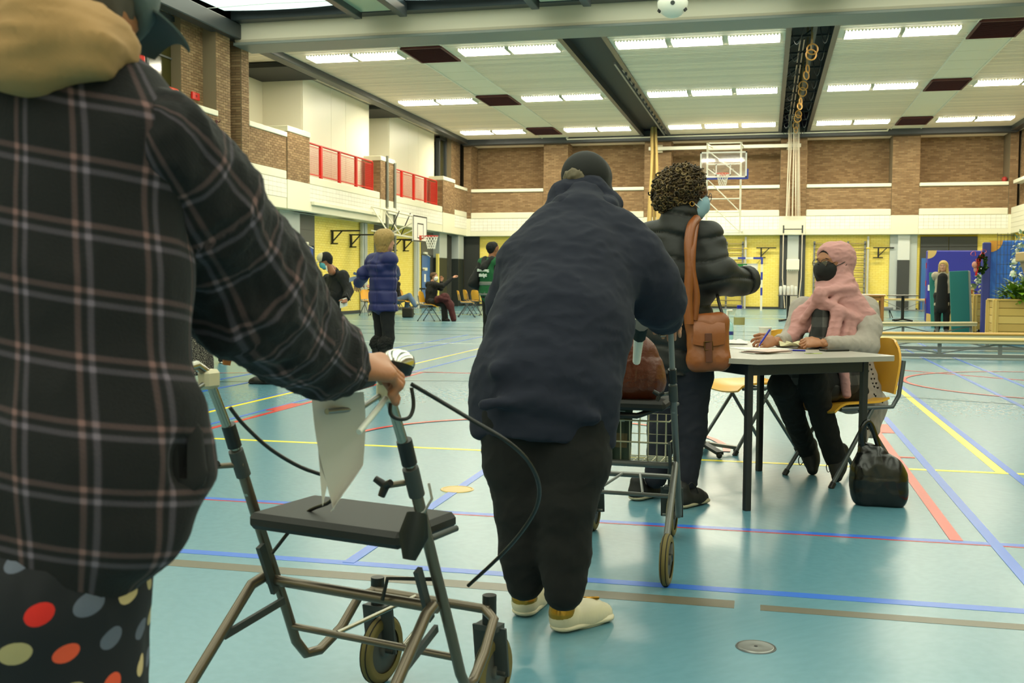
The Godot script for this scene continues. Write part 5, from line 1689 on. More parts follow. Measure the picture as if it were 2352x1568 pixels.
func rollator(label: String, c: Vector3, f: Vector3, seat_h: float, handle_h: float, metal: Material, upper: Material, basket: bool) -> Node3D:
	# a walker on four wheels; local x right, z backwards, so forwards is -z
	f = f.normalized()
	var t := thing("rollator", label, "walker", c, atan2(-f.x, -f.z))
	var P := func(u, h, w): return Vector3(u, h, -w)
	var up := []
	for s in [-1.0, 1.0]:
		var u: float = 0.25 * s
		part(t, "frame_tube", MB.new().tube([P.call(u, 0.73, -0.095), P.call(u, 0.50, 0.0), P.call(u, 0.30, 0.085), P.call(u, 0.2, 0.125), P.call(u * 0.98, 0.155, 0.16), P.call(u * 0.95, 0.15, 0.21), P.call(u * 0.9, 0.19, 0.29), P.call(u * 0.86, 0.26, 0.36), P.call(u * 0.7, 0.275, 0.385)], 0.0135, 12), metal)
		part(t, "handle_tube", MB.new().tube([P.call(u, 0.62, -0.052), P.call(u, 0.73, -0.093), P.call(u, handle_h - 0.06, -0.17), P.call(u, handle_h - 0.015, -0.192), P.call(u, handle_h + 0.005, -0.225), P.call(u, handle_h, -0.26)], 0.0115, 12), upper)
		part(t, "grip", MB.new().tube([P.call(u, handle_h, -0.25), P.call(u, handle_h - 0.004, -0.30), P.call(u, handle_h - 0.01, -0.40)], [0.017, 0.018, 0.0165], 12), M.plastic_black)
		part(t, "height_clamp", MB.new().tube([P.call(u, 0.67, -0.070), P.call(u, 0.735, -0.097)], 0.0185, 12), M.dark_grey)
		part(t, "height_clamp", MB.new().tube([P.call(u, 0.745, -0.1), P.call(u, 0.80, -0.122)], 0.0175, 12), M.plastic_black)
		part(t, "clamp_screw", MB.new().tube([P.call(u - 0.015 * s, 0.70, -0.085), P.call(u - 0.05, 0.695, -0.12)], 0.007, 8), metal)
		var kn := MB.new()
		for k in 3:
			var a := TAU * k / 3.0 + 0.4
			kn.tube([P.call(u - 0.05, 0.695, -0.12), P.call(u - 0.055 + 0.024 * cos(a), 0.695 + 0.024 * sin(a), -0.125)], [0.010, 0.008], 8)
		part(t, "star_knob", kn, M.plastic_black)
		part(t, "rear_leg", MB.new().tube([P.call(u, 0.40, 0.0), P.call(u * 1.02, 0.39, -0.04), P.call(u * 1.06, 0.115, -0.345)], 0.0135, 12), metal)
		part(t, "fold_plate", MB.new().bar(P.call(u - 0.02 * s, 0.49, -0.035), P.call(u - 0.02 * s, 0.36, 0.02), 0.012, 0.022), M.dark_grey)
		part(t, "fold_link", MB.new().bar(P.call(u - 0.022 * s, 0.33, 0.05), P.call(u * 1.02, 0.29, -0.14), 0.01, 0.018), M.dark_grey)
		part(t, "seat_stay", MB.new().tube([P.call(u * 0.96, seat_h - 0.03, -0.05), P.call(u * 0.96, seat_h - 0.03, 0.12)], 0.008, 8), M.dark_grey)
		# brake plate and cable
		part(t, "brake_plate", MB.new().box(P.call(u, handle_h - 0.03, -0.185), Vector3(0.035, 0.045, 0.05), 0.008), mat("brake_cream", Color(0.78, 0.74, 0.62), 0.4))
		part(t, "brake_lever", MB.new().tube([P.call(u - 0.005 * s, handle_h - 0.04, -0.21), P.call(u - 0.01 * s, handle_h - 0.06, -0.27), P.call(u - 0.012 * s, handle_h - 0.055, -0.38)], 0.006, 8), M.steel)
		part(t, "rear_fork", MB.new().bar(P.call(u * 1.06, 0.14, -0.31), P.call(u * 1.09, 0.10, -0.36), 0.05, 0.05, Vector3.UP, 0.006), M.dark_grey)
		wheel(t, P.call(u * 1.1, 0.098, -0.365), Vector3.RIGHT, 0.098, 0.034)
		# front caster
		part(t, "caster_stem", MB.new().tube([P.call(u * 0.72, 0.22, 0.40), P.call(u * 0.72, 0.31, 0.40)], 0.019, 12), M.plastic_black)
		part(t, "caster_fork", MB.new().bar(P.call(u * 0.72 - 0.03, 0.225, 0.40), P.call(u * 0.72 - 0.03, 0.09, 0.42), 0.008, 0.04), M.dark_grey)
		part(t, "caster_fork", MB.new().bar(P.call(u * 0.72 + 0.03, 0.225, 0.40), P.call(u * 0.72 + 0.03, 0.09, 0.42), 0.008, 0.04), M.dark_grey)
		part(t, "caster_crown", MB.new().bar(P.call(u * 0.72 - 0.034, 0.225, 0.40), P.call(u * 0.72 + 0.034, 0.225, 0.40), 0.045, 0.015), M.dark_grey)
		part(t, "axle_bolt", MB.new().tube([P.call(u * 0.72 - 0.042, 0.096, 0.42), P.call(u * 0.72 + 0.042, 0.096, 0.42)], 0.009, 8), M.steel)
		wheel(t, P.call(u * 0.72, 0.096, 0.42), Vector3.RIGHT, 0.096, 0.034)
	part(t, "cross_tube", MB.new().tube([P.call(-0.25, 0.39, 0.02), P.call(0.25, 0.39, 0.02)], 0.0135, 12), metal)
	part(t, "cross_tube", MB.new().tube([P.call(-0.25, 0.245, 0.105), P.call(0.25, 0.245, 0.105)], 0.009, 12), metal)
	part(t, "front_tube", MB.new().tube([P.call(-0.19, 0.275, 0.385), P.call(0.19, 0.275, 0.385)], 0.0125, 12), metal)
	for s in [-1.0, 1.0]:
		part(t, "brace_rod", MB.new().tube([P.call(0.1 * s, 0.25, 0.105), P.call(0.04 * s, 0.28, 0.38)], 0.006, 8), upper)
	# seat
	var sm := mat("seat_black", Color(0.075, 0.072, 0.068), 0.62)
	part(t, "seat", MB.new().box(P.call(0, seat_h - 0.02, 0.035), Vector3(0.44, 0.04, 0.26), 0.012), sm)
	if basket:
		var wire := mat("wire_cream", Color(0.72, 0.70, 0.60), 0.35, 0.4)
		var bk := MB.new()
		for k in 12:
			bk.tube([P.call(-0.21 + 0.038 * k, 0.57, 0.02), P.call(-0.21 + 0.038 * k, 0.385, 0.03), P.call(-0.21 + 0.038 * k, 0.385, 0.26), P.call(-0.21 + 0.038 * k, 0.57, 0.27)], 0.0028, 6, false)
		for k in 7:
			bk.tube([P.call(-0.22, 0.385, 0.03 + 0.038 * k), P.call(0.22, 0.385, 0.03 + 0.038 * k)], 0.0028, 6, false)
		part(t, "basket_wires", bk, wire).set_meta("kind", "stuff")
		for y in [0.57, 0.48]:
			part(t, "basket_rim", MB.new().tube([P.call(-0.22, y, 0.02), P.call(0.22, y, 0.02), P.call(0.22, y, 0.27), P.call(-0.22, y, 0.27), P.call(-0.22, y, 0.02)], 0.004, 6, false), wire)
		part(t, "backrest_strap", MB.new().tube([P.call(-0.23, 0.62, 0.15), P.call(-0.1, 0.60, -0.06), P.call(0.1, 0.60, -0.06), P.call(0.23, 0.64, 0.1)], 0.012, 8), M.plastic_black)
	return t

func build_rollators() -> void:
	var bronze := mat("frame_bronze", Color(0.42, 0.38, 0.33), 0.30, 0.7)
	var bright := mat("handle_chrome", Color(0.62, 0.60, 0.55), 0.2, 1.0)
	var r1 := rollator("bronze walker with black seat and bell held by the person in plaid", Vector3(-0.975, 0, -2.36), Vector3(0.24, 0, -0.97), 0.585, 0.945, bronze, bright, false)
	# bell on the held handle
	var hb := r1.to_local(dp(915, 832, 2.19))
	var bell := MB.new()
	bell.t = Transform3D(Basis(Vector3.RIGHT, -0.35), hb)
	bell.lathe([Vector2(0.001, -0.026), Vector2(0.02, -0.026), Vector2(0.03, -0.022), Vector2(0.033, -0.005)], 24)
	part(r1, "bell_base", bell, M.plastic_black)
	var dome := MB.new()
	dome.t = Transform3D(Basis(Vector3.RIGHT, -0.35), hb)
	dome.lathe([Vector2(0.034, -0.006), Vector2(0.0345, 0.004), Vector2(0.030, 0.016), Vector2(0.018, 0.024), Vector2(0.001, 0.026)], 28)
	part(r1, "bell_dome", dome, M.chrome, "shiny bell dome")
	part(r1, "bell_lever", MB.new().box(hb + Vector3(-0.03, -0.012, 0.02), Vector3(0.02, 0.008, 0.016), 0.003), M.chrome)
	# cables
	var c0 := dp(945, 882, 2.17)
	var cab := [c0, dp(1010, 920, 2.2), dp(1085, 965, 2.2), dp(1160, 1010, 2.2), dp(1210, 1055, 2.25), dp(1237, 1110, 2.3), dp(1232, 1165, 2.35), dp(1195, 1225, 2.42), dp(1145, 1280, 2.5), dp(1075, 1345, 2.55)]
	part(r1, "brake_cable", local_tube(r1, smooth_path(cab, 5), 0.0045), M.plastic_black)
	var cab2 := [dp(528, 935, 2.3), dp(560, 975, 2.32), dp(620, 1030, 2.36), dp(690, 1072, 2.4), dp(770, 1105, 2.45), dp(760, 1150, 2.5), dp(700, 1180, 2.6), dp(625, 1270, 2.6)]
	part(r1, "brake_cable", local_tube(r1, smooth_path(cab2, 5), 0.0045), M.plastic_black)
	part(r1, "brake_hand_lever", local_tube(r1, [dp(886, 915, 2.1), dp(868, 938, 2.06), dp(824, 992, 1.98)], 0.006), mat("lever_white", Color(0.85, 0.85, 0.82), 0.3))
	part(r1, "lever_loop", local_tube(r1, smooth_path([dp(897, 925, 2.14), dp(897, 950, 2.14), dp(915, 962, 2.15), dp(940, 958, 2.16), dp(950, 930, 2.17), dp(945, 890, 2.17)], 4), 0.004), M.plastic_black)
	part(r1, "hook_wire", local_tube(r1, [dp(1010, 1330, 2.45), dp(890, 1328, 2.5), dp(878, 1378, 2.5)], 0.005), M.plastic_black)
	# paper held with the handle
	var pp := thing("paper_letter", "folded white paper letter held under the hand on the walker handle", "paper", dp(775, 1040, 2.12))
	var q := [dp(715, 905, 2.1), dp(833, 900, 2.16), dp(836, 1070, 2.16), dp(765, 1172, 2.13), dp(742, 1130, 2.11), dp(735, 1165, 2.1)]
	var o := pp.position
	part(pp, "sheet", mb(o).sheet(8, 14, func(u, v):
		var l: Vector3 = q[0].lerp(q[3] + Vector3(-0.004, 0.0, 0), v)
		var r: Vector3 = q[1].lerp(q[2], minf(1.0, v * 1.25)) if v < 0.8 else q[2].lerp(q[3], (v - 0.8) / 0.2)
		return l.lerp(r, u) + Vector3(0, 0, 0.012 * sin(3.5 * u + 4 * v)), 0.0008), mat("letter", Color(0.80, 0.77, 0.74), 0.75))
	part(pp, "rear_sheet", mb(o).sheet(4, 10, func(u, v):
		var l: Vector3 = q[0].lerp(q[5], v) + Vector3(0, 0, -0.012)
		var r: Vector3 = dp(790, 905, 2.15).lerp(q[4], v) + Vector3(0, 0, -0.012)
		return l.lerp(r, u), 0.0008), mat("letter", Color(0.80, 0.77, 0.74), 0.75))
	# dark key tag hanging on the walker clamp
	var kt := thing("key_tag", "dark green leather key tag hanging from the walker clamp", "key tag", dp(945, 1230, 2.22))
	part(kt, "tag", mb(kt.position).tube([dp(958, 1180, 2.22), dp(950, 1230, 2.21), dp(940, 1285, 2.21)], [0.022, 0.032, 0.014], 12, true, Vector3(0.3, 0, 0.95).normalized(), 0.3), mat("tag_green", Color(0.035, 0.065, 0.07), 0.55))
	part(kt, "ring", mb(kt.position).tube([dp(985, 1110, 2.24), dp(992, 1145, 2.23), dp(975, 1175, 2.22), dp(958, 1185, 2.22)], 0.003, 6), M.steel)
	# second walker, before the bent person
	var grey := mat("frame_grey", Color(0.42, 0.42, 0.41), 0.35, 0.6)
	var r2 := rollator("grey walker with wire basket pushed by the bent person in navy", Vector3(-0.60, 0, -4.37), Vector3(0.06, 0, -1), 0.665, 1.0, grey, M.steel_painted, true)
	# things that the walker carries
	var hbg := thing("brown_handbag", "brown leather handbag standing on the grey walker's seat", "handbag", Vector3(-0.60, 0.665, -4.38))
	var leather := mat("leather_brown", Color(0.34, 0.14, 0.045), 0.38, 0.0, "soft", 0.4, 6.0)
	part(hbg, "body", field_mesh([bone(Vector3(-0.13, 0.055, 0.0), Vector3(0.13, 0.055, 0.0), 0.07, 0.07, 0.03), bone(Vector3(-0.125, 0.13, 0.0), Vector3(0.125, 0.13, 0.0), 0.058, 0.058, 0.08), bone(Vector3(-0.11, 0.21, 0.0), Vector3(0.11, 0.21, 0.0), 0.036, 0.036, 0.08), bone(Vector3(-0.09, 0.27, 0.0), Vector3(0.09, 0.28, 0.0), 0.018, 0.018, 0.05)], 0.009, Vector3.ZERO, folds(0.005, 82)), leather)
	part(hbg, "seam_strap", MB.new().tube([Vector3(-0.03, 0.05, 0.077), Vector3(-0.03, 0.16, 0.062)], 0.012, 8, true, Vector3(0, 0, 1), 0.4), mat("leather_dark", Color(0.16, 0.07, 0.03), 0.45))
	part(hbg, "buckle", MB.new().box(Vector3(-0.03, 0.1, 0.08), Vector3(0.02, 0.035, 0.008), 0.002), M.steel)
	part(hbg, "handle", MB.new().tube(smooth_path([Vector3(-0.07, 0.26, 0), Vector3(-0.06, 0.33, 0.01), Vector3(0.04, 0.34, 0.01), Vector3(0.07, 0.27, 0)], 4), 0.007, 8), leather)
	for e in [[-0.10, Color(0.75, 0.72, 0.66), "folded newspaper with red print in the walker basket"], [-0.02, Color(0.045, 0.16, 0.10), "dark green magazine standing in the walker basket"]]:
		var mg := thing("magazine", e[2], "magazine", Vector3(-0.60 + e[0], 0.39, -4.42))
		mg.rotation.y = -0.2
		mg.rotation.x = -0.12
		part(mg, "cover", MB.new().box(Vector3(0, 0.14, 0), Vector3(0.16, 0.27, 0.012), 0.002), mat("cover%d" % int(e[0] * -100), e[1], 0.5))
		if e[0] == -0.10:
			lettering(mg, "headline", "ALERT", Vector3(0.0, 0.05, 0.0075), 0.03, M.red_paint, Basis.IDENTITY, 0.001)
			part(mg, "photo", MB.new().box(Vector3(0.03, 0.13, 0.0068), Vector3(0.06, 0.07, 0.001)), M.dark_grey)
		else:
			part(mg, "picture", MB.new().box(Vector3(0.0, 0.09, 0.0068), Vector3(0.13, 0.06, 0.001)), mat("picture_tan", Color(0.35, 0.3, 0.18), 0.5))
			for k in 6:
				part(mg, "text_line", MB.new().box(Vector3(0.0, 0.17 + 0.014 * k, 0.0066), Vector3(0.1 - 0.01 * (k % 3), 0.003, 0.001)), M.grey_paint)
	var tw := thing("papers_roll", "rolled white papers sticking out beside the navy jacket over the walker", "paper", dp(1462, 790, 4.15))
	part(tw, "sheet", mb(tw.position).tube([dp(1462, 830, 4.2), dp(1468, 770, 4.15)], [0.03, 0.04], 10, true, Vector3(1, 0, 0), 0.5), M.paper)
	part(tw, "pattern_edge", mb(tw.position).tube([dp(1468, 772, 4.15), dp(1472, 745, 4.12)], [0.045, 0.05], 10, true, Vector3(1, 0, 0), 0.6), mat("check_dark", Color(0.12, 0.16, 0.15), 0.8))

func smooth_path(pts: Array, sub: int) -> Array:
	var out := []
	for i in pts.size() - 1:
		var p0: Vector3 = pts[maxi(i - 1, 0)]
		var p3: Vector3 = pts[mini(i + 2, pts.size() - 1)]
		for k in sub:
			out.append(pts[i].cubic_interpolate(pts[i + 1], p0, p3, float(k) / sub))
	out.append(pts[pts.size() - 1])
	return out
func local_tube(t: Node3D, pts: Array, r) -> MB:
	var q := []
	for p in pts:
		q.append(t.to_local(p))
	return MB.new().tube(q, r, 8)

func build_desk() -> void:
	# the desk: u along the near edge, v away from it
	var L1 := Vector3(-0.076, 0, -5.412)
	var u := Vector3(0.823, 0, -0.568)
	var v := Vector3(-0.568, 0, -0.823)
	var H := 0.768
	var t := thing("desk", "grey-topped table with dark square legs where the woman in pink writes", "table", L1 + u * 0.35 + v * 0.46)
	var o := t.position
	var top := mb(o)
	var P := func(a, b): return L1 + u * a + v * b
	var poly := []
	for e in [[-0.02, -0.11], [0.80, -0.11], [0.84, -0.07], [0.84, 1.45], [-0.14, 1.45], [-0.14, 0.05]]:
		poly.append(P.call(e[0], e[1]))
	var up := poly.map(func(p): return p + Vector3(0, H, 0))
	var dn := poly.map(func(p): return p + Vector3(0, H - 0.026, 0))
	top.face(up)
	var rev := dn.duplicate()
	rev.reverse()
	top.face(rev)
	for k in poly.size():
		var n := (k + 1) % poly.size()
		top.face([dn[k], dn[n], up[n], up[k]])
	part(t, "tabletop", top, mat("top_grey", Color(0.60, 0.575, 0.54), 0.4, 0.0, "fine", 0.03, 10.0))
	var legm := mat("leg_anthracite", Color(0.115, 0.12, 0.135), 0.45)
	for e in [[0, 0], [0.705, 0], [0.705, 0.93], [0, 0.93]]:
		part(t, "leg", mb(o).bar(P.call(e[0], e[1]), P.call(e[0], e[1]) + Vector3(0, H - 0.03, 0), 0.033, 0.033, u, 0.003), legm)
	for e in [[0, 0, 0.705, 0], [0.705, 0, 0.705, 0.93], [0, 0.93, 0.705, 0.93], [0, 0, 0, 0.93]]:
		part(t, "apron", mb(o).bar(P.call(e[0], e[1]) + Vector3(0, H - 0.058, 0), P.call(e[2], e[3]) + Vector3(0, H - 0.058, 0), 0.022, 0.06, Vector3.UP, 0.002), legm)
	# on the desk
	var on := func(px, py): return fl(px, py, H)
	var s1 := thing("paper_form", "white paper form under the writing hand", "paper", on.call(1745, 800))
	s1.rotation.y = 0.5
	part(s1, "sheet", MB.new().box(Vector3(0, 0.001, 0), Vector3(0.3, 0.002, 0.21)), M.paper)
	var s2 := thing("leaflets", "fanned leaflets lying at the near edge of the desk", "leaflets", on.call(1757, 810))
	s2.rotation.y = 0.6
	for k in 4:
		var m := MB.new()
		m.t = Transform3D(Basis(Vector3.UP, 0.13 * k), Vector3(0.01 * k, 0.003 + 0.003 * k, 0))
		part(s2, "leaflet", m.box(Vector3.ZERO, Vector3(0.24, 0.0022, 0.13)), [M.paper, mat("leaf_pink", Color(0.72, 0.55, 0.50), 0.6), mat("leaf_grey", Color(0.45, 0.43, 0.42), 0.6), mat("leaf_rose", Color(0.78, 0.66, 0.62), 0.6)][k])
	var ph := thing("phone", "black phone lying by the desk corner", "phone", on.call(1916, 806))
	ph.rotation.y = 0.55
	part(ph, "case", MB.new().box(Vector3(0, 0.006, 0), Vector3(0.15, 0.011, 0.072), 0.003), M.plastic_black)
	part(ph, "screen", MB.new().box(Vector3(0, 0.012, 0), Vector3(0.14, 0.001, 0.066)), mat("screen_black", Color(0.02, 0.02, 0.025), 0.1))
	var nk := thing("napkin", "crumpled cream napkin beside the hand on the desk", "napkin", on.call(1835, 800))
	part(nk, "cloth", MB.new().sheet(14, 10, func(a, b): return Vector3((a - 0.5) * 0.24, 0.012 + 0.03 * absf(sin(a * 7.0 + b * 3.0) * cos(b * 5.0 + a * 2.0)), (b - 0.5) * 0.1) + u * 0.02 * b, 0.0015), mat("napkin", Color(0.80, 0.76, 0.62), 0.9))
	var nk2 := thing("tissue", "small white tissue lying before the bottles", "tissue", on.call(1690, 790))
	part(nk2, "cloth", MB.new().sheet(12, 10, func(a, b): return Vector3((a - 0.5) * 0.14, 0.008 + 0.05 * absf(sin(a * 5.0 + b * 4.0) * cos(b * 3.0)) * sin(PI * a) * sin(PI * b), (b - 0.5) * 0.12), 0.0015), M.paper)
	var st := thing("sticker_card", "small yellow-green card near the phone", "card", on.call(1868, 812))
	st.rotation.y = 0.5
	part(st, "card", MB.new().box(Vector3(0, 0.0015, 0), Vector3(0.09, 0.003, 0.03)), mat("card_green", Color(0.66, 0.70, 0.42), 0.6))
	part(st, "stripe", MB.new().box(Vector3(-0.02, 0.0034, 0), Vector3(0.03, 0.001, 0.028)), M.dark_grey)
	var pn := thing("pen", "blue pen lying flat on the desk beside the napkin", "pen", on.call(1835, 807))
	part(pn, "barrel", mb(pn.position).tube([on.call(1812, 806) + Vector3(0, 0.005, 0), on.call(1850, 807) + Vector3(0, 0.005, 0)], 0.0045, 8), mat("pen_blue", Color(0.07, 0.08, 0.60), 0.35))
	part(pn, "tip", mb(pn.position).tube([on.call(1812, 806) + Vector3(0, 0.005, 0), on.call(1806, 805.8) + Vector3(0, 0.005, 0)], [0.004, 0.001], 8), M.steel)
	# cup and bottles
	var cp := thing("paper_cup", "white paper cup behind the writing hand", "cup", on.call(1757, 789))
	part(cp, "wall", MB.new().lathe([Vector2(0.027, 0.003), Vector2(0.0275, 0.0), Vector2(0.038, 0.098), Vector2(0.0395, 0.1), Vector2(0.0385, 0.1025), Vector2(0.0365, 0.1), Vector2(0.026, 0.004), Vector2(0.001, 0.004)], 24), mat("cup_white", Color(0.90, 0.88, 0.84), 0.6))
	part(cp, "drink", MB.new().lathe([Vector2(0.0345, 0.082), Vector2(0.001, 0.082)], 20), mat("coffee", Color(0.45, 0.36, 0.24), 0.3))
	var bt := thing("water_bottle", "clear water bottle with blue cap and yellow-grey label", "bottle", on.call(1697, 784))
	var gl := glass("bottle_glass", Color(0.85, 0.93, 0.95), 0.16)
	part(bt, "shell", MB.new().lathe([Vector2(0.001, 0.003), Vector2(0.03, 0.0), Vector2(0.034, 0.01), Vector2(0.033, 0.03), Vector2(0.0345, 0.045), Vector2(0.033, 0.06), Vector2(0.0345, 0.075), Vector2(0.033, 0.09), Vector2(0.034, 0.105), Vector2(0.034, 0.15), Vector2(0.033, 0.165), Vector2(0.024, 0.19), Vector2(0.014, 0.205), Vector2(0.014, 0.215)], 24), gl)
	part(bt, "label", MB.new().lathe([Vector2(0.0345, 0.106), Vector2(0.0347, 0.108), Vector2(0.0347, 0.152), Vector2(0.0345, 0.154)], 24, PI), mat("bottle_label", Color(0.62, 0.60, 0.38), 0.5))
	part(bt, "cap", MB.new().lathe([Vector2(0.0155, 0.208), Vector2(0.016, 0.21), Vector2(0.016, 0.228), Vector2(0.014, 0.23), Vector2(0.001, 0.23)], 20), mat("cap_blue", Color(0.06, 0.10, 0.62), 0.35))
	var sb := thing("gel_bottle", "pale turquoise gel bottle with white pump beside the brown bag", "bottle", on.call(1670, 787))
	part(sb, "shell", MB.new().lathe([Vector2(0.001, 0.002), Vector2(0.034, 0.0), Vector2(0.037, 0.008), Vector2(0.037, 0.10), Vector2(0.032, 0.12), Vector2(0.014, 0.135), Vector2(0.014, 0.15)], 24), glass("gel_glass", Color(0.60, 0.86, 0.88), 0.5))
	part(sb, "label", MB.new().lathe([Vector2(0.0375, 0.05), Vector2(0.0378, 0.052), Vector2(0.0378, 0.07), Vector2(0.0375, 0.072)], 24, PI), mat("gel_label", Color(0.15, 0.2, 0.5), 0.5))
	part(sb, "pump", MB.new().tube([Vector3(0, 0.15, 0), Vector3(0, 0.2, 0), Vector3(0.03, 0.2, 0.01)], 0.008, 8), M.white_metal)
	# chairs at the desk
	var c1 := school_chair("school_chair", "empty yellow plywood chair at the far side of the desk")
	c1.position = Vector3(-0.12, 0, -7.42)
	c1.rotation.y = -0.95
	var c2 := school_chair("school_chair", "yellow plywood chair that carries the woman in the pink headscarf")
	c2.position = Vector3(0.44, 0, -6.43)
	c2.rotation.y = -0.967
	# black leather bag on the floor
	var bg := thing("leather_bag", "shiny black leather bag standing on the floor beside the desk leg", "bag", fl(2014, 1160))
	var bc := bg.position
	var bl := mat("leather_black", Color(0.022, 0.022, 0.022), 0.22)
	var bn := Vector3(0.25, 0, 0.97)
	part(bg, "body", field_mesh([bone(Vector3(-0.065, 0.045, 0), Vector3(0.085, 0.045, 0), 0.06, 0.06, 0.03), bone(Vector3(-0.075, 0.13, 0), Vector3(0.085, 0.13, -0.01), 0.056, 0.06, 0.08), bone(Vector3(-0.07, 0.2, -0.01), Vector3(0.06, 0.2, -0.01), 0.05, 0.05, 0.09), bone(Vector3(-0.07, 0.30, -0.02), Vector3(-0.005, 0.27, -0.01), 0.024, 0.03, 0.09), dent(Vector3(-0.3, -0.05, 0), Vector3(0.3, -0.05, 0), 0.052, 0.052, 0.01)], 0.008, Vector3.ZERO, folds(0.005, 81, Vector3(6, 5, 6))), bl)
	part(bg, "handle", MB.new().tube(smooth_path([Vector3(-0.07, 0.29, 0), Vector3(-0.085, 0.38, 0.01), Vector3(-0.06, 0.43, 0.0), Vector3(-0.03, 0.40, -0.02), Vector3(0.01, 0.28, -0.02)], 5), 0.014, 10, true, Vector3(0, 0, 1), 0.4), bl)
	part(bg, "clasp", MB.new().box(Vector3(0.0, 0.27, 0.02), Vector3(0.03, 0.012, 0.01), 0.003), M.plastic_black)
	# star base of a swivel stool behind the standing woman
	var sbz := thing("stool_base", "black and silver star base of a stool on the floor", "stool base", fl(1612, 1040))
	for k in 5:
		var a := TAU * k / 5.0 - 0.25
		part(sbz, "arm", MB.new().bar(Vector3(0, 0.07, 0), Vector3(cos(a) * 0.24, 0.035, sin(a) * 0.24), 0.05, 0.02), M.steel if k % 2 == 0 else M.plastic_black)
		part(sbz, "arm_foot", MB.new().ball(Vector3(cos(a) * 0.23, 0.02, sin(a) * 0.23), Vector3.ONE * 0.02, 10, 6), M.plastic_black)
	part(sbz, "stem", MB.new().tube([Vector3(0, 0.06, 0), Vector3(0, 0.3, 0)], 0.025, 12), M.steel)

# ---------- people ----------
func head_bones(c: Vector3, b: Basis, s := 1.0, neck := true) -> Array:
	# b.x to the person's left-hand side as seen from the front, b.y up, b.z where the face looks
	var L := func(x, y, z): return c + (b.x * x + b.y * y + b.z * z) * s
	var o := [
		bone(L.call(0, 0.035, -0.03), L.call(0, 0.04, 0.02), 0.078 * s, 0.074 * s, 0.03 * s),
		bone(L.call(0, 0.0, 0.015), L.call(0, -0.06, 0.035), 0.066 * s, 0.048 * s, 0.04 * s),
		bone(L.call(-0.03, -0.065, 0.03), L.call(0, -0.088, 0.062), 0.034 * s, 0.022 * s, 0.03 * s),
		bone(L.call(0.03, -0.065, 0.03), L.call(0, -0.088, 0.062), 0.034 * s, 0.022 * s, 0.03 * s),
		bone(L.call(-0.036, -0.02, 0.058), L.call(-0.03, -0.03, 0.062), 0.024 * s, 0.022 * s, 0.03 * s),
		bone(L.call(0.036, -0.02, 0.058), L.call(0.03, -0.03, 0.062), 0.024 * s, 0.022 * s, 0.03 * s),
		dent(L.call(-0.03, 0.008, 0.102), L.call(-0.034, 0.008, 0.098), 0.017 * s, 0.015 * s, 0.016 * s),
		dent(L.call(0.03, 0.008, 0.102), L.call(0.034, 0.008, 0.098), 0.017 * s, 0.015 * s, 0.016 * s),
		bone(L.call(-0.042, 0.03, 0.074), L.call(-0.012, 0.028, 0.086), 0.009 * s, 0.010 * s, 0.018 * s),
		bone(L.call(0.042, 0.03, 0.074), L.call(0.012, 0.028, 0.086), 0.009 * s, 0.010 * s, 0.018 * s),
		bone(L.call(0, 0.018, 0.088), L.call(0, -0.028, 0.106), 0.009 * s, 0.0125 * s, 0.014 * s),
		bone(L.call(-0.014, -0.031, 0.096), L.call(0.014, -0.031, 0.096), 0.0095 * s, 0.0095 * s, 0.01 * s),
		bone(L.call(-0.018, -0.055, 0.083), L.call(0.018, -0.055, 0.083), 0.009 * s, 0.009 * s, 0.008 * s),
		bone(L.call(-0.016, -0.066, 0.081), L.call(0.016, -0.066, 0.081), 0.009 * s, 0.009 * s, 0.006 * s)]
	for sd in [-1.0, 1.0]:
		o.append(bone(L.call(sd * 0.074, 0.015, -0.005), L.call(sd * 0.072, -0.025, 0.0), 0.017 * s, 0.010 * s, 0.008 * s, b.x, 0.45))
		o.append(dent(L.call(sd * 0.086, 0.004, 0.004), L.call(sd * 0.084, -0.008, 0.004), 0.007 * s, 0.006 * s, 0.006 * s))
	if neck:
		o.append(bone(L.call(0, -0.05, -0.015), L.call(0, -0.19, -0.03), 0.052 * s, 0.06 * s, 0.03 * s))
	return o
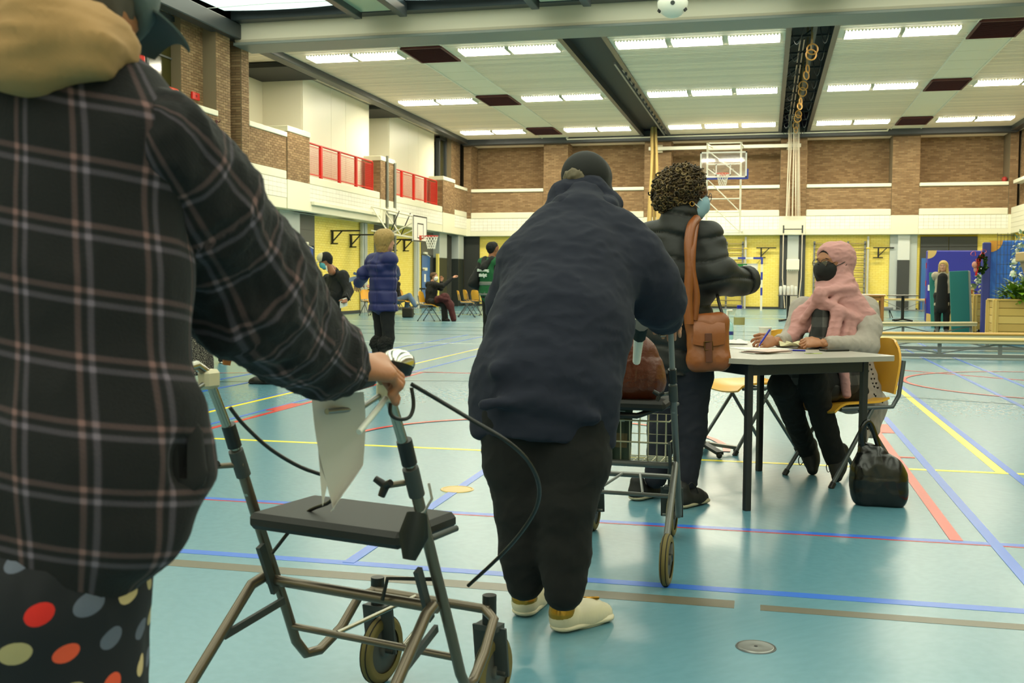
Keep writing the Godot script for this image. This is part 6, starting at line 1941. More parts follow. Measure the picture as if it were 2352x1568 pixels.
func hand_bones(w: Vector3, d: Vector3, n: Vector3, thumb: Vector3, curl: float, s := 1.0, spread := 0.0, index_curl := -1.0) -> Array:
	# w wrist, d where the fingers point, n out of the palm, thumb the thumb's side
	d = d.normalized()
	thumb = (thumb - d * thumb.dot(d)).normalized()
	n = d.cross(thumb) * signf(d.cross(thumb).dot(n))
	var o := [bone(w - d * 0.02 * s, w + d * 0.045 * s, 0.024 * s, 0.030 * s, 0.015 * s, n, 0.6), bone(w + d * 0.04 * s + thumb * 0.014 * s, w + d * 0.082 * s + thumb * 0.026 * s, 0.02 * s, 0.0135 * s, 0.02 * s, n, 0.75), bone(w + d * 0.04 * s - thumb * 0.014 * s, w + d * 0.076 * s - thumb * 0.03 * s, 0.02 * s, 0.0125 * s, 0.02 * s, n, 0.75), bone(w + d * 0.082 * s + thumb * 0.026 * s, w + d * 0.076 * s - thumb * 0.03 * s, 0.0125 * s, 0.0115 * s, 0.015 * s)]
	var lens := [0.074, 0.084, 0.078, 0.062]
	for i in 4:
		var p := w + (d * (0.086 - 0.004 * absf(i - 1.0)) + thumb * (0.029 - 0.0198 * i)) * s
		var dir := (d + thumb * (1.5 - i) * (0.08 + spread)).normalized()
		var r: float = [0.0094, 0.0097, 0.0092, 0.0082][i] * s
		for q in 3:
			var ax := n.cross(dir).normalized()
			var cu := index_curl if i == 0 and index_curl >= 0 else curl
			dir = dir.rotated(ax, -cu * [0.55, 1.0, 0.75][q] * (1.0 + 0.06 * i))
			var e: Vector3 = p + dir * lens[i] * [0.46, 0.31, 0.23][q] * s
			o.append(bone(p, e, r, r * 0.92, 0.004 * s))
			p = e
			r *= 0.93
	var tb := w + (d * 0.022 + thumb * 0.026) * s
	var td := (d * 0.75 + thumb * 0.75 + n * 0.25).normalized()
	for q in 3:
		var e: Vector3 = tb + td * [0.042, 0.034, 0.027][q] * s
		o.append(bone(tb, e, [0.0145, 0.0108, 0.0102][q] * s, [0.0112, 0.0102, 0.009][q] * s, 0.008 * s))
		tb = e
		td = (td + d * 0.35 * (0.4 + curl) + n * 0.3 * curl - thumb * 0.3 * curl).normalized()
	return o
func shoe_bones(heel: Vector3, toe: Vector3, w := 0.04, h := 0.05) -> Array:
	var d := (toe - heel).normalized()
	return [bone(heel + Vector3(0, h * 0.75, 0) + d * 0.03, toe - d * 0.10 + Vector3(0, h * 0.75, 0), w, w * 1.05, 0.02), bone(toe - d * 0.13 + Vector3(0, h * 0.7, 0), toe - d * 0.045 + Vector3(0, h * 0.5, 0), w * 1.08, w * 0.85, 0.03), bone(heel + Vector3(0, h, 0) + d * 0.035, heel + Vector3(0, h * 1.9, 0) + d * 0.035, w, w * 0.9, 0.02)]
func shoes(t: Node3D, heel: Vector3, toe: Vector3, upper: Material, sole: Material, w := 0.042, h := 0.05) -> void:
	# an upper on a flat sole, both cut level with the floor
	var o := t.position
	var d := (toe - heel).normalized()
	var y0: float = minf(heel.y, toe.y)
	var up := part(t, "shoe", field_mesh(shoe_bones(heel, toe, w, h), 0.008, o), upper)
	part(up, "sole", field_mesh([bone(heel + d * 0.035 + Vector3(0, 0.016, 0), toe - d * 0.055 + Vector3(0, 0.016, 0), w * 1.08, w * 1.16, 0.01, Vector3.UP, 0.36)], 0.0055, o), sole)
func skin_body(t: Node3D, J: Dictionary, skin: Material, hands: Array, fine := 0.006, scale := 1.0) -> MeshInstance3D:
	# one continuous body under the clothes: trunk and limbs coarse, head and hands fine
	var o := t.position
	var bs := []
	bs += chain([J.pelvis, J.chest, J.neck], [0.12, 0.12, 0.06], 0.06)
	for s in ["L", "R"]:
		bs.append(bone(J.chest, J["sh" + s], 0.08, 0.05, 0.05))
		bs += chain([J["sh" + s], J["el" + s], J["wr" + s]], [0.05, 0.04, 0.028], 0.03)
		bs.append(bone(J.pelvis, J["hp" + s], 0.1, 0.08, 0.05))
		bs += chain([J["hp" + s], J["kn" + s], J["an" + s]], [0.08, 0.055, 0.035], 0.03)
	bs.append(bone(J.neck, J.head, 0.055, 0.05, 0.04))
	var m := field_mesh(bs, 0.022, o)
	m = field_mesh(head_bones(J.head, J.face, scale), fine, o, null, null, [], m)
	for h in hands:
		m = field_mesh(h, minf(fine, 0.004), o, null, null, [], m)
	return part(t, "body", m, skin)
func eyes(t: Node3D, J: Dictionary, iris: Color, s := 1.0) -> void:
	for sd in [-1.0, 1.0]:
		var c: Vector3 = J.head + (J.face.x * sd * 0.031 + J.face.y * 0.008 + J.face.z * 0.081) * s - t.position
		var e := part(t, "eye", MB.new().ball(c, Vector3.ONE * 0.0115 * s, 14, 10), mat("eye_white", Color(0.85, 0.82, 0.78), 0.2))
		part(e, "iris", MB.new().ball(c + J.face.z * 0.0065 * s, Vector3.ONE * 0.0062 * s, 12, 8), mat("iris", iris, 0.15))
		part(t, "eyebrow", MB.new().tube([c + (J.face.x * -0.016 + J.face.y * 0.019 + J.face.z * 0.008) * s, c + (J.face.y * 0.0235 + J.face.z * 0.011) * s, c + (J.face.x * 0.016 + J.face.y * 0.02 + J.face.z * 0.006) * s], [0.0022 * s, 0.0034 * s, 0.002 * s], 6), mat("brow", Color(0.10, 0.07, 0.05), 0.8))
func mask_bones(c: Vector3, b: Basis, s := 1.0) -> Array:
	var L := func(x, y, z): return c + (b.x * x + b.y * y + b.z * z) * s
	return [bone(L.call(-0.02, -0.03, 0.06), L.call(0.02, -0.03, 0.06), 0.052 * s, 0.052 * s, 0.02), bone(L.call(-0.02, -0.07, 0.05), L.call(0.02, -0.07, 0.05), 0.046 * s, 0.046 * s, 0.02), bone(L.call(0, -0.02, 0.09), L.call(0, -0.05, 0.095), 0.024 * s, 0.026 * s, 0.02), dent(L.call(-0.1, 0.075, 0.02), L.call(0.1, 0.075, 0.02), 0.074 * s, 0.074 * s, 0.004), dent(L.call(-0.1, -0.03, -0.05), L.call(0.1, -0.03, -0.05), 0.062 * s, 0.062 * s, 0.004)]
func hair_cap(c: Vector3, b: Basis, s := 1.0, down := 0.04, thick := 0.012) -> Array:
	var L := func(x, y, z): return c + (b.x * x + b.y * y + b.z * z) * s
	var o := [bone(L.call(0, 0.04, -0.032), L.call(0, 0.05, 0.012), (0.078 + thick) * s, (0.07 + thick) * s, 0.02), bone(L.call(0, 0.02, -0.05), L.call(0, -down, -0.045), 0.068 * s, 0.055 * s, 0.03)]
	o.append(dent(L.call(0, -0.01, 0.12), L.call(0, -0.08, 0.12), 0.085 * s, 0.085 * s, 0.01))
	return o
func stand(at: Vector3, turn: float, h: float) -> Dictionary:
	# joints of someone standing at ease; turn 0 looks towards +z
	var b := Basis(Vector3.UP, turn)
	var k := h / 1.72
	var P := func(x, y, z): return at + b * (Vector3(x, y, z) * k)
	var J := {"base": at, "face": b, "k": k, "head": P.call(0, 1.60, 0.03), "neck": P.call(0, 1.44, 0), "chest": P.call(0, 1.22, 0.0), "pelvis": P.call(0, 0.94, 0)}
	for s in [["L", 1.0], ["R", -1.0]]:
		J["sh" + s[0]] = P.call(0.18 * s[1], 1.38, -0.01)
		J["el" + s[0]] = P.call(0.25 * s[1], 1.10, -0.04)
		J["wr" + s[0]] = P.call(0.25 * s[1], 0.86, 0.06)
		J["hp" + s[0]] = P.call(0.09 * s[1], 0.90, 0)
		J["kn" + s[0]] = P.call(0.10 * s[1], 0.49, 0.02)
		J["an" + s[0]] = P.call(0.10 * s[1], 0.08, -0.02)
		J["heel" + s[0]] = P.call(0.10 * s[1], 0.0, -0.08)
		J["toe" + s[0]] = P.call(0.13 * s[1], 0.0, 0.17)
	return J
func trouser_bones(J: Dictionary, r0 := 0.098, r1 := 0.072, r2 := 0.055) -> Array:
	var o := [bone(J.hpL, J.hpR, r0 * 1.12, r0 * 1.12, 0.04)]
	for s in ["L", "R"]:
		var an: Vector3 = J["an" + s]
		o += chain([J["hp" + s], J["kn" + s], an.lerp(J["kn" + s], 0.05)], [r0, r1, r2], 0.03)
	return o
func coat_bones(J: Dictionary, r := 0.0, hem := 0.0, arm := 0.0) -> Array:
	# trunk, shoulders and sleeves; hem is how far below the pelvis the coat reaches
	var up: Vector3 = (J.neck - J.pelvis).normalized()
	var side: Vector3 = (J.shL - J.shR).normalized()
	var fw := side.cross(up).normalized()
	var w := 0.165 + r
	var o := [bone(J.pelvis - up * hem, J.pelvis, w + 0.02, w, 0.05, fw, 0.72, 2), bone(J.pelvis, J.chest, w, w, 0.06, fw, 0.7), bone(J.chest, J.neck - up * 0.09, w * 0.98, 0.10, 0.06, fw, 0.72), bone(J.shL, J.shR, 0.072 + r * 0.5, 0.072 + r * 0.5, 0.05), bone(J.neck - up * 0.07, J.neck, 0.085, 0.068, 0.03)]
	for s in ["L", "R"]:
		o += chain([J["sh" + s], J["el" + s]], [0.07 + arm, 0.06 + arm], 0.05)
		o.append(bone(J["el" + s], J["wr" + s], 0.06 + arm, 0.046 + arm, 0.02, Vector3.ZERO, 1.0, 1))
	return o
func folds(amp: float, seed_n: int, freq := Vector3(9, 5, 9)) -> Callable:
	# soft creases of cloth as a displacement along the normal
	var n := FastNoiseLite.new()
	n.seed = seed_n
	n.frequency = 1.0
	n.fractal_octaves = 2
	n.fractal_type = FastNoiseLite.FRACTAL_RIDGED
	return func(p, _n): return amp * n.get_noise_3dv(p * freq)
func cloth(key: String, c: Color, rough := 0.9, sheen := 0.25, scale := 60.0) -> StandardMaterial3D:
	if M.has(key):
		return M[key]
	var m := mat(key, c, rough, 0.0, "weave", 0.03, scale)
	m.rim_enabled = sheen > 0
	m.rim = sheen * 0.3
	m.rim_tint = 0.6
	return m

func plaid_image() -> Image:
	var im := Image.create(256, 256, false, Image.FORMAT_RGB8)
	var n := FastNoiseLite.new()
	n.seed = 9
	n.frequency = 0.09
	for y in 256:
		for x in 256:
			var c := Color(0.062, 0.056, 0.070)
			var fz := 0.012 * n.get_noise_2d(x, y)
			for ax in 2:
				var t := (x if ax == 0 else y) / 256.0
				for l in [[0.36, Color(0.33, 0.255, 0.26)], [0.54, Color(0.31, 0.28, 0.32)]]:
					var w := smoothstep(0.075, 0.02, absf(t - l[0]))
					c += Color(l[1].r - 0.083, l[1].g - 0.078, l[1].b - 0.092) * w * 0.85
			im.set_pixel(x, y, Color(c.r + fz, c.g + fz, c.b + fz))
	return im
func dots_image() -> Image:
	var im := Image.create(512, 512, false, Image.FORMAT_RGB8)
	im.fill(Color(0.06, 0.065, 0.10))
	var cols := [Color(0.80, 0.70, 0.52), Color(0.80, 0.13, 0.10), Color(0.86, 0.32, 0.20), Color(0.36, 0.38, 0.45), Color(0.66, 0.60, 0.44)]
	var r2 := RandomNumberGenerator.new()
	r2.seed = 4
	for gy in 5:
		for gx in 4:
			var cx := gx * 128 + (64 if gy % 2 else 0) + r2.randi_range(-12, 12)
			var cy := gy * 102 + r2.randi_range(-8, 8)
			var col: Color = cols[(gx * 2 + gy * 3 + r2.randi() % 2) % 5]
			var rx := r2.randf_range(30, 44)
			var ry := r2.randf_range(20, 28)
			for y in range(-32, 33):
				for x in range(-46, 47):
					if pow(x / rx, 2) + pow((y + x * 0.18) / ry, 2) < 1.0:
						im.set_pixel(posmod(cx + x, 512), posmod(cy + y, 512), col)
	return im

func build_people() -> void:
	plaid_person()
	bent_person()
	standing_woman()
	seated_woman()
	far_people()

func plaid_person() -> void:
	var f := Vector3(0.24, 0, -0.97).normalized()
	var r := Vector3(-f.z, 0, f.x)
	var pel := dp(150, 1210, 1.52)
	var t := thing("person", "person in a dark plaid flannel jacket and polka-dot trousers holding the bronze walker", "person", Vector3(pel.x, 0, pel.z))
	var o := t.position
	var skin := mat("skin_tan", Color(0.64, 0.42, 0.29), 0.5)
	skin.subsurf_scatter_enabled = true
	skin.subsurf_scatter_strength = 0.08
	var J := stand(o, atan2(f.x, f.z), 1.66)
	J.pelvis = pel
	J.chest = dp(130, 560, 1.52)
	J.neck = dp(120, 160, 1.46)
	J.head = dp(150, 40, 1.50)
	var fc := (f + r * 0.2 - Vector3.UP * 0.33).normalized()
	var fx := Vector3.UP.cross(fc).normalized()
	J.face = Basis(fx, fc.cross(fx), fc)
	J.shR = dp(370, 330, 1.46)
	J.elR = dp(575, 640, 1.76)
	J.wrR = dp(780, 850, 2.03)
	J.shL = dp(-140, 340, 1.62)
	J.elL = dp(-60, 640, 1.95)
	J.wrL = dp(290, 835, 2.28)
	for s in ["L", "R"]:
		J["hp" + s] = dp(115 if s == "R" else -40, 1350, 1.50)
		J["kn" + s] = J["hp" + s] * Vector3(1, 0, 1) + Vector3(0, 0.42, 0) + f * 0.03
		J["an" + s] = J["hp" + s] * Vector3(1, 0, 1) + Vector3(0, 0.08, 0)
	var hand := hand_bones(J.wrR + Vector3(0, 0.008, 0), f * 0.75 + r * 0.5 - Vector3(0, 0.05, 0), -Vector3.UP * 0.9 - r * 0.3, f * 0.6 - r * 0.6 + Vector3.UP * 0.3, 1.15, 1.15)
	var hand_l := hand_bones(J.wrL, f * 0.6 - r * 0.5 - Vector3(0, 0.3, 0), -Vector3.UP, f, 1.0, 1.1)
	skin_body(t, J, skin, [hand, hand_l], 0.006, 1.02)
	var plaid := tint("plaid", plaid_image(), 0.95)
	plaid.rim_enabled = true
	plaid.rim = 0.05
	plaid.heightmap_enabled = true
	plaid.heightmap_texture = noise_fine
	plaid.heightmap_scale = 0.05
	var c0: Vector3 = J.chest
	# jacket trunk with shoulders, collar and a puckered hem
	var tr := [bone(dp(110, 1235, 1.5), dp(150, 1040, 1.52), 0.145, 0.20, 0.04, f, 0.72), bone(dp(150, 1040, 1.52), J.chest, 0.205, 0.195, 0.06, f, 0.7), bone(J.chest, dp(125, 330, 1.48), 0.195, 0.15, 0.08, f, 0.68), bone(dp(-60, 330, 1.52), dp(330, 320, 1.46), 0.08, 0.074, 0.06), bone(dp(-60, 330, 1.52), dp(-150, 350, 1.6), 0.085, 0.085, 0.05), bone(dp(90, 240, 1.45), dp(250, 215, 1.45), 0.075, 0.05, 0.05), bone(dp(370, 960, 1.47), dp(398, 1080, 1.49), 0.045, 0.048, 0.05), bone(dp(300, 1230, 1.44), dp(345, 1215, 1.46), 0.045, 0.045, 0.05), bone(dp(-40, 1250, 1.47), dp(280, 1240, 1.44), 0.05, 0.045, 0.03), dent(dp(425, 1040, 1.425), dp(432, 1075, 1.43), 0.024, 0.026, 0.012)]
	part(t, "jacket", field_mesh(tr, 0.011, o, folds(0.006, 31, Vector3(6, 4, 6)), func(p):
		var q: Vector3 = p - c0
		var a := atan2(q.dot(r), q.dot(-f))
		return Vector2(a * 0.2 / 0.085, -(q.y + a * 0.2 * 0.16) / 0.085)), plaid)
	var ax := [dp(370, 330, 1.46), dp(455, 460, 1.56), dp(565, 650, 1.74), dp(680, 770, 1.90), dp(750, 826, 1.97), dp(786, 846, 2.02)]
	var sl := chain(ax, [0.074, 0.085, 0.103, 0.078, 0.062, 0.05], 0.03)
	sl.append(bone(dp(635, 590, 1.80), dp(660, 625, 1.83), 0.038, 0.034, 0.05))
	sl.append(bone(dp(560, 730, 1.70), dp(660, 800, 1.85), 0.05, 0.045, 0.06))
	for e in [[600, 560, 520, 760, 1.70], [690, 680, 600, 800, 1.86], [740, 745, 680, 850, 1.93], [780, 780, 740, 870, 1.98]]:
		sl.append(bone(dp(e[0], e[1], e[4]), dp(e[2], e[3], e[4]), 0.02, 0.018, 0.05))
	var sref := (-f + Vector3.UP * 0.5).normalized()
	part(t, "sleeve", field_mesh(sl, 0.0095, o, folds(0.008, 33, Vector3(12, 9, 12)), func(p):
		var best := 1e9
		var run := 0.0
		var uv := Vector2.ZERO
		for i in ax.size() - 1:
			var d: Vector3 = ax[i + 1] - ax[i]
			var k := clampf((p - ax[i]).dot(d) / d.length_squared(), 0, 1)
			var w: Vector3 = p - ax[i] - d * k
			if w.length() < best:
				best = w.length()
				var x := (sref - d.normalized() * sref.dot(d.normalized())).normalized()
				var y := d.normalized().cross(x)
				uv = Vector2(atan2(w.dot(y), w.dot(x)) * 0.088 / 0.085, (run + d.length() * k) / 0.085)
			run += d.length()
		return uv), plaid)
	part(t, "sleeve", field_mesh(chain([J.shL, J.elL, J.wrL.lerp(J.elL, 0.1)], [0.08, 0.09, 0.05], 0.03), 0.016, o), plaid)
	part(t, "sleeve_cuff", field_mesh([bone(dp(768, 840, 1.995), dp(798, 850, 2.035), 0.054, 0.05, 0.01, Vector3.ZERO, 1.0, 3)], 0.007, o), cloth("cuff_dark", Color(0.045, 0.042, 0.052)))
	part(t, "pocket_lining", field_mesh([bone(dp(420, 990, 1.445), dp(430, 1085, 1.45), 0.026, 0.03, 0.03, (EYE - dp(420, 1030, 1.43)).normalized(), 0.4)], 0.008, o), cloth("lining_black", Color(0.075, 0.07, 0.08)))
	# tan hood lying on the collar
	var hood := cloth("hood_tan", Color(0.62, 0.48, 0.31), 0.9, 0.3, 40.0)
	var hb := []
	for e in [[-80, 120, 1.40, 60, 135, 1.36, 0.045], [60, 135, 1.36, 200, 118, 1.37, 0.042], [200, 118, 1.37, 272, 108, 1.42, 0.03], [-60, 60, 1.42, 90, 70, 1.36, 0.05], [90, 70, 1.36, 215, 85, 1.40, 0.042], [-60, 0, 1.44, 80, 10, 1.39, 0.05], [80, 10, 1.39, 200, 60, 1.43, 0.035]]:
		hb.append(bone(dp(e[0], e[1], e[2]), dp(e[3], e[4], e[5]), e[6], e[6] * 0.95, 0.022))
	part(t, "hood", field_mesh(hb, 0.008, o, folds(0.005, 35, Vector3(5, 22, 5))), hood)
	# hair, ear and the cap with its brim
	part(t, "hair", field_mesh(hair_cap(J.head, J.face, 1.04, 0.08, 0.014) + [bone(dp(195, 30, 1.50), dp(215, 60, 1.50), 0.045, 0.03, 0.03)], 0.009, o, folds(0.004, 36, Vector3(30, 8, 30))), mat("hair_grey", Color(0.34, 0.31, 0.28), 0.8))
	var capm := cloth("cap_teal", Color(0.34, 0.39, 0.39), 0.8, 0.2)
	part(t, "cap", field_mesh([bone(J.head + J.face.y * 0.06 - J.face.z * 0.03, J.head + J.face.y * 0.06 + J.face.z * 0.025, 0.096, 0.094, 0.02), dent(J.head - J.face.y * 0.075 - J.face.x * 0.2, J.head - J.face.y * 0.075 + J.face.x * 0.2, 0.12, 0.12, 0.005)], 0.011, o), capm)
	part(t, "cap_brim", mb(o).sheet(10, 12, func(a, b): return J.head + J.face.y * (0.04 - 0.012 * b + 0.02 * sin(PI * a)) + J.face.z * (0.085 + 0.085 * b) + J.face.x * (a - 0.5) * 0.165 * sqrt(1.0 - 0.7 * b * b), 0.003), capm)
	part(t, "face_strap", mb(o).tube([dp(250, 60, 1.47), dp(268, 110, 1.5)], 0.004, 6), mat("strap_white", Color(0.75, 0.73, 0.70), 0.8))
	# polka-dot trousers
	var dots := tint("polka", dots_image(), 0.85)
	var tb := trouser_bones(J, 0.112, 0.10, 0.085)
	tb.append(bone(J.hpL, J.hpR, 0.113, 0.113, 0.05))
	tb.append(bone(J.hpL.lerp(J.knL, 0.4), J.hpR.lerp(J.knR, 0.4), 0.10, 0.105, 0.06))
	part(t, "trousers", field_mesh(tb, 0.016, o, folds(0.006, 37, Vector3(9, 3, 9)), func(p):
		var q: Vector3 = p - o
		return Vector2(atan2(q.dot(r), q.dot(-f)) * 0.17 / 0.30, -q.y / 0.30)), dots)
	for s in ["L", "R"]:
		shoes(t, J["an" + s] - Vector3(0, 0.08, 0) - f * 0.06, J["an" + s] - Vector3(0, 0.08, 0) + f * 0.19, M.plastic_black, M.rubber)
	part(t, "waist_band", field_mesh([bone(dp(-20, 1372, 1.44), dp(60, 1365, 1.43), 0.034, 0.022, 0.02)], 0.008, o), cloth("band_cream", Color(0.62, 0.48, 0.34)))

func bent_person() -> void:
	var base := Vector3(-0.71, 0, -3.43)
	var t := thing("person", "person in a navy fleece jacket and black cap bent over the grey walker", "person", base)
	var J := stand(base, PI, 1.66)
	J.pelvis = dp(1250, 905, 3.48)
	J.chest = dp(1305, 640, 3.68)
	J.neck = dp(1345, 500, 3.80)
	J.head = dp(1347, 432, 3.93)
	var fc := Vector3(0.06, -0.30, -1).normalized()
	var fx := Vector3.UP.cross(fc).normalized()
	J.face = Basis(fx, fc.cross(fx), fc)
	J.shL = dp(1205, 605, 3.74)
	J.shR = dp(1462, 600, 3.74)
	J.elL = dp(1172, 700, 3.80)
	J.elR = dp(1512, 690, 3.82)
	J.wrL = Vector3(-0.84, 1.0, -4.10)
	J.wrR = Vector3(-0.36, 0.99, -4.10)
	J.hpL = dp(1192, 950, 3.47)
	J.hpR = dp(1312, 955, 3.45)
	J.knL = dp(1200, 1165, 3.47)
	J.knR = dp(1300, 1160, 3.40)
	J.anL = dp(1203, 1350, 3.50)
	J.anR = dp(1298, 1365, 3.38)
	var hs := []
	for s in ["L", "R"]:
		hs.append(hand_bones(J["wr" + s], Vector3(0, -0.1, -1), Vector3.DOWN, Vector3(1 if s == "L" else -1, 0, 0), 1.0))
	skin_body(t, J, mat("skin_pale", Color(0.74, 0.53, 0.42), 0.5), hs, 0.007)
	var navy := cloth("fleece_navy", Color(0.085, 0.10, 0.165), 0.95, 0.06, 45.0)
	var bs := [bone(dp(1243, 1000, 3.50), dp(1252, 880, 3.50), 0.222, 0.232, 0.05, Vector3(0, 0, 1), 0.86, 2), bone(dp(1252, 880, 3.50), dp(1285, 760, 3.56), 0.226, 0.226, 0.06, Vector3(0, 0, 1), 0.84), bone(dp(1285, 760, 3.56), dp(1310, 640, 3.68), 0.222, 0.205, 0.08, Vector3(0, 0, 1), 0.8), bone(dp(1310, 640, 3.68), dp(1335, 560, 3.76), 0.20, 0.15, 0.1, Vector3(0, 0, 1), 0.8), bone(dp(1225, 605, 3.73), dp(1450, 605, 3.73), 0.10, 0.11, 0.08), bone(dp(1270, 535, 3.76), dp(1420, 540, 3.76), 0.085, 0.085, 0.08), bone(dp(1335, 500, 3.78), dp(1340, 470, 3.82), 0.10, 0.085, 0.06)]
	bs += chain([J.shR, dp(1490, 645, 3.76), J.elR, Vector3(-0.37, 1.02, -4.0), J.wrR.lerp(J.elR, 0.06)], [0.105, 0.098, 0.092, 0.062, 0.05], 0.04)
	bs += chain([J.shL, J.elL, J.wrL.lerp(J.elL, 0.06)], [0.092, 0.078, 0.05], 0.05)
	bs.append(bone(dp(1120, 900, 3.5), dp(1112, 985, 3.47), 0.045, 0.03, 0.06))
	bs.append(bone(dp(1375, 900, 3.42), dp(1388, 1008, 3.44), 0.06, 0.03, 0.06))
	# creases of the back, as ridges that melt into the cloth
	for e in [[1150, 745, 1300, 690, 3.42, 3.50, 0.016], [1160, 700, 1290, 600, 3.52, 3.56, 0.016], [1185, 640, 1275, 540, 3.60, 3.64, 0.014], [1200, 800, 1400, 745, 3.36, 3.42, 0.018], [1140, 850, 1330, 800, 3.31, 3.34, 0.018], [1290, 730, 1430, 700, 3.46, 3.56, 0.016], [1330, 660, 1470, 640, 3.52, 3.62, 0.018], [1380, 690, 1440, 745, 3.50, 3.50, 0.018], [1400, 560, 1480, 640, 3.64, 3.64, 0.016], [1110, 930, 1240, 915, 3.28, 3.27, 0.016], [1250, 930, 1370, 960, 3.27, 3.28, 0.014], [1470, 640, 1530, 640, 3.68, 3.70, 0.015], [1480, 690, 1545, 670, 3.70, 3.75, 0.015], [1470, 720, 1530, 720, 3.72, 3.78, 0.016]]:
		bs.append(bone(dp(e[0], e[1], e[4] + 0.035), dp(e[2], e[3], e[5] + 0.035), e[6], e[6] * 0.7, 0.05))
	part(t, "jacket", field_mesh(bs, 0.0105, base, folds(0.005, 41, Vector3(7, 11, 7))), navy)
	# hood gathered at the neck
	var hd := []
	for e in [[1268, 500, 3.80, 1300, 452, 3.84, 0.05], [1300, 452, 3.84, 1355, 440, 3.84, 0.06], [1355, 440, 3.84, 1398, 470, 3.82, 0.05], [1300, 480, 3.74, 1345, 500, 3.72, 0.055], [1345, 500, 3.72, 1390, 482, 3.76, 0.05], [1280, 512, 3.76, 1330, 525, 3.70, 0.045], [1330, 525, 3.70, 1395, 505, 3.74, 0.04]]:
		hd.append(bone(dp(e[0], e[1], e[2]), dp(e[3], e[4], e[5]), e[6], e[6], 0.025))
	hd.append(dent(dp(1345, 472, 3.74), dp(1352, 485, 3.70), 0.02, 0.018, 0.04))
	part(t, "hood", field_mesh(hd, 0.008, base, folds(0.004, 42, Vector3(14, 14, 14))), navy)
	var pants := cloth("sweat_black", Color(0.022, 0.022, 0.024), 0.95, 0.03, 50.0)
	var pb := [bone(dp(1190, 960, 3.49), dp(1310, 960, 3.48), 0.13, 0.135, 0.05)]
	pb += chain([J.hpL, dp(1190, 1060, 3.48), J.knL, dp(1203, 1260, 3.48), dp(1205, 1335, 3.49)], [0.125, 0.108, 0.085, 0.075, 0.062], 0.04)
	pb += chain([J.hpR, dp(1318, 1060, 3.43), J.knR, dp(1298, 1260, 3.40), dp(1295, 1355, 3.38)], [0.128, 0.112, 0.088, 0.077, 0.064], 0.04)
	for e in [[1170, 1150, 1230, 1165, 3.41], [1270, 1145, 1340, 1160, 3.33], [1175, 1310, 1235, 1318, 3.43], [1262, 1325, 1330, 1335, 3.33], [1150, 1080, 1210, 1100, 3.40], [1280, 1250, 1335, 1240, 3.34]]:
		pb.append(bone(dp(e[0], e[1], e[4] + 0.03), dp(e[2], e[3], e[4] + 0.03), 0.016, 0.012, 0.04))
	part(t, "trousers", field_mesh(pb, 0.01, base, folds(0.004, 43, Vector3(9, 12, 9))), pants)
	# white sneakers with gold heels
	var white := mat("sneaker_white", Color(0.80, 0.76, 0.66), 0.45)
	var gold := mat("gold_foil", Color(0.72, 0.53, 0.22), 0.22, 0.9)
	for e in [[fl(1198, 1418), Vector3(0.10, 0, -0.98)], [fl(1275, 1452), Vector3(0.62, 0, -0.78)]]:
		var d: Vector3 = e[1].normalized()
		var hl: Vector3 = e[0]
		shoes(t, hl, hl + d * 0.255, white, white, 0.042, 0.052)
		part(t, "heel_patch", field_mesh([bone(hl + d * 0.030 + Vector3(0, 0.06, 0), hl + d * 0.032 + Vector3(0, 0.098, 0), 0.0455, 0.041, 0.01)], 0.006, base), gold)
		part(t, "shoe_lace", mb(base).tube([hl + d * 0.15 + Vector3(-0.02, 0.085, 0), hl + d * 0.155 + Vector3(0.025, 0.088, 0), hl + d * 0.175 + Vector3(-0.02, 0.078, 0)], 0.006, 6), gold)
	# black cap, grey hair in its opening
	var capm := cloth("cap_black", Color(0.040, 0.042, 0.036), 0.8, 0.2)
	var hc: Vector3 = J.head
	part(t, "cap", field_mesh([bone(hc + Vector3(0, 0.044, 0.03), hc + Vector3(0, 0.042, -0.04), 0.089, 0.089, 0.02), bone(hc + Vector3(0, -0.03, 0.035), hc + Vector3(0.03, -0.04, -0.02), 0.075, 0.075, 0.02), dent(dp(1330, 425, 3.80), dp(1345, 432, 3.81), 0.032, 0.03, 0.004), dent(hc + Vector3(-0.2, -0.13, 0.02), hc + Vector3(0.2, -0.13, 0.02), 0.055, 0.055, 0.006)], 0.007, base), capm)
	var hair := mat("hair_silver", Color(0.38, 0.34, 0.26), 0.7)
	part(t, "hair", field_mesh([bone(dp(1318, 408, 3.85), dp(1345, 425, 3.85), 0.035, 0.034, 0.01), bone(dp(1322, 402, 3.83), dp(1335, 408, 3.825), 0.022, 0.02, 0.01), bone(dp(1345, 422, 3.83), dp(1358, 430, 3.84), 0.02, 0.016, 0.01)], 0.006, base, folds(0.006, 44, Vector3(35, 20, 35))), hair)
	for k in 9:
		part(t, "hair_wisp", mb(base).tube([dp(1398, 440 + 2 * k, 3.86), dp(1404, 452 + 2 * k, 3.87), dp(1400 + k, 466 + k, 3.87)], [0.004, 0.0035, 0.001], 5), mat("hair_white", Color(0.70, 0.66, 0.60), 0.6))
	part(t, "cap_button", MB.new().ball(hc + Vector3(0, 0.133, -0.0) - base, Vector3(0.008, 0.005, 0.008), 8, 5), capm)

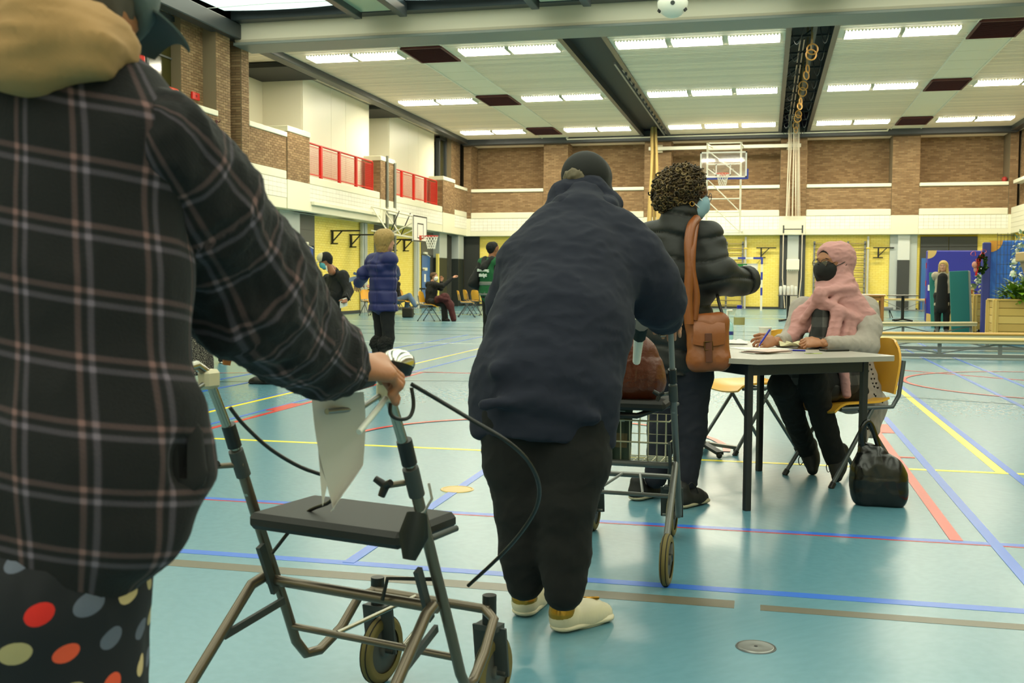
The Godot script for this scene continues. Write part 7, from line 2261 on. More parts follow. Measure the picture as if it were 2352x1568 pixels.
func standing_woman() -> void:
	var base := Vector3(-0.47, 0, -5.50)
	var t := thing("person", "curly-haired woman in a black puffer coat standing at the desk with a shoulder bag", "person", base)
	var J := stand(base, PI, 1.66)
	J.pelvis = dp(1553, 800, 5.53)
	J.chest = dp(1558, 640, 5.50)
	J.neck = dp(1566, 505, 5.50)
	J.head = dp(1580, 452, 5.50)
	var fc := Vector3(0.93, -0.08, -0.36).normalized()
	var fx := Vector3.UP.cross(fc).normalized()
	J.face = Basis(fx, fc.cross(fx), fc)
	J.shR = dp(1622, 548, 5.45)
	J.elR = dp(1645, 628, 5.38)
	J.wrR = dp(1712, 642, 5.55)
	J.shL = dp(1500, 548, 5.60)
	J.elL = dp(1490, 650, 5.75)
	J.wrL = dp(1560, 680, 5.95)
	J.hpL = dp(1530, 860, 5.55)
	J.hpR = dp(1588, 860, 5.50)
	J.knL = dp(1522, 985, 5.56)
	J.knR = dp(1588, 985, 5.50)
	J.anL = dp(1505, 1105, 5.58)
	J.anR = dp(1572, 1115, 5.47)
	var skin := mat("skin_brown", Color(0.36, 0.20, 0.12), 0.45)
	skin_body(t, J, skin, [hand_bones(J.wrR, Vector3(0.15, -0.15, -1), Vector3.DOWN, Vector3(-1, 0.3, 0), 0.6), hand_bones(J.wrL, Vector3(0.7, 0, -0.7), Vector3.DOWN, Vector3(0.6, 0.3, 0.5), 0.6)], 0.005)
	var coat := cloth("puffer_black", Color(0.050, 0.053, 0.047), 0.6, 0.05, 30.0)
	var bs := [bone(dp(1545, 858, 5.54), dp(1553, 760, 5.53), 0.185, 0.178, 0.04, Vector3(0, 0, 1), 0.85, 2), bone(dp(1553, 760, 5.53), J.chest, 0.176, 0.178, 0.06, Vector3(0, 0, 1), 0.8), bone(J.chest, dp(1560, 555, 5.5), 0.18, 0.135, 0.08, Vector3(0, 0, 1), 0.8), bone(J.shL, J.shR, 0.085, 0.085, 0.06), bone(dp(1560, 530, 5.5), dp(1566, 498, 5.5), 0.10, 0.088, 0.04), bone(dp(1560, 500, 5.5), dp(1568, 492, 5.5), 0.092, 0.085, 0.015)]
	bs += chain([J.shR, J.elR, dp(1690, 650, 5.5)], [0.088, 0.092, 0.078], 0.05)
	bs.append(bone(dp(1690, 650, 5.5), dp(1718, 643, 5.57), 0.078, 0.07, 0.01, Vector3.ZERO, 1.0, 1))
	bs += chain([J.shL, J.elL, J.wrL], [0.085, 0.082, 0.06], 0.05)
	part(t, "coat", field_mesh(bs, 0.0105, base, func(p, n):
		var band := absf(sin((p.y + 0.02 * sin(p.x * 14.0)) * PI / 0.115))
		return -0.016 * pow(1.0 - band, 3) + 0.004 * sin(p.x * 40.0 + p.y * 22.0) * sin(p.y * 37.0)), coat)
	part(t, "cuff", field_mesh([bone(dp(1706, 645, 5.53), dp(1722, 642, 5.57), 0.078, 0.074, 0.01, Vector3.ZERO, 1.0, 3)], 0.008, base), coat)
	var jeans := cloth("jeans_dark", Color(0.045, 0.058, 0.12), 0.85, 0.05, 60.0)
	var pb := [bone(J.hpL, J.hpR, 0.11, 0.11, 0.04)]
	pb += chain([J.hpL, J.knL, dp(1507, 1095, 5.58)], [0.105, 0.074, 0.06], 0.03)
	pb += chain([J.hpR, J.knR, dp(1575, 1105, 5.48)], [0.105, 0.076, 0.06], 0.03)
	part(t, "trousers", field_mesh(pb, 0.011, base, folds(0.004, 51, Vector3(10, 14, 10))), jeans)
	var blk := mat("sneaker_black", Color(0.035, 0.035, 0.037), 0.7)
	var sole := mat("sole_cream", Color(0.68, 0.64, 0.54), 0.6)
	var sh := [[fl(1455, 1150), fl(1538, 1128)], [fl(1556, 1168), fl(1625, 1150)]]
	for e in sh:
		shoes(t, e[0], e[0] + (e[1] - e[0]).normalized() * 0.26, blk, sole, 0.044, 0.05)
	var sm := fl(1590, 1155) + Vector3(0, 0.065, 0.045)
	lettering(t, "shoe_letter", "S", sm - base, 0.035, mat("logo_white", Color(0.8, 0.8, 0.78), 0.5), Basis(Vector3.UP, 0.25), 0.003)
	part(t, "shoe_lace", mb(base).tube(smooth_path([dp(1578, 1120, 5.40), dp(1588, 1108, 5.40), dp(1598, 1118, 5.41), dp(1604, 1132, 5.42)], 4), 0.003, 6), blk)
	# curly hair: a soft ball with many small curls
	var hairm := mat("hair_curly", Color(0.24, 0.155, 0.065), 0.75)
	var hb := [bone(dp(1545, 438, 5.5), dp(1572, 428, 5.48), 0.09, 0.09, 0.04), bone(dp(1534, 458, 5.52), dp(1548, 474, 5.5), 0.062, 0.05, 0.04), bone(dp(1560, 415, 5.5), dp(1582, 415, 5.5), 0.07, 0.066, 0.03), dent(dp(1604, 484, 5.40), dp(1598, 476, 5.34), 0.072, 0.068, 0.02)]
	var cn := FastNoiseLite.new()
	cn.seed = 53
	cn.frequency = 55.0
	var hm := part(t, "hair", field_mesh(hb, 0.007, base, func(p, _n): return 0.016 * cn.get_noise_3dv(p)), hairm)
	var curl := MB.new()
	var cp := []
	for k in 11:
		cp.append(Vector3(cos(k * 0.9) * 0.007, sin(k * 0.9) * 0.007, k * 0.0018))
	var curl_mesh := curl.tube(cp, 0.0028, 4, false).mesh()
	var mm := MultiMesh.new()
	mm.transform_format = MultiMesh.TRANSFORM_3D
	mm.mesh = curl_mesh
	mm.use_colors = true
	mm.instance_count = 1500
	var src: PackedVector3Array = hm.mesh.surface_get_arrays(0)[Mesh.ARRAY_VERTEX]
	for k in 1500:
		var b := Basis.from_euler(Vector3(rng.randf() * TAU, rng.randf() * TAU, rng.randf() * TAU)).scaled(Vector3.ONE * rng.randf_range(0.8, 1.7))
		mm.set_instance_transform(k, Transform3D(b, src[rng.randi() % src.size()]))
		mm.set_instance_color(k, [Color(0.040, 0.022, 0.007), Color(0.085, 0.05, 0.016), Color(0.16, 0.10, 0.034)][k % 3])
	var mi := MultiMeshInstance3D.new()
	mi.name = "curls"
	mi.multimesh = mm
	mi.material_override = M.plain_multi
	mi.set_meta("kind", "stuff")
	t.add_child(mi, true)
	var hc: Vector3 = J.head
	var mk := part(t, "face_mask", field_mesh(mask_bones(hc, J.face), 0.005, base), mat("mask_blue", Color(0.58, 0.70, 0.76), 0.8))
	part(mk, "ear_loop", mb(base).tube([hc - J.face.x * 0.086 + J.face.y * 0.02, hc - J.face.x * 0.076 - J.face.y * 0.01 + J.face.z * 0.04, hc - J.face.x * 0.06 - J.face.y * 0.03 + J.face.z * 0.075], 0.003, 6), M.paper)
	part(mk, "ear_loop", mb(base).tube([hc - J.face.x * 0.084 - J.face.y * 0.03, hc - J.face.x * 0.064 - J.face.y * 0.06 + J.face.z * 0.05], 0.003, 6), M.paper)
	glasses(t, J, mat("frame_dark", Color(0.05, 0.03, 0.03), 0.3))
	part(t, "earring", mb(base).tube(ring_at(hc - J.face.x * 0.086 - J.face.y * 0.042, J.face.x, 0.012), 0.0025, 6, false), mat("gold_ring", Color(0.8, 0.6, 0.3), 0.25, 1.0))
	# brown shoulder bag and strap
	var lb := mat("leather_tan", Color(0.52, 0.28, 0.115), 0.4, 0.0, "soft", 0.12, 5.0)
	var bgo := dp(1628, 850, 5.28)
	var bag := thing("shoulder_bag", "tan leather satchel with buckle strap hanging on the puffer coat", "bag", bgo)
	var bb := [bone(dp(1600, 830, 5.30), dp(1655, 828, 5.30), 0.045, 0.045, 0.03, Vector3(0, 0, 1), 0.8), bone(dp(1597, 745, 5.32), dp(1652, 740, 5.32), 0.042, 0.042, 0.05, Vector3(0, 0, 1), 0.75), bone(dp(1597, 745, 5.32), dp(1600, 830, 5.30), 0.045, 0.045, 0.03, Vector3(0, 0, 1), 0.8), bone(dp(1652, 740, 5.32), dp(1655, 828, 5.30), 0.045, 0.045, 0.03, Vector3(0, 0, 1), 0.8), bone(dp(1625, 745, 5.31), dp(1628, 828, 5.30), 0.05, 0.05, 0.03, Vector3(0, 0, 1), 0.85)]
	part(bag, "body", field_mesh(bb, 0.008, bgo, folds(0.003, 55, Vector3(8, 8, 8))), lb)
	var flap := part(bag, "flap", mb(bgo).sheet(10, 10, func(a, b): return dp(lerpf(1590, 1662, a) + 3 * sin(b * 3.0), lerpf(728, 790, b) + 5 * sin(PI * a) * b, 5.265 - 0.012 * sin(PI * a) + 0.05 * pow(1.0 - b, 4)), 0.004), lb)
	part(flap, "buckle", mb(bgo).tube([dp(1618, 785, 5.24), dp(1636, 784, 5.24), dp(1637, 803, 5.24), dp(1619, 804, 5.24), dp(1618, 785, 5.24)], 0.004, 6), mat("brass_dark", Color(0.35, 0.24, 0.11), 0.35, 0.8))
	part(flap, "buckle_strap", mb(bgo).bar(dp(1627, 765, 5.245), dp(1629, 832, 5.235), 0.035, 0.005, Vector3(0, 0, 1), 0.002), mat("leather_mid", Color(0.33, 0.15, 0.05), 0.42))
	part(bag, "strap", mb(bgo).tube(smooth_path([dp(1583, 745, 5.27), dp(1580, 690, 5.27), dp(1584, 620, 5.27), dp(1582, 560, 5.29), dp(1588, 520, 5.34), dp(1600, 503, 5.42)], 4), 0.024, 10, true, Vector3(0.1, 0, 1).normalized(), 0.2), lb)
	part(bag, "strap", mb(bgo).tube(smooth_path([dp(1594, 735, 5.28), dp(1600, 680, 5.272), dp(1590, 620, 5.268), dp(1592, 560, 5.292), dp(1600, 503, 5.42)], 4), 0.018, 10, true, Vector3(0.1, 0, 1).normalized(), 0.2), lb)
	part(bag, "second_strap", mb(bgo).tube([dp(1660, 725, 5.33), dp(1650, 690, 5.36), dp(1643, 650, 5.42)], 0.008, 8), mat("leather_dark2", Color(0.10, 0.05, 0.04), 0.5))
func ring_at(c: Vector3, n: Vector3, r: float) -> Array:
	var x := n.cross(Vector3.UP).normalized()
	var y := n.cross(x)
	var o := []
	for k in 17:
		o.append(c + (x * cos(TAU * k / 16) + y * sin(TAU * k / 16)) * r)
	return o
func glasses(t: Node3D, J: Dictionary, m: Material) -> void:
	var g := Node3D.new()
	g.name = "glasses"
	t.add_child(g, true)
	var o := t.position
	for sd in [-1.0, 1.0]:
		var c: Vector3 = J.head + J.face.x * 0.033 * sd + J.face.y * 0.004 + J.face.z * 0.108
		var pts := []
		for k in 17:
			pts.append(c + J.face.x * cos(TAU * k / 16) * 0.026 + J.face.y * sin(TAU * k / 16) * 0.021)
		part(g, "rim", mb(o).tube(pts, 0.0018, 6, false), m)
		part(g, "temple", mb(o).tube([c + J.face.x * 0.026 * sd, J.head + J.face.x * 0.074 * sd + J.face.y * 0.01 + J.face.z * 0.01], 0.0018, 6), m)
		part(g, "lens", mb(o).sheet(6, 6, func(a, b): return c + J.face.x * (a - 0.5) * 0.05 * sqrt(1 - pow(2 * b - 1, 2) * 0.85) + J.face.y * (b - 0.5) * 0.04), glass("lens_glass", Color(1, 1, 1), 0.03))
	part(g, "bridge", mb(o).tube([J.head + J.face.x * -0.008 + J.face.y * 0.008 + J.face.z * 0.11, J.head + J.face.x * 0.008 + J.face.y * 0.008 + J.face.z * 0.11], 0.0018, 6), m)

func seated_woman() -> void:
	var base := Vector3(0.483, 0, -6.46)
	var t := thing("person", "seated woman in a pink headscarf and black mask writing at the desk", "person", base)
	var fc := Vector3(-0.74, 0.02, 0.67).normalized()
	var fx := Vector3.UP.cross(fc).normalized()
	var J := {"pelvis": dp(1950, 885, 6.42), "chest": dp(1925, 745, 6.36), "neck": dp(1920, 680, 6.32), "head": dp(1914, 607, 6.28), "face": Basis(fx, fc.cross(fx), fc)}
	J.shL = dp(1984, 712, 6.25)
	J.shR = dp(1845, 712, 6.40)
	J.elL = dp(1990, 794, 6.12)
	J.wrL = dp(1888, 788, 6.0)
	J.elR = dp(1815, 780, 6.30)
	J.wrR = dp(1783, 784, 6.12)
	J.hpL = dp(1950, 895, 6.3)
	J.hpR = dp(1925, 890, 6.5)
	J.knR = dp(1797, 885, 6.02)
	J.anR = dp(1856, 1042, 6.38)
	J.knL = dp(1862, 868, 5.98)
	J.anL = dp(1922, 1062, 6.16)
	var skin := mat("skin_olive", Color(0.62, 0.41, 0.28), 0.5)
	skin.subsurf_scatter_enabled = true
	skin.subsurf_scatter_strength = 0.06
	var hl := hand_bones(J.wrL, Vector3(-1, 0.05, 0.1), Vector3(0.1, -1, 0.2), Vector3(0.0, 0.5, -0.8), 1.0, 0.98)
	var hr := hand_bones(J.wrR, Vector3(-0.85, 0.0, 0.45), Vector3(0.3, -0.8, 0.3), Vector3(-0.1, 0.7, -0.6), 0.85, 0.98, 0.0, 0.6)
	skin_body(t, J, skin, [hl, hr], 0.004)
	eyes(t, J, Color(0.06, 0.035, 0.02))
	glasses(t, J, mat("frame_rose", Color(0.22, 0.12, 0.10), 0.3))
	var grey := cloth("cardigan_grey", Color(0.63, 0.59, 0.56), 0.95, 0.1, 60.0)
	var bs := [bone(J.pelvis, J.chest, 0.17, 0.16, 0.06, Vector3(-0.4, 0, 0.9).normalized(), 0.75), bone(J.chest, J.neck - Vector3(0, 0.05, 0), 0.16, 0.10, 0.06, Vector3(-0.4, 0, 0.9).normalized(), 0.75), bone(J.shL, J.shR, 0.075, 0.07, 0.05)]
	bs += chain([J.shL, dp(1994, 752, 6.17), J.elL], [0.078, 0.07, 0.066], 0.04)
	bs.append(bone(J.elL, dp(1896, 787, 6.0), 0.062, 0.036, 0.04, Vector3.ZERO, 1.0, 1))
	bs += chain([J.shR, J.elR], [0.072, 0.055], 0.04)
	bs.append(bone(J.elR, dp(1788, 783, 6.13), 0.054, 0.036, 0.04, Vector3.ZERO, 1.0, 1))
	for e in [[1965, 745, 2010, 735, 6.12], [1965, 770, 2012, 765, 6.09], [1955, 790, 2000, 815, 6.06], [1975, 725, 2008, 712, 6.16]]:
		bs.append(bone(dp(e[0], e[1], e[4] + 0.03), dp(e[2], e[3], e[4] + 0.03), 0.014, 0.012, 0.03))
	part(t, "cardigan", field_mesh(bs, 0.0085, base, folds(0.004, 61, Vector3(14, 10, 14))), grey)
	# the cardigan's long side panel hanging beside the chair
	var sp := [bone(dp(1985, 830, 6.25), dp(2005, 930, 6.25), 0.05, 0.075, 0.05, Vector3(0.3, 0, 0.95), 0.5), bone(dp(2005, 930, 6.25), dp(2000, 985, 6.25), 0.08, 0.055, 0.04, Vector3(0.3, 0, 0.95), 0.5), bone(dp(1990, 985, 6.2), dp(1978, 1025, 6.15), 0.035, 0.02, 0.05, Vector3(0.3, 0, 0.95), 0.5)]
	part(t, "cardigan_panel", field_mesh(sp, 0.009, base, folds(0.007, 62, Vector3(14, 6, 14))), grey)
	var tun := tint("tunic_check", check_image(), 0.9, 0.0, false, 9.0, true)
	part(t, "tunic", field_mesh([bone(dp(1885, 720, 6.17), dp(1880, 800, 6.14), 0.05, 0.06, 0.04), bone(dp(1930, 860, 6.25), dp(1830, 865, 6.03), 0.115, 0.09, 0.05), bone(dp(1930, 880, 6.2), dp(1895, 890, 6.08), 0.1, 0.08, 0.05)], 0.01, base, folds(0.005, 63)), tun)
	var blk := cloth("trousers_black", Color(0.022, 0.023, 0.024), 0.9, 0.1, 60.0)
	var pb := [bone(J.hpL, J.hpR, 0.12, 0.12, 0.05)]
	pb += chain([J.hpR, J.knR, dp(1852, 1030, 6.36)], [0.105, 0.075, 0.058], 0.03)
	pb += chain([J.hpL, J.knL, dp(1918, 1050, 6.16)], [0.108, 0.078, 0.060], 0.03)
	part(t, "trousers", field_mesh(pb, 0.0105, base, folds(0.005, 64, Vector3(11, 11, 11))), blk)
	var shm := mat("shoe_black", Color(0.028, 0.028, 0.029), 0.6)
	for e in [[dp(1858, 1020, 6.42), fl(1866, 1090), J.anR], [dp(1930, 1035, 6.22), fl(1922, 1106), J.anL]]:
		var hv: Vector3 = e[0]
		var tv: Vector3 = e[1]
		var d := (tv - hv).normalized()
		part(t, "shoe", field_mesh([bone(hv, tv + Vector3(0, 0.03, 0) - d * 0.06, 0.042, 0.045, 0.02), bone(tv + Vector3(0, 0.04, 0) - d * 0.08, tv + Vector3(0, 0.03, 0), 0.045, 0.032, 0.03), bone(hv, e[2], 0.042, 0.04, 0.03)], 0.008, base), shm)
		var lp: Vector3 = hv.lerp(tv, 0.45) + Vector3(-0.04, 0.03, 0.03)
		part(t, "shoe_lace", mb(base).tube(smooth_path([lp, lp + Vector3(-0.03, -0.03, 0.01), lp + Vector3(-0.02, -0.07, 0.01), lp + Vector3(0.01, -0.03, 0.01)], 4), 0.0028, 6), shm)
	# headscarf
	var pink := cloth("scarf_pink", Color(0.73, 0.53, 0.52), 0.9, 0.3, 70.0)
	var H: Vector3 = J.head
	var F: Basis = J.face
	var L := func(x, y, z): return H + F.x * x + F.y * y + F.z * z
	var hb := [bone(L.call(0, 0.045, -0.035), L.call(0, 0.048, 0.015), 0.092, 0.085, 0.03), bone(L.call(0, 0.03, -0.055), L.call(0, -0.10, -0.035), 0.085, 0.078, 0.04), bone(L.call(0, -0.09, -0.02), L.call(0, -0.14, 0.03), 0.085, 0.07, 0.04), bone(L.call(-0.05, -0.03, 0.0), L.call(-0.045, -0.11, 0.03), 0.04, 0.04, 0.03), bone(L.call(0.05, -0.03, 0.0), L.call(0.045, -0.11, 0.03), 0.04, 0.04, 0.03)]
	hb.append(dent(L.call(0, -0.03, 0.115), L.call(0, 0.02, 0.11), 0.066, 0.056, 0.012))
	hb.append(dent(L.call(0, 0.045, 0.12), L.call(0, 0.03, 0.12), 0.04, 0.04, 0.01))
	var tw := Vector3(-0.3, 0.1, 0.95).normalized()
	# the cloth round neck and chest: broad soft bodies first, then folds on them
	for e in [[1925, 672, 6.26, 1940, 700, 6.25, 0.10, 0.10], [1930, 700, 6.25, 1905, 760, 6.2, 0.105, 0.085], [1905, 760, 6.2, 1900, 808, 6.12, 0.085, 0.07], [1945, 695, 6.22, 1990, 725, 6.17, 0.075, 0.055], [1895, 690, 6.22, 1848, 730, 6.28, 0.075, 0.06], [1848, 730, 6.28, 1818, 775, 6.22, 0.06, 0.035], [1945, 745, 6.2, 1948, 805, 6.12, 0.06, 0.045]]:
		hb.append(bone(dp(e[0], e[1], e[2]), dp(e[3], e[4], e[5]), e[6], e[7], 0.06, tw, 0.8))
	hb.append(dent(dp(1882, 740, 6.1), dp(1872, 815, 6.02), 0.035, 0.05, 0.02))
	for e in [[1880, 668, 6.12, 1960, 662, 6.16, 0.022], [1880, 684, 6.12, 1930, 714, 6.11, 0.022], [1930, 714, 6.11, 1992, 742, 6.15, 0.020], [1898, 700, 6.12, 1950, 722, 6.11, 0.018], [1885, 676, 6.12, 1845, 735, 6.2, 0.022], [1893, 700, 6.14, 1862, 760, 6.16, 0.016], [1932, 722, 6.1, 1912, 808, 6.05, 0.016], [1915, 722, 6.1, 1896, 805, 6.06, 0.014], [1950, 728, 6.12, 1935, 806, 6.07, 0.015], [1962, 730, 6.13, 1958, 806, 6.09, 0.014], [1935, 835, 6.05, 1945, 905, 6.02, 0.03], [1955, 640, 6.2, 1900, 672, 6.14, 0.016], [1962, 655, 6.22, 1915, 690, 6.13, 0.014]]:
		hb.append(bone(dp(e[0], e[1], e[2]), dp(e[3], e[4], e[5]), e[6], e[6] * 0.8, 0.035))
	part(t, "headscarf", field_mesh(hb, 0.0065, base, folds(0.004, 65, Vector3(10, 18, 10))), pink)
	part(t, "under_cap", field_mesh([bone(L.call(0, 0.04, -0.01), L.call(0, 0.042, 0.028), 0.082, 0.072, 0.02), dent(L.call(0, -0.015, 0.12), L.call(0, 0.005, 0.12), 0.072, 0.07, 0.008), dent(L.call(-0.2, -0.06, 0.0), L.call(0.2, -0.06, 0.0), 0.1, 0.1, 0.005)], 0.006, base), cloth("cap_plum", Color(0.09, 0.05, 0.06)))
	var mk := part(t, "face_mask", field_mesh(mask_bones(H, F, 1.05), 0.005, base), cloth("mask_black", Color(0.030, 0.032, 0.028), 0.8, 0.2))
	part(mk, "ear_loop", mb(base).tube([L.call(0.052, -0.025, 0.075), L.call(0.088, -0.0, 0.03), L.call(0.09, 0.03, -0.04)], 0.0025, 6), M.plastic_black)
	part(mk, "ear_loop", mb(base).tube([L.call(0.048, -0.085, 0.07), L.call(0.09, -0.04, 0.02), L.call(0.09, 0.03, -0.04)], 0.0025, 6), M.plastic_black)
	part(mk, "nose_wire", mb(base).tube([L.call(-0.02, -0.006, 0.108), L.call(0, 0.0, 0.122), L.call(0.02, -0.006, 0.108)], 0.002, 6), M.plastic_black)
	var pn := thing("writing_pen", "blue pen held upright in the writing hand", "pen", dp(1758, 792, 6.05))
	part(pn, "barrel", mb(pn.position).tube([dp(1748, 786, 6.03), dp(1768, 757, 6.08)], 0.0058, 8), mat("pen_blue", Color(0.07, 0.08, 0.60), 0.35))
	part(pn, "tip", mb(pn.position).tube([dp(1748, 786, 6.03), dp(1743, 795, 6.02)], [0.005, 0.0015], 8), mat("pen_blue", Color(0.07, 0.08, 0.60), 0.35))

func check_image() -> Image:
	var im := Image.create(64, 64, false, Image.FORMAT_RGB8)
	for y in 64:
		for x in 64:
			var k := (1 if x < 32 else 0) + (1 if y < 32 else 0)
			im.set_pixel(x, y, [Color(0.36, 0.35, 0.34), Color(0.23, 0.225, 0.22), Color(0.11, 0.11, 0.11)][k])
	return im
func leopard_image() -> Image:
	var n := FastNoiseLite.new()
	n.noise_type = FastNoiseLite.TYPE_SIMPLEX
	n.seed = 6
	n.frequency = 0.045
	n.fractal_type = FastNoiseLite.FRACTAL_NONE
	var im := Image.create(256, 256, false, Image.FORMAT_RGB8)
	for y in 256:
		for x in 256:
			im.set_pixel(x, y, Color(0.80, 0.76, 0.68) if absf(n.get_noise_2d(x, y)) < 0.16 else Color(0.10, 0.075, 0.08))
	return im

func dress(t: Node3D, J: Dictionary, S: Dictionary) -> void:
	# clothes and head of someone farther away; S names materials and sizes
	var o := t.position
	var cell: float = S.get("cell", 0.014)
	var hs := []
	for s in ["L", "R"]:
		var d: Vector3 = (J["wr" + s] - J["el" + s]).normalized()
		var side: Vector3 = J.face.x * (-1.0 if s == "L" else 1.0)
		hs.append(hand_bones(J["wr" + s], d, side, J.face.z + Vector3(0, 0.2, 0), S.get("curl", 0.5)))
	skin_body(t, J, S.skin, hs, S.get("fine", 0.008))
	part(t, S.get("coat_name", "coat"), field_mesh(coat_bones(J, S.get("wide", 0.0), S.get("hem", 0.08), S.get("arm", 0.0)) + S.get("extra", []), cell, o, S.get("disp", folds(0.008, 71 + t.get_index() % 7))), S.coat)
	part(t, "trousers", field_mesh(trouser_bones(J, S.get("hip", 0.1), S.get("knee", 0.075), S.get("ankle", 0.06)), cell, o, folds(0.006, 72)), S.trousers)
	for s in ["L", "R"]:
		shoes(t, J["heel" + s], J["toe" + s], S.shoe, S.get("sole", M.rubber))
	if S.has("hair"):
		part(t, "hair", field_mesh(hair_cap(J.head, J.face, 1.0, S.get("hair_down", 0.03), S.get("hair_thick", 0.012)) + S.get("hair_extra", []), 0.008, o, folds(0.005, 73, Vector3(40, 12, 40))), S.hair)
	if S.has("mask"):
		part(t, "face_mask", field_mesh(mask_bones(J.head, J.face), 0.008, o), S.mask)
	if S.get("eyes", false):
		eyes(t, J, Color(0.1, 0.07, 0.05))

func far_people() -> void:
	var skin := mat("skin_pale", Color(0.74, 0.53, 0.42), 0.5)
	var skin2 := mat("skin_warm", Color(0.58, 0.37, 0.25), 0.5)
	var black := cloth("cloth_black", Color(0.030, 0.031, 0.029), 0.85, 0.2)
	var blackboot := mat("boot_black", Color(0.04, 0.04, 0.042), 0.6)
	# woman in the blue quilted coat
	var at := fl(880, 872)
	var t := thing("person", "blonde woman seen from behind in a blue quilted hooded coat", "person", at)
	var J := stand(at, PI - 0.75, 1.70)
	J.elR = dp(905, 632, 12.6)
	J.wrR = dp(862, 655, 12.9)
	J.elL = dp(836, 628, 12.25)
	J.wrL = dp(824, 650, 12.5)
	var blue := cloth("quilt_blue", Color(0.075, 0.10, 0.34), 0.6, 0.25, 40.0)
	var up := Vector3.UP
	var quilt := func(p, _n):
		var y := absf(sin(p.y * PI / 0.15 + 0.6))
		var q: Vector3 = p - at
		var a := absf(sin(atan2(q.x, q.z) * 2.5 + 0.4))
		return -0.018 * pow(1.0 - y, 4) - 0.010 * pow(1.0 - a, 6) + 0.004 * sin(p.x * 30.0 + p.y * 21.0)
	dress(t, J, {"skin": skin, "coat": blue, "wide": 0.035, "hem": 0.14, "arm": 0.018, "cell": 0.012, "disp": quilt, "trousers": cloth("leggings", Color(0.055, 0.06, 0.075), 0.9, 0.15), "hip": 0.095, "knee": 0.062, "ankle": 0.05, "shoe": blackboot, "hair": mat("hair_blonde", Color(0.62, 0.50, 0.28), 0.6), "hair_down": 0.09, "hair_thick": 0.022, "hair_extra": [bone(J.head + Vector3(0, -0.02, 0) - J.face.z * 0.03, J.head + Vector3(0, -0.11, 0) - J.face.z * 0.03, 0.085, 0.06, 0.03)], "extra": [bone(J.neck - Vector3(0, 0.12, 0) - J.face.z * 0.09 + J.face.x * 0.09, J.neck - Vector3(0, 0.14, 0) - J.face.z * 0.09 - J.face.x * 0.12, 0.07, 0.065, 0.03), bone(J.neck - Vector3(0, 0.02, 0), J.neck - Vector3(0, 0.10, 0) - J.face.z * 0.10, 0.075, 0.06, 0.04)]})
	for s in ["L", "R"]:
		part(t, "boot_shaft", field_mesh([bone(J["an" + s], J["an" + s] + Vector3(0, 0.32, 0), 0.055, 0.07, 0.02)], 0.012, at), blackboot)
		part(t, "boot_fur", field_mesh([bone(J["an" + s] + Vector3(-0.01, 0.33, 0), J["an" + s] + Vector3(0.01, 0.36, 0), 0.078, 0.075, 0.02)], 0.010, at, folds(0.015, 74, Vector3(50, 50, 50))), black)
	var vz := thing("face_visor", "clear pale face visor carried in the blue coat wearer's hand", "visor", dp(815, 645, 12.5))
	part(vz, "shield", mb(vz.position).sheet(10, 6, func(u, v): return dp(lerpf(802, 836, u), lerpf(638, 648, v) - 4 * sin(PI * u), 12.45 + 0.05 * sin(PI * u)), 0.003), mat("visor_pale", Color(0.62, 0.68, 0.76), 0.15))
	part(vz, "band", mb(vz.position).bar(dp(812, 627, 12.45), dp(830, 633, 12.45), 0.02, 0.03), mat("visor_band", Color(0.3, 0.38, 0.5), 0.4))
	# man with the two-tone cap, bending
	at = fl(775, 802)
	at = dp(772, 805, 17.4)
	at.y = 0
	t = thing("person", "man in a black jacket and two-tone cap leaning forward with papers", "person", at)
	J = stand(at, PI + 2.0, 1.68)
	J.head = dp(748, 600, 17.1)
	J.neck = dp(768, 622, 17.25)
	J.chest = dp(774, 658, 17.35)
	J.shL = dp(754, 642, 17.5)
	J.shR = dp(788, 634, 17.15)
	J.elL = dp(746, 674, 17.6)
	J.wrL = dp(766, 700, 17.4)
	J.elR = dp(801, 668, 17.1)
	J.wrR = dp(794, 686, 16.95)
	var fz := Vector3(-0.80, -0.35, 0.42).normalized()
	var fxx := Vector3.UP.cross(fz).normalized()
	J.face = Basis(fxx, fz.cross(fxx), fz)
	dress(t, J, {"skin": skin2, "coat": cloth("jacket_black", Color(0.040, 0.041, 0.036), 0.8, 0.2), "wide": 0.03, "hem": 0.16, "arm": 0.014, "trousers": black, "shoe": blackboot, "mask": mat("mask_aqua", Color(0.36, 0.66, 0.70), 0.8), "hair": mat("hair_dark", Color(0.05, 0.04, 0.035), 0.8), "eyes": true})
	var cw := cloth("cap_white", Color(0.74, 0.70, 0.58), 0.8, 0.2)
	part(t, "cap", field_mesh([bone(J.head + J.face.y * 0.055 - J.face.z * 0.03, J.head + J.face.y * 0.06 + J.face.z * 0.02, 0.094, 0.092, 0.02), dent(J.head - J.face.y * 0.06 - Vector3(0.2, 0, 0), J.head - J.face.y * 0.06 + Vector3(0.2, 0, 0), 0.105, 0.105, 0.004)], 0.009, at), black)
	part(t, "cap_front", field_mesh([bone(J.head + J.face.y * 0.062 + J.face.z * 0.02, J.head + J.face.y * 0.066 + J.face.z * 0.03, 0.091, 0.09, 0.02), dent(J.head - J.face.y * 0.06 - Vector3(0.2, 0, 0), J.head - J.face.y * 0.06 + Vector3(0.2, 0, 0), 0.108, 0.108, 0.004)], 0.009, at), cw)
	part(t, "cap_brim", mb(at).sheet(8, 8, func(a, b): return J.head + J.face.y * (0.035 - 0.02 * b + 0.015 * sin(PI * a)) + J.face.z * (0.09 + 0.09 * b) + J.face.x * (a - 0.5) * 0.15 * sqrt(1 - 0.7 * b * b), 0.004), cw)
	part(t, "zip", mb(at).bar(dp(749, 610, 16.7), dp(751, 622, 16.72), 0.02, 0.01), M.white_metal)
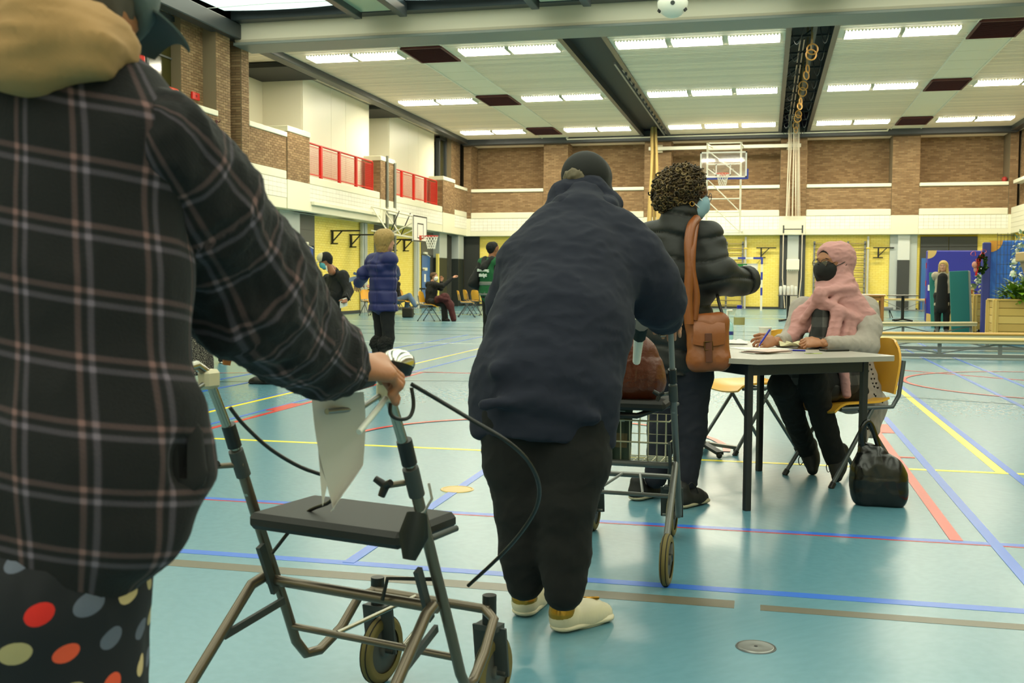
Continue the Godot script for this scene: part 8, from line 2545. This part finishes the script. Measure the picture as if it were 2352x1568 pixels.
	var pf := thing("paper_sheet", "white folded papers in the hand of the man with the two-tone cap", "paper", dp(790, 695, 16.9))
	part(pf, "sheet", mb(pf.position).sheet(4, 4, func(u, v): return dp(lerpf(781, 798, u), lerpf(682, 702, v) + 6 * (1 - u), 16.95 - 0.04 * sin(PI * u)), 0.003), M.paper)
	part(pf, "pen", mb(pf.position).tube([dp(796, 674, 16.9), dp(805, 690, 16.9)], 0.008, 6), M.plastic_black)
	# steward in the green vest
	at = dp(1128, 806, 17.2)
	at.y = 0
	t = thing("person", "man in a green reflective vest over a black hooded jacket seen from behind", "person", at)
	J = stand(at, PI - 0.6, 1.76)
	J.wrR = J.pelvis + Vector3(0.1, 0.02, 0.12)
	J.elL = at + Vector3(-0.30, 1.10, 0.05)
	J.wrL = at + Vector3(-0.12, 0.98, -0.2)
	dress(t, J, {"skin": skin2, "coat": cloth("jacket_black", Color(0.040, 0.041, 0.036), 0.8, 0.2), "wide": 0.02, "hem": 0.10, "arm": 0.014, "trousers": black, "shoe": blackboot, "hair": mat("hair_dark", Color(0.05, 0.04, 0.035), 0.8), "hair_down": 0.02, "hair_thick": 0.004})
	var green := cloth("vest_green", Color(0.045, 0.33, 0.17), 0.8, 0.2)
	var vb := coat_bones(J, 0.058, 0.02, 0.0).slice(0, 4)
	part(t, "vest", field_mesh(vb, 0.012, at, folds(0.005, 75)), green)
	for y in [1.06, 0.90]:
		var fwd: Vector3 = J.face.z
		part(t, "reflective_band", field_mesh([bone(at + Vector3(0, y, 0), at + Vector3(0, y + 0.06, 0), 0.236, 0.236, 0.004, fwd, 0.735, 3)], 0.012, at), mat("band_grey", Color(0.46, 0.47, 0.45), 0.4))
	part(t, "hood", field_mesh([bone(J.neck + J.face.x * 0.09 - J.face.z * 0.06, J.neck - Vector3(0, 0.12, 0) - J.face.z * 0.15, 0.055, 0.06, 0.03), bone(J.neck - J.face.x * 0.09 - J.face.z * 0.06, J.neck - Vector3(0, 0.12, 0) - J.face.z * 0.15, 0.055, 0.06, 0.03)], 0.010, at, folds(0.006, 76)), cloth("hood_grey", Color(0.13, 0.13, 0.12)))
	var wm := mat("letter_white", Color(0.88, 0.90, 0.86), 0.6)
	var bb: Basis = Basis(Vector3.UP, PI) * J.face
	bb = Basis(-J.face.x, Vector3.UP, -J.face.z)
	var bk: Vector3 = at - J.face.z * 0.172
	lettering(t, "vest_letters", "Helpt", bk + Vector3(0, 1.22, 0) - at - J.face.z * 0.01, 0.052, wm, bb, 0.02)
	lettering(t, "vest_letters", "Den Haag", bk + Vector3(0, 1.30, 0) - at - J.face.z * 0.008, 0.045, wm, bb, 0.02)
	# seated woman with the dark red coat on her lap
	at = fl(992, 737)
	t = thing("person", "seated woman in black with a white mask raising her hand", "person", at)
	J = stand(at, 0.9, 1.66)
	var D := 29.6
	J.pelvis = dp(990, 690, D)
	J.chest = dp(991, 668, D)
	J.neck = dp(993, 649, D)
	J.head = dp(997, 636, D)
	var fz2 := Vector3(0.95, 0.05, 0.25).normalized()
	var fx2 := Vector3.UP.cross(fz2).normalized()
	J.face = Basis(fx2, fz2.cross(fx2), fz2)
	J.shL = dp(984, 654, D + 0.1)
	J.shR = dp(1000, 654, D - 0.15)
	J.elL = dp(1013, 663, D)
	J.wrL = dp(1014, 646, D)
	J.elR = dp(1018, 656, D - 0.3)
	J.wrR = dp(1040, 638, D - 0.2)
	J.hpL = dp(990, 694, D)
	J.hpR = dp(990, 694, D - 0.2)
	for s in ["L", "R"]:
		J["kn" + s] = dp(1020, 697, D - (0.2 if s == "R" else 0.0))
		J["an" + s] = dp(1022, 732, D - (0.2 if s == "R" else 0.0))
		J["heel" + s] = J["an" + s] * Vector3(1, 0, 1) + Vector3(-0.08, 0, 0)
		J["toe" + s] = J["an" + s] * Vector3(1, 0, 1) + Vector3(0.17, 0, 0.06)
	dress(t, J, {"skin": skin, "coat": black, "wide": 0.025, "hem": 0.02, "trousers": black, "knee": 0.085, "ankle": 0.085, "shoe": blackboot, "mask": M.paper, "hair": mat("hair_brown", Color(0.32, 0.22, 0.11), 0.7), "hair_down": 0.06})
	var rc := thing("red_coat", "dark red coat draped over the lap of the seated woman", "coat", dp(1030, 738, D - 0.3))
	part(rc, "cloth", field_mesh([bone(dp(1004, 688, D - 0.3), dp(1022, 682, D - 0.35), 0.09, 0.11, 0.05), bone(dp(1022, 684, D - 0.35), dp(1034, 700, D - 0.35), 0.12, 0.09, 0.05), bone(dp(1034, 700, D - 0.35), dp(1042, 733, D - 0.35), 0.10, 0.07, 0.05)], 0.016, rc.position, folds(0.014, 77, Vector3(5, 3, 5))), cloth("coat_red", Color(0.24, 0.022, 0.04), 0.8, 0.2))
	part(rc, "collar", field_mesh([bone(dp(1010, 684, D - 0.45), dp(1026, 688, D - 0.45), 0.06, 0.05, 0.03)], 0.014, rc.position, folds(0.01, 78, Vector3(12, 12, 12))), cloth("coat_red", Color(0.24, 0.022, 0.04), 0.8, 0.2))
	# person in pale jeans, legs crossed, behind the blue coat
	at = fl(928, 722)
	t = thing("person", "seated person in pale jeans with crossed legs behind the blue coat", "person", at)
	J = stand(at, 1.2, 1.7)
	D = 35.0
	J.pelvis = dp(913, 686, D)
	J.chest = dp(908, 662, D)
	J.neck = dp(907, 646, D)
	J.head = dp(906, 634, D)
	J.shL = dp(900, 652, D + 0.1)
	J.shR = dp(914, 652, D - 0.1)
	J.elL = dp(900, 668, D)
	J.elR = dp(914, 668, D - 0.2)
	J.wrL = dp(912, 680, D)
	J.wrR = dp(916, 680, D - 0.2)
	J.hpL = dp(914, 690, D)
	J.hpR = dp(914, 690, D - 0.2)
	J.knL = dp(937, 684, D - 0.1)
	J.anL = dp(933, 716, D)
	J.knR = dp(940, 679, D - 0.3)
	J.anR = dp(955, 702, D - 0.4)
	J.heelL = J.anL * Vector3(1, 0, 1)
	J.toeL = J.heelL + Vector3(0.25, 0, 0.05)
	J.heelR = J.anR
	J.toeR = J.anR + Vector3(0.26, 0.06, 0)
	dress(t, J, {"skin": skin, "coat": black, "hem": 0.0, "trousers": cloth("jeans_pale", Color(0.33, 0.42, 0.54), 0.9, 0.1), "hip": 0.105, "knee": 0.085, "ankle": 0.075, "shoe": mat("shoe_cream", Color(0.72, 0.70, 0.62), 0.6), "hair": mat("hair_dark", Color(0.05, 0.04, 0.035), 0.8)})
	var bx := thing("black_bag", "small black bag on the floor beside the pale jeans", "bag", fl(937, 729))
	part(bx, "body", MB.new().box(Vector3(0, 0.15, 0), Vector3(0.32, 0.3, 0.2), 0.03), M.plastic_black)
	part(bx, "handle", MB.new().tube(smooth_path([Vector3(-0.08, 0.3, 0), Vector3(-0.06, 0.38, 0), Vector3(0.06, 0.38, 0), Vector3(0.08, 0.3, 0)], 4), 0.01, 6), M.plastic_black)
	# blonde woman behind the teal boards
	at = Vector3(3.93, 0, -26.0)
	t = thing("person", "blonde woman in a pale cardigan and blue glove behind the teal boards", "person", at)
	J = stand(at, -0.3, 1.62)
	D = 27.6
	J.elR = dp(2148, 640, D - 0.2)
	J.wrR = dp(2162, 627, D - 0.5)
	var cdg := cloth("cardigan_cream", Color(0.64, 0.60, 0.52), 0.95, 0.2)
	dress(t, J, {"skin": skin, "coat": cdg, "hem": 0.28, "coat_name": "cardigan", "trousers": black, "shoe": blackboot, "hair": mat("hair_gold", Color(0.72, 0.60, 0.34), 0.6), "hair_down": 0.12, "hair_thick": 0.02, "hair_extra": [bone(J.head + J.face.x * 0.075 + J.face.y * 0.02, J.head + J.face.x * 0.09 - J.face.y * 0.14, 0.035, 0.03, 0.03), bone(J.head - J.face.x * 0.075 + J.face.y * 0.02, J.head - J.face.x * 0.085 - J.face.y * 0.12, 0.03, 0.025, 0.03)], "eyes": true})
	part(t, "dress", field_mesh([bone(J.chest + J.face.z * 0.075 + Vector3(0, 0.10, 0), J.pelvis + J.face.z * 0.10 - Vector3(0, 0.3, 0), 0.11, 0.14, 0.03, J.face.z, 0.7)], 0.014, at), black)
	part(t, "glove", field_mesh(hand_bones(J.wrR, Vector3(0.9, 0.25, 0.1), Vector3.DOWN, Vector3(0, 0.4, 1), 0.25, 1.15), 0.006, at), mat("glove_blue", Color(0.42, 0.62, 0.78), 0.4))
	# three people mostly hidden by the plaid jacket
	at = fl(612, 880)
	t = thing("person", "person in a dark flared coat, olive trousers and brown shoes behind the plaid sleeve", "person", at)
	J = stand(at, -1.35, 1.70)
	J.toeL = J.heelL + Vector3(-0.27, 0, 0.02)
	J.toeR = J.heelR + Vector3(-0.27, 0, 0.02)
	dress(t, J, {"skin": skin, "coat": cloth("coat_olive", Color(0.055, 0.055, 0.045), 0.9, 0.15), "hem": 0.40, "wide": 0.03, "trousers": cloth("trousers_olive", Color(0.115, 0.105, 0.075), 0.9, 0.1), "knee": 0.09, "ankle": 0.08, "shoe": mat("shoe_olive", Color(0.10, 0.085, 0.06), 0.45), "hair": mat("hair_grey", Color(0.34, 0.31, 0.28), 0.8)})
	var ob := thing("paper_bag", "tan paper bag held beside the dark flared coat", "bag", dp(520, 838, 12.2))
	part(ob, "body", mb(ob.position).tube([dp(520, 838, 12.2), dp(524, 805, 12.2)], [0.05, 0.07], 4), mat("bag_tan", Color(0.55, 0.33, 0.10), 0.7))
	part(ob, "handle", mb(ob.position).tube([dp(520, 806, 12.2), dp(524, 790, 12.2), dp(530, 806, 12.2)], 0.006, 6), mat("bag_tan", Color(0.55, 0.33, 0.10), 0.7))
	at = fl(492, 834)
	t = thing("person", "person in blue jeans and dark canvas shoes behind the walker handle", "person", at)
	J = stand(at, 0.6, 1.72)
	dress(t, J, {"skin": skin, "coat": black, "trousers": cloth("jeans_blue", Color(0.085, 0.105, 0.15), 0.9, 0.1), "shoe": black, "sole": M.paper, "hair": mat("hair_brown", Color(0.32, 0.22, 0.11), 0.7)})
	at = fl(448, 884)
	t = thing("person", "person in a long animal-print skirt behind the plaid jacket", "person", at)
	J = stand(at, 0.8, 1.68)
	dress(t, J, {"skin": skin, "coat": black, "trousers": black, "shoe": blackboot, "hair": mat("hair_brown", Color(0.32, 0.22, 0.11), 0.7)})
	var leo := tint("animal_print", leopard_image(), 0.9, 0.0, false, 3.2, true)
	part(t, "skirt", field_mesh([bone(at + Vector3(0, 0.12, 0), at + Vector3(0, 1.0, 0), 0.20, 0.14, 0.03, Vector3.ZERO, 1.0, 2)], 0.016, at, folds(0.01, 79, Vector3(12, 2, 12))), leo)
